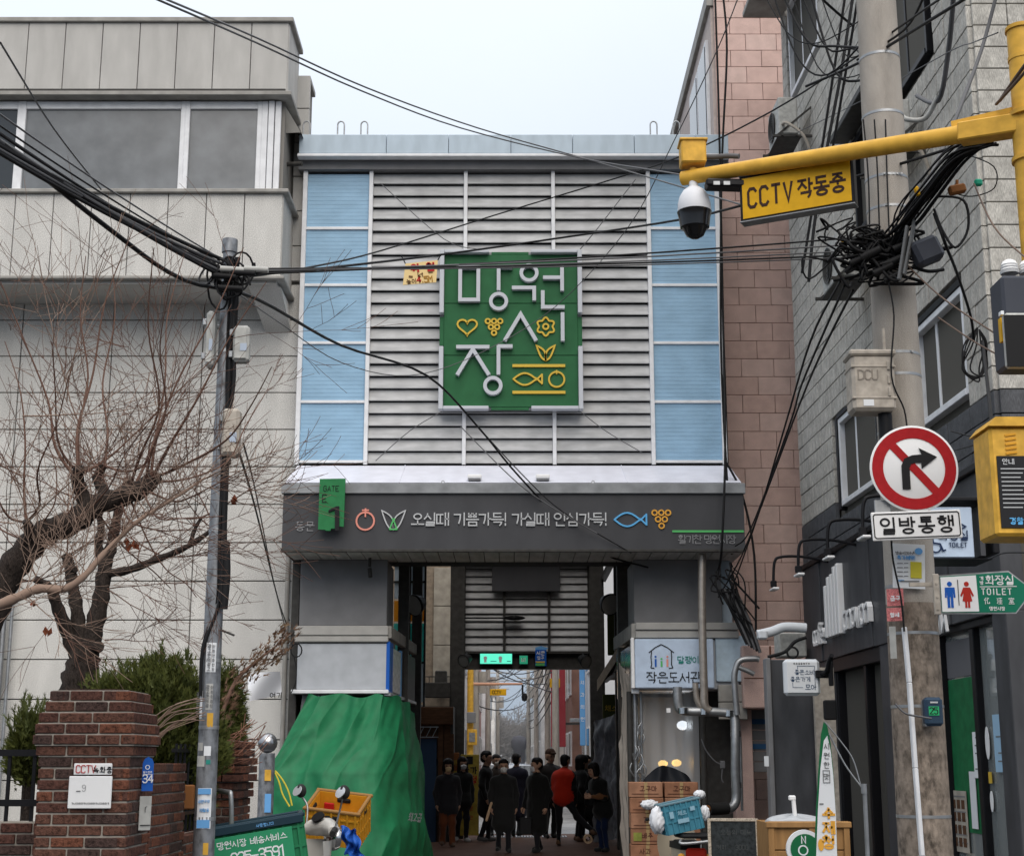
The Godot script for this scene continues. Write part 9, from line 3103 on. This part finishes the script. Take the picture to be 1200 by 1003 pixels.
# ---------- people: one continuous body each, meshed from a field of joined tapered limbs ----------
# bones: [a, b, radius a, radius b, colour, flatten]
func _field(m: M, bones: Array, cell: float, k: float, crease: FastNoiseLite = null) -> void:
	var lo := V(1e9, 1e9, 1e9)
	var hi := -lo
	for b in bones:
		var r: float = maxf(b[2], b[3]) + cell * 2.5
		for p in [b[0], b[1]]:
			lo = lo.min(p - V(r, r, r))
			hi = hi.max(p + V(r, r, r))
	var nx := int((hi.x - lo.x) / cell) + 2
	var ny := int((hi.y - lo.y) / cell) + 2
	var nz := int((hi.z - lo.z) / cell) + 2
	var f := PackedFloat32Array()
	f.resize(nx * ny * nz)
	f.fill(9.0)
	var who := PackedInt32Array()
	who.resize(nx * ny * nz)
	var near := PackedFloat32Array()
	near.resize(nx * ny * nz)
	near.fill(9.0)
	for bi in bones.size():
		var b: Array = bones[bi]
		var a: Vector3 = b[0]
		var ab: Vector3 = b[1] - a
		var ra: float = b[2]
		var rb: float = b[3]
		var sq: Vector3 = b[5] if b.size() > 5 else Vector3.ONE
		var ll := maxf((ab * sq).length_squared(), 1e-9)
		var pad := maxf(ra, rb) * 1.25 + k + cell * 2.0
		var p0: Vector3 = a.min(b[1]) - V(pad, pad, pad)
		var p1: Vector3 = a.max(b[1]) + V(pad, pad, pad)
		var i0 := maxi(int((p0.x - lo.x) / cell), 0)
		var i1 := mini(int((p1.x - lo.x) / cell) + 1, nx - 1)
		var j0 := maxi(int((p0.y - lo.y) / cell), 0)
		var j1 := mini(int((p1.y - lo.y) / cell) + 1, ny - 1)
		var k0 := maxi(int((p0.z - lo.z) / cell), 0)
		var k1 := mini(int((p1.z - lo.z) / cell) + 1, nz - 1)
		var absq := ab * sq
		for zk in range(k0, k1 + 1):
			for j in range(j0, j1 + 1):
				var row := (zk * ny + j) * nx
				for i in range(i0, i1 + 1):
					var q := (lo + V(i, j, zk) * cell - a) * sq
					var h := clampf(q.dot(absq) / ll, 0.0, 1.0)
					var d := (q - absq * h).length() - lerpf(ra, rb, h)
					var at_ := row + i
					if crease and absf(d) < 0.06:
						d += crease.get_noise_3d(q.x + bi, q.y * 0.6, q.z) * 0.016
					if d < near[at_]:
						near[at_] = d
						who[at_] = bi
					var e := f[at_]
					var s := maxf(k - absf(e - d), 0.0) / k
					f[at_] = minf(e, d) - s * s * k * 0.25
	var idx := PackedInt32Array()
	idx.resize(nx * ny * nz)
	idx.fill(-1)
	var vs := PackedVector3Array()
	var ns := PackedVector3Array()
	var cs := PackedColorArray()
	var step := [1, nx, nx * ny]
	for zk in nz - 1:
		for j in ny - 1:
			var row := (zk * ny + j) * nx
			for i in nx - 1:
				var c := row + i
				var inside := 0
				var vals := [f[c], f[c + 1], f[c + nx], f[c + nx + 1], f[c + step[2]], f[c + step[2] + 1], f[c + step[2] + nx], f[c + step[2] + nx + 1]]
				for v in vals:
					if v < 0.0:
						inside += 1
				if inside == 0 or inside == 8:
					continue
				var sum := Vector3.ZERO
				var n := 0
				for e in 12:
					var a: int = [0, 2, 4, 6, 0, 1, 4, 5, 0, 1, 2, 3][e]
					var b: int = [1, 3, 5, 7, 2, 3, 6, 7, 4, 5, 6, 7][e]
					var fa: float = vals[a]
					var fb: float = vals[b]
					if (fa < 0.0) != (fb < 0.0):
						var t := fa / (fa - fb)
						var pa := V(a & 1, (a >> 1) & 1, a >> 2)
						var pb := V(b & 1, (b >> 1) & 1, b >> 2)
						sum += pa.lerp(pb, t)
						n += 1
				idx[c] = vs.size()
				vs.append(lo + (V(i, j, zk) + sum / n) * cell)
				ns.append(V(vals[1] + vals[3] + vals[5] + vals[7] - vals[0] - vals[2] - vals[4] - vals[6], vals[2] + vals[3] + vals[6] + vals[7] - vals[0] - vals[1] - vals[4] - vals[5], vals[4] + vals[5] + vals[6] + vals[7] - vals[0] - vals[1] - vals[2] - vals[3]).normalized())
				cs.append(bones[who[c]][4])
	for zk in range(1, nz - 1):
		for j in range(1, ny - 1):
			for i in range(1, nx - 1):
				var c := (zk * ny + j) * nx + i
				for ax in 3:
					var o: int = c + step[ax]
					if (f[c] < 0.0) == (f[o] < 0.0):
						continue
					var u: int = step[(ax + 1) % 3]
					var w: int = step[(ax + 2) % 3]
					var q := [idx[c - u - w], idx[c - w], idx[c], idx[c - u]]
					if q.has(-1):
						continue
					if f[c] >= 0.0:
						q.reverse()
					for tr in [[0, 1, 2], [0, 2, 3]]:
						for z in [0, 2, 1]:
							var vi: int = q[tr[z]]
							m.v.append(vs[vi]); m.n.append(ns[vi]); m.c.append(cs[vi])

func _hand(m: M, wrist: Vector3, dir: Vector3, palm: Vector3, skin: Color, thumb_side: float) -> void:
	var x := dir.normalized()
	var z := (palm - x * palm.dot(x)).normalized()
	var y := z.cross(x)
	var bones := [[wrist, wrist + x * 0.05, 0.026, 0.03, skin], [wrist + x * 0.045 + y * 0.02, wrist + x * 0.075 + y * 0.02, 0.021, 0.018, skin], [wrist + x * 0.045 - y * 0.02, wrist + x * 0.075 - y * 0.02, 0.021, 0.018, skin]]
	for k in 4:
		var off := y * (k - 1.5) * 0.019
		var l: float = [0.062, 0.075, 0.070, 0.054][k]
		var a := wrist + x * 0.085 + off
		var b := a + (x + z * 0.35).normalized() * l * 0.5
		var c := b + (x * 0.6 + z * 0.8).normalized() * l * 0.45
		bones.append([a - x * 0.01, b, 0.0095, 0.0088, skin])
		bones.append([b, c, 0.0088, 0.0078, skin])
	var t0 := wrist + x * 0.035 + y * 0.028 * thumb_side
	var t1 := t0 + (x * 0.7 + y * thumb_side * 0.7 + z * 0.3).normalized() * 0.038
	bones.append([t0, t1, 0.013, 0.0105, skin])
	bones.append([t1, t1 + (x + z * 0.3).normalized() * 0.03, 0.0105, 0.0085, skin])
	_field(m, bones, 0.0085, 0.006)

func _head(o: Node3D, c: Vector3, yaw: float, pitch: float, hair: String, mask: Color, s: float, skin: Color, m: M) -> void:
	var b := Basis(UP, yaw) * Basis(RIGHT, pitch)
	var p := func(x: float, y: float, z: float) -> Vector3: return c + b * V(x, y, z) * s
	var bones := [
		[p.call(0, 0.045, -0.018), p.call(0, 0.04, 0.015), 0.098 * s, 0.088 * s, skin],
		[p.call(0, -0.02, 0.03), p.call(0, -0.085, 0.045), 0.07 * s, 0.040 * s, skin],
		[p.call(0, 0.012, 0.095), p.call(0, -0.022, 0.112), 0.011 * s, 0.015 * s, skin],
		[p.call(-0.032, -0.062, 0.075), p.call(0.032, -0.062, 0.075), 0.016 * s, 0.016 * s, Color(skin.r * 0.8, skin.g * 0.55, skin.b * 0.55)],
		[p.call(-0.082, 0.02, 0.0), p.call(-0.09, -0.02, -0.004), 0.016 * s, 0.012 * s, skin],
		[p.call(0.082, 0.02, 0.0), p.call(0.09, -0.02, -0.004), 0.016 * s, 0.012 * s, skin],
		[p.call(-0.05, 0.032, 0.082), p.call(-0.02, 0.034, 0.092), 0.011 * s, 0.011 * s, skin],
		[p.call(0.05, 0.032, 0.082), p.call(0.02, 0.034, 0.092), 0.011 * s, 0.011 * s, skin],
	]
	_field(m, bones, 0.0085, 0.018)
	var e := N()
	for q in [-1.0, 1.0]:
		e.ball(p.call(q * 0.034, 0.012, 0.094), V(0.016, 0.008, 0.009) * s, 10, b)
		e.ball(p.call(q * 0.035, 0.036, 0.1), V(0.02, 0.004, 0.005) * s, 8, b)
	part(o, "eyes", e, mat("hair"))
	var h := N()
	match hair:
		"short":
			_field(h, [[p.call(0, 0.075, -0.03), p.call(0, 0.085, 0.02), 0.092 * s, 0.078 * s, Color.WHITE], [p.call(0, 0.0, -0.055), p.call(0, 0.06, -0.04), 0.075 * s, 0.085 * s, Color.WHITE], [p.call(-0.07, 0.04, 0.01), p.call(-0.06, 0.09, 0.02), 0.03 * s, 0.04 * s, Color.WHITE], [p.call(0.07, 0.04, 0.01), p.call(0.06, 0.09, 0.02), 0.03 * s, 0.04 * s, Color.WHITE]], 0.014, 0.02)
		"long":
			_field(h, [[p.call(0, 0.075, -0.03), p.call(0, 0.085, 0.03), 0.10 * s, 0.08 * s, Color.WHITE], [p.call(0, -0.12, -0.06), p.call(0, 0.05, -0.04), 0.085 * s, 0.095 * s, Color.WHITE], [p.call(-0.085, -0.15, 0.0), p.call(-0.07, 0.08, 0.02), 0.035 * s, 0.045 * s, Color.WHITE], [p.call(0.085, -0.15, 0.0), p.call(0.07, 0.08, 0.02), 0.035 * s, 0.045 * s, Color.WHITE]], 0.014, 0.02)
		"bob":
			_field(h, [[p.call(0, 0.075, -0.02), p.call(0, 0.085, 0.03), 0.105 * s, 0.085 * s, Color.WHITE], [p.call(0, -0.05, -0.05), p.call(0, 0.05, -0.04), 0.09 * s, 0.1 * s, Color.WHITE], [p.call(-0.085, -0.06, 0.01), p.call(-0.07, 0.08, 0.03), 0.04 * s, 0.045 * s, Color.WHITE], [p.call(0.085, -0.06, 0.01), p.call(0.07, 0.08, 0.03), 0.04 * s, 0.045 * s, Color.WHITE]], 0.014, 0.02)
		"cap":
			_field(h, [[p.call(0, 0.08, -0.02), p.call(0, 0.09, 0.03), 0.098 * s, 0.085 * s, Color.WHITE], [p.call(0, 0.0, -0.06), p.call(0, 0.06, -0.04), 0.075 * s, 0.085 * s, Color.WHITE], [p.call(-0.04, 0.075, 0.13), p.call(0.04, 0.075, 0.13), 0.022 * s, 0.022 * s, Color.WHITE]], 0.014, 0.02)
		"hood":
			_field(h, [[p.call(0, 0.05, -0.05), p.call(0, 0.06, 0.01), 0.115 * s, 0.105 * s, Color.WHITE], [p.call(0, -0.1, -0.06), p.call(0, 0.05, -0.05), 0.1 * s, 0.11 * s, Color.WHITE]], 0.016, 0.02)
	part(o, "cap" if hair == "cap" else ("hood" if hair == "hood" else "hair"), h, mat("hair") if hair != "cap" else mat("cap_brown", Color(0.05, 0.028, 0.02), 0.8))
	if mask.a > 0.0:
		var k := N()
		_field(k, [[p.call(-0.035, -0.035, 0.085), p.call(0.035, -0.035, 0.085), 0.032 * s, 0.032 * s, Color.WHITE], [p.call(0, -0.02, 0.105), p.call(0, -0.07, 0.095), 0.026 * s, 0.026 * s, Color.WHITE], [p.call(-0.03, -0.075, 0.07), p.call(0.03, -0.075, 0.07), 0.026 * s, 0.026 * s, Color.WHITE]], 0.0105, 0.02)
		part(o, "face_mask", k, mat("mask_%d" % int(mask.r * 100), mask, 0.75))

# pose: stride, lean, arms; colours: coat, trousers, shoes
func _person(label: String, foot: Vector3, yaw: float, height: float, o := {}) -> Node3D:
	var n := thing("person", label, "person", foot, yaw)
	var s := height / 1.70
	var coat: Color = o.get("coat", Color(0.012, 0.012, 0.013))
	var legs: Color = o.get("legs", Color(0.012, 0.013, 0.016))
	var shoes: Color = o.get("shoes", Color(0.02, 0.02, 0.02))
	var skin: Color = o.get("skin", Color(0.42, 0.25, 0.17))
	var stride: float = o.get("stride", 0.0)
	var lean: float = o.get("lean", 0.0)
	var hem: float = o.get("hem", 0.78)
	var bulk: float = o.get("bulk", 1.0)
	var wide: float = o.get("flare", 1.0)
	var kick: float = o.get("kick", 0.0)
	var bones := []
	var hip := V(0, 0.92, 0)
	var chest := V(0, 1.30, lean * 0.38)
	var neck := V(0, 1.44, lean * 0.5)
	var flat := V(0.82, 1.0, 1.15)
	for q in [-1.0, 1.0]:
		var f: float = q * stride
		var h := V(q * 0.085, 0.90, 0)
		var knee := V(q * 0.09, 0.49, f * 0.55 + 0.03)
		var ank := V(q * 0.09, 0.085, f - 0.03)
		if f < 0.0:
			ank.y += absf(f) * 0.22
			knee.z += 0.06
		if kick > 0.0 and q < 0.0:
			knee = V(-0.26, 0.55, 0.12 * kick)
			ank = V(-0.56, 0.28, 0.22 * kick)
		bones.append([h, knee, 0.088 * bulk * wide, 0.064 * wide, legs])
		bones.append([knee, ank, 0.062 * wide, 0.046 * wide * wide, legs])
		var fwd := V(q * 0.03, -0.045, 0.13)
		bones.append([ank + V(0, -0.035, -0.03), ank + fwd, 0.042, 0.036, shoes])
	bones.append([hip + V(-0.05, 0, 0), hip + V(0.05, 0, 0), 0.125 * bulk, 0.125 * bulk, coat])
	bones.append([hip + V(0, 0.05, 0), chest, 0.145 * bulk, 0.165 * bulk, coat, flat])
	bones.append([V(-0.13, 1.345, chest.z), V(0.13, 1.345, chest.z), 0.085 * bulk, 0.085 * bulk, coat])
	if hem < 0.9:
		bones.append([hip, V(0, hem + 0.06, stride * 0.05), 0.155 * bulk, 0.185 * bulk, coat, V(0.85, 1.0, 1.1)])
		for q in [-1.0, 1.0]:
			bones.append([V(q * 0.08, 0.9, 0), V(q * 0.095, hem, q * stride * 0.35), 0.11 * bulk, 0.115 * bulk, coat])
	bones.append([chest + V(0, 0.06, 0), neck, 0.09, 0.06, coat])
	bones.append([neck, neck + V(0, 0.09, lean * 0.12 + 0.01), 0.055, 0.052, skin])
	var arms: Array = o.get("arms", [[], []])
	var hands := []
	for i in 2:
		var q := -1.0 if i == 0 else 1.0
		var sh := V(q * 0.175 * bulk, 1.36, chest.z)
		var el := V(q * 0.235 * bulk, 1.09, -0.03 + lean * 0.2 - q * stride * 0.3)
		var wr := V(q * 0.225 * bulk, 0.85, 0.06 + lean * 0.15 - q * stride * 0.45)
		if arms[i].size() == 2:
			el = arms[i][0]
			wr = arms[i][1]
		bones.append([sh, el, 0.066 * bulk, 0.056 * bulk, coat])
		bones.append([el, wr, 0.055 * bulk, 0.042, o.get("cuff", coat)])
		hands.append([wr, (wr - el).normalized(), q])
	if o.has("vest"):
		bones.append([hip + V(0, 0.02, 0), chest + V(0, 0.0, 0), 0.165 * bulk, 0.195 * bulk, o.vest, flat])
	for b in bones:
		b[0] *= s
		b[1] *= s
		b[2] *= s
		b[3] *= s
	var m := N()
	var crease := FastNoiseLite.new()
	crease.seed = int(foot.x * 1000.0)
	crease.frequency = 6.0
	crease.fractal_octaves = 2
	_field(m, bones, 0.02, 0.05, crease)
	for h in hands:
		if not o.get("pockets", false):
			_hand(m, h[0] * s, h[1], V(-h[2], 0, 0.2), skin, 1.0 if h[2] > 0 else -1.0)
	_head(n, (neck + V(0, 0.175, lean * 0.2 + 0.02)) * s, o.get("turn", 0.0), o.get("nod", 0.0) + lean * 0.3, o.get("hair", "short"), o.get("mask", Color(0.7, 0.68, 0.64)), s * 1.03, skin, m)
	m.tinted = true
	part(n, "body", m, mat("cloth"))
	n.scale = V(1.04, 1.04, 1.04)
	return n

func build_people() -> void:
	var black := Color(0.010, 0.010, 0.011)
	var none := Color(0, 0, 0, 0)
	var n := _person("woman in a grey coat and wide rust brown trousers walking at the left", _foot(524, 991, 31.5), 0.15, 1.62, {"coat": Color(0.022, 0.023, 0.026), "legs": Color(0.13, 0.042, 0.018), "shoes": Color(0.10, 0.06, 0.04), "stride": 0.10, "hair": "bob", "hem": 0.74, "flare": 1.18, "bulk": 1.05, "mask": Color(0.62, 0.45, 0.26)})
	n = _person("person in black with white shoes standing before the yellow board", _foot(541, 979, 33.4), 0.35, 1.66, {"coat": black, "hair": "long", "shoes": Color(0.45, 0.45, 0.45), "stride": 0.06, "pockets": true, "mask": Color(0.55, 0.55, 0.55)})
	n = _person("tall person in black seen in profile beside the yellow board", _foot(569, 978, 33.4), 1.3, 1.78, {"coat": black, "hem": 0.6, "hair": "short", "stride": 0.05, "mask": none, "shoes": Color(0.1, 0.1, 0.1)})
	n = _person("person in a dark brown coat behind the woman in the long coat", _foot(581, 969, 36.0), 0.4, 1.72, {"coat": Color(0.03, 0.022, 0.017), "hair": "short", "mask": Color(0.4, 0.36, 0.32)})
	n = _person("woman in a long black coat and white mask walking towards the street", _foot(590, 998, 29.6), 0.05, 1.62, {"coat": Color(0.018, 0.018, 0.019), "hem": 0.52, "hair": "short", "stride": 0.09, "bulk": 1.08, "mask": Color(0.68, 0.66, 0.64)})
	n = _person("person in a knee length navy coat walking away up the street", _foot(605, 972, 35.5), 2.9, 1.74, {"coat": Color(0.012, 0.015, 0.026), "hem": 0.48, "hair": "short", "stride": 0.14, "mask": none, "bulk": 1.1})
	n = _person("person in a long dark coat with a scarf turned to the left", _foot(630, 999, 29.6), -0.85, 1.64, {"coat": black, "hem": 0.46, "hair": "short", "stride": 0.12, "bulk": 1.15, "mask": Color(0.6, 0.6, 0.62), "turn": -0.4})
	n = _person("tall person in a brown cap standing behind the red vest", _foot(645, 973, 35.0), 0.5, 1.82, {"coat": Color(0.025, 0.022, 0.02), "hair": "cap", "bulk": 1.15, "mask": none})
	n = _person("person in a bright red vest striding to the right", _foot(660, 983, 32.0), 2.75, 1.70, {"coat": black, "vest": Color(0.62, 0.035, 0.012), "hair": "short", "hem": 0.95, "kick": 1.0, "lean": 0.18, "bulk": 1.05, "mask": none, "shoes": Color(0.22, 0.13, 0.08), "legs": Color(0.02, 0.02, 0.024)})
	n = _person("person in a hooded black jacket right of the red vest", _foot(679, 978, 33.5), 1.8, 1.70, {"coat": black, "hair": "hood", "bulk": 1.12, "lean": 0.1, "mask": none, "shoes": Color(0.2, 0.12, 0.08)})
	n = _person("person in a long black coat at the far right of the crowd", _foot(688, 975, 34.5), 0.2, 1.70, {"coat": black, "hem": 0.5, "hair": "short", "bulk": 1.05, "mask": none, "pockets": true})
	n = _person("stooping person in dark clothes with an orange brown scarf by the plastic sheet", _foot(707, 997, 29.8), -1.0, 1.55, {"coat": black, "cuff": Color(0.16, 0.07, 0.03), "legs": Color(0.006, 0.012, 0.045), "hair": "bob", "lean": 0.3, "bulk": 1.15, "mask": none, "arms": [[V(-0.2, 1.12, 0.12), V(-0.1, 1.12, 0.32)], [V(0.22, 1.1, 0.12), V(0.1, 1.1, 0.34)]]})
	var m := N()
	var p := at(573, 951, 29.5)
	m.box(p, V(0.05, 0.38, 0.16), 0.02, Basis(V(0, 0, 1), -0.28))
	solo("paper_bag", m, mat("bag_tan", Color(0.55, 0.38, 0.24), 0.6), "tan paper roll under the arm of the woman in the long coat", "bag")
	m = N()
	p = at(616, 968, 29.4)
	m.box(p, V(0.24, 0.32, 0.10), 0.02)
	m.tube(smooth([p + V(-0.08, 0.16, 0), p + V(-0.05, 0.32, 0), p + V(0.05, 0.32, 0), p + V(0.08, 0.16, 0)]), 0.008, 6)
	solo("black_bag", m, mat("black"), "square black bag held by the person in the long dark coat", "bag")
	m = N()
	p = at(692, 936, 29.9)
	m.box(p, V(0.22, 0.36, 0.26), 0.07)
	solo("backpack", m, mat("black"), "black backpack on the stooping person", "backpack")
	m = N()
	p = at(689, 983, 31.0)
	m.lathe([[0.055, -0.12], [0.09, -0.12], [0.09, 0.12], [0.055, 0.12], [0.055, -0.12]], Transform3D(Basis(RIGHT, PI / 2), p), 18)
	solo("paper_roll", m, mat("bag_tan"), "pale paper roll lying near the striding person's foot", "roll")

func _foot(u: float, v: float, depth: float) -> Vector3:
	return V(at(u, v, depth).x, 0.004, -depth)
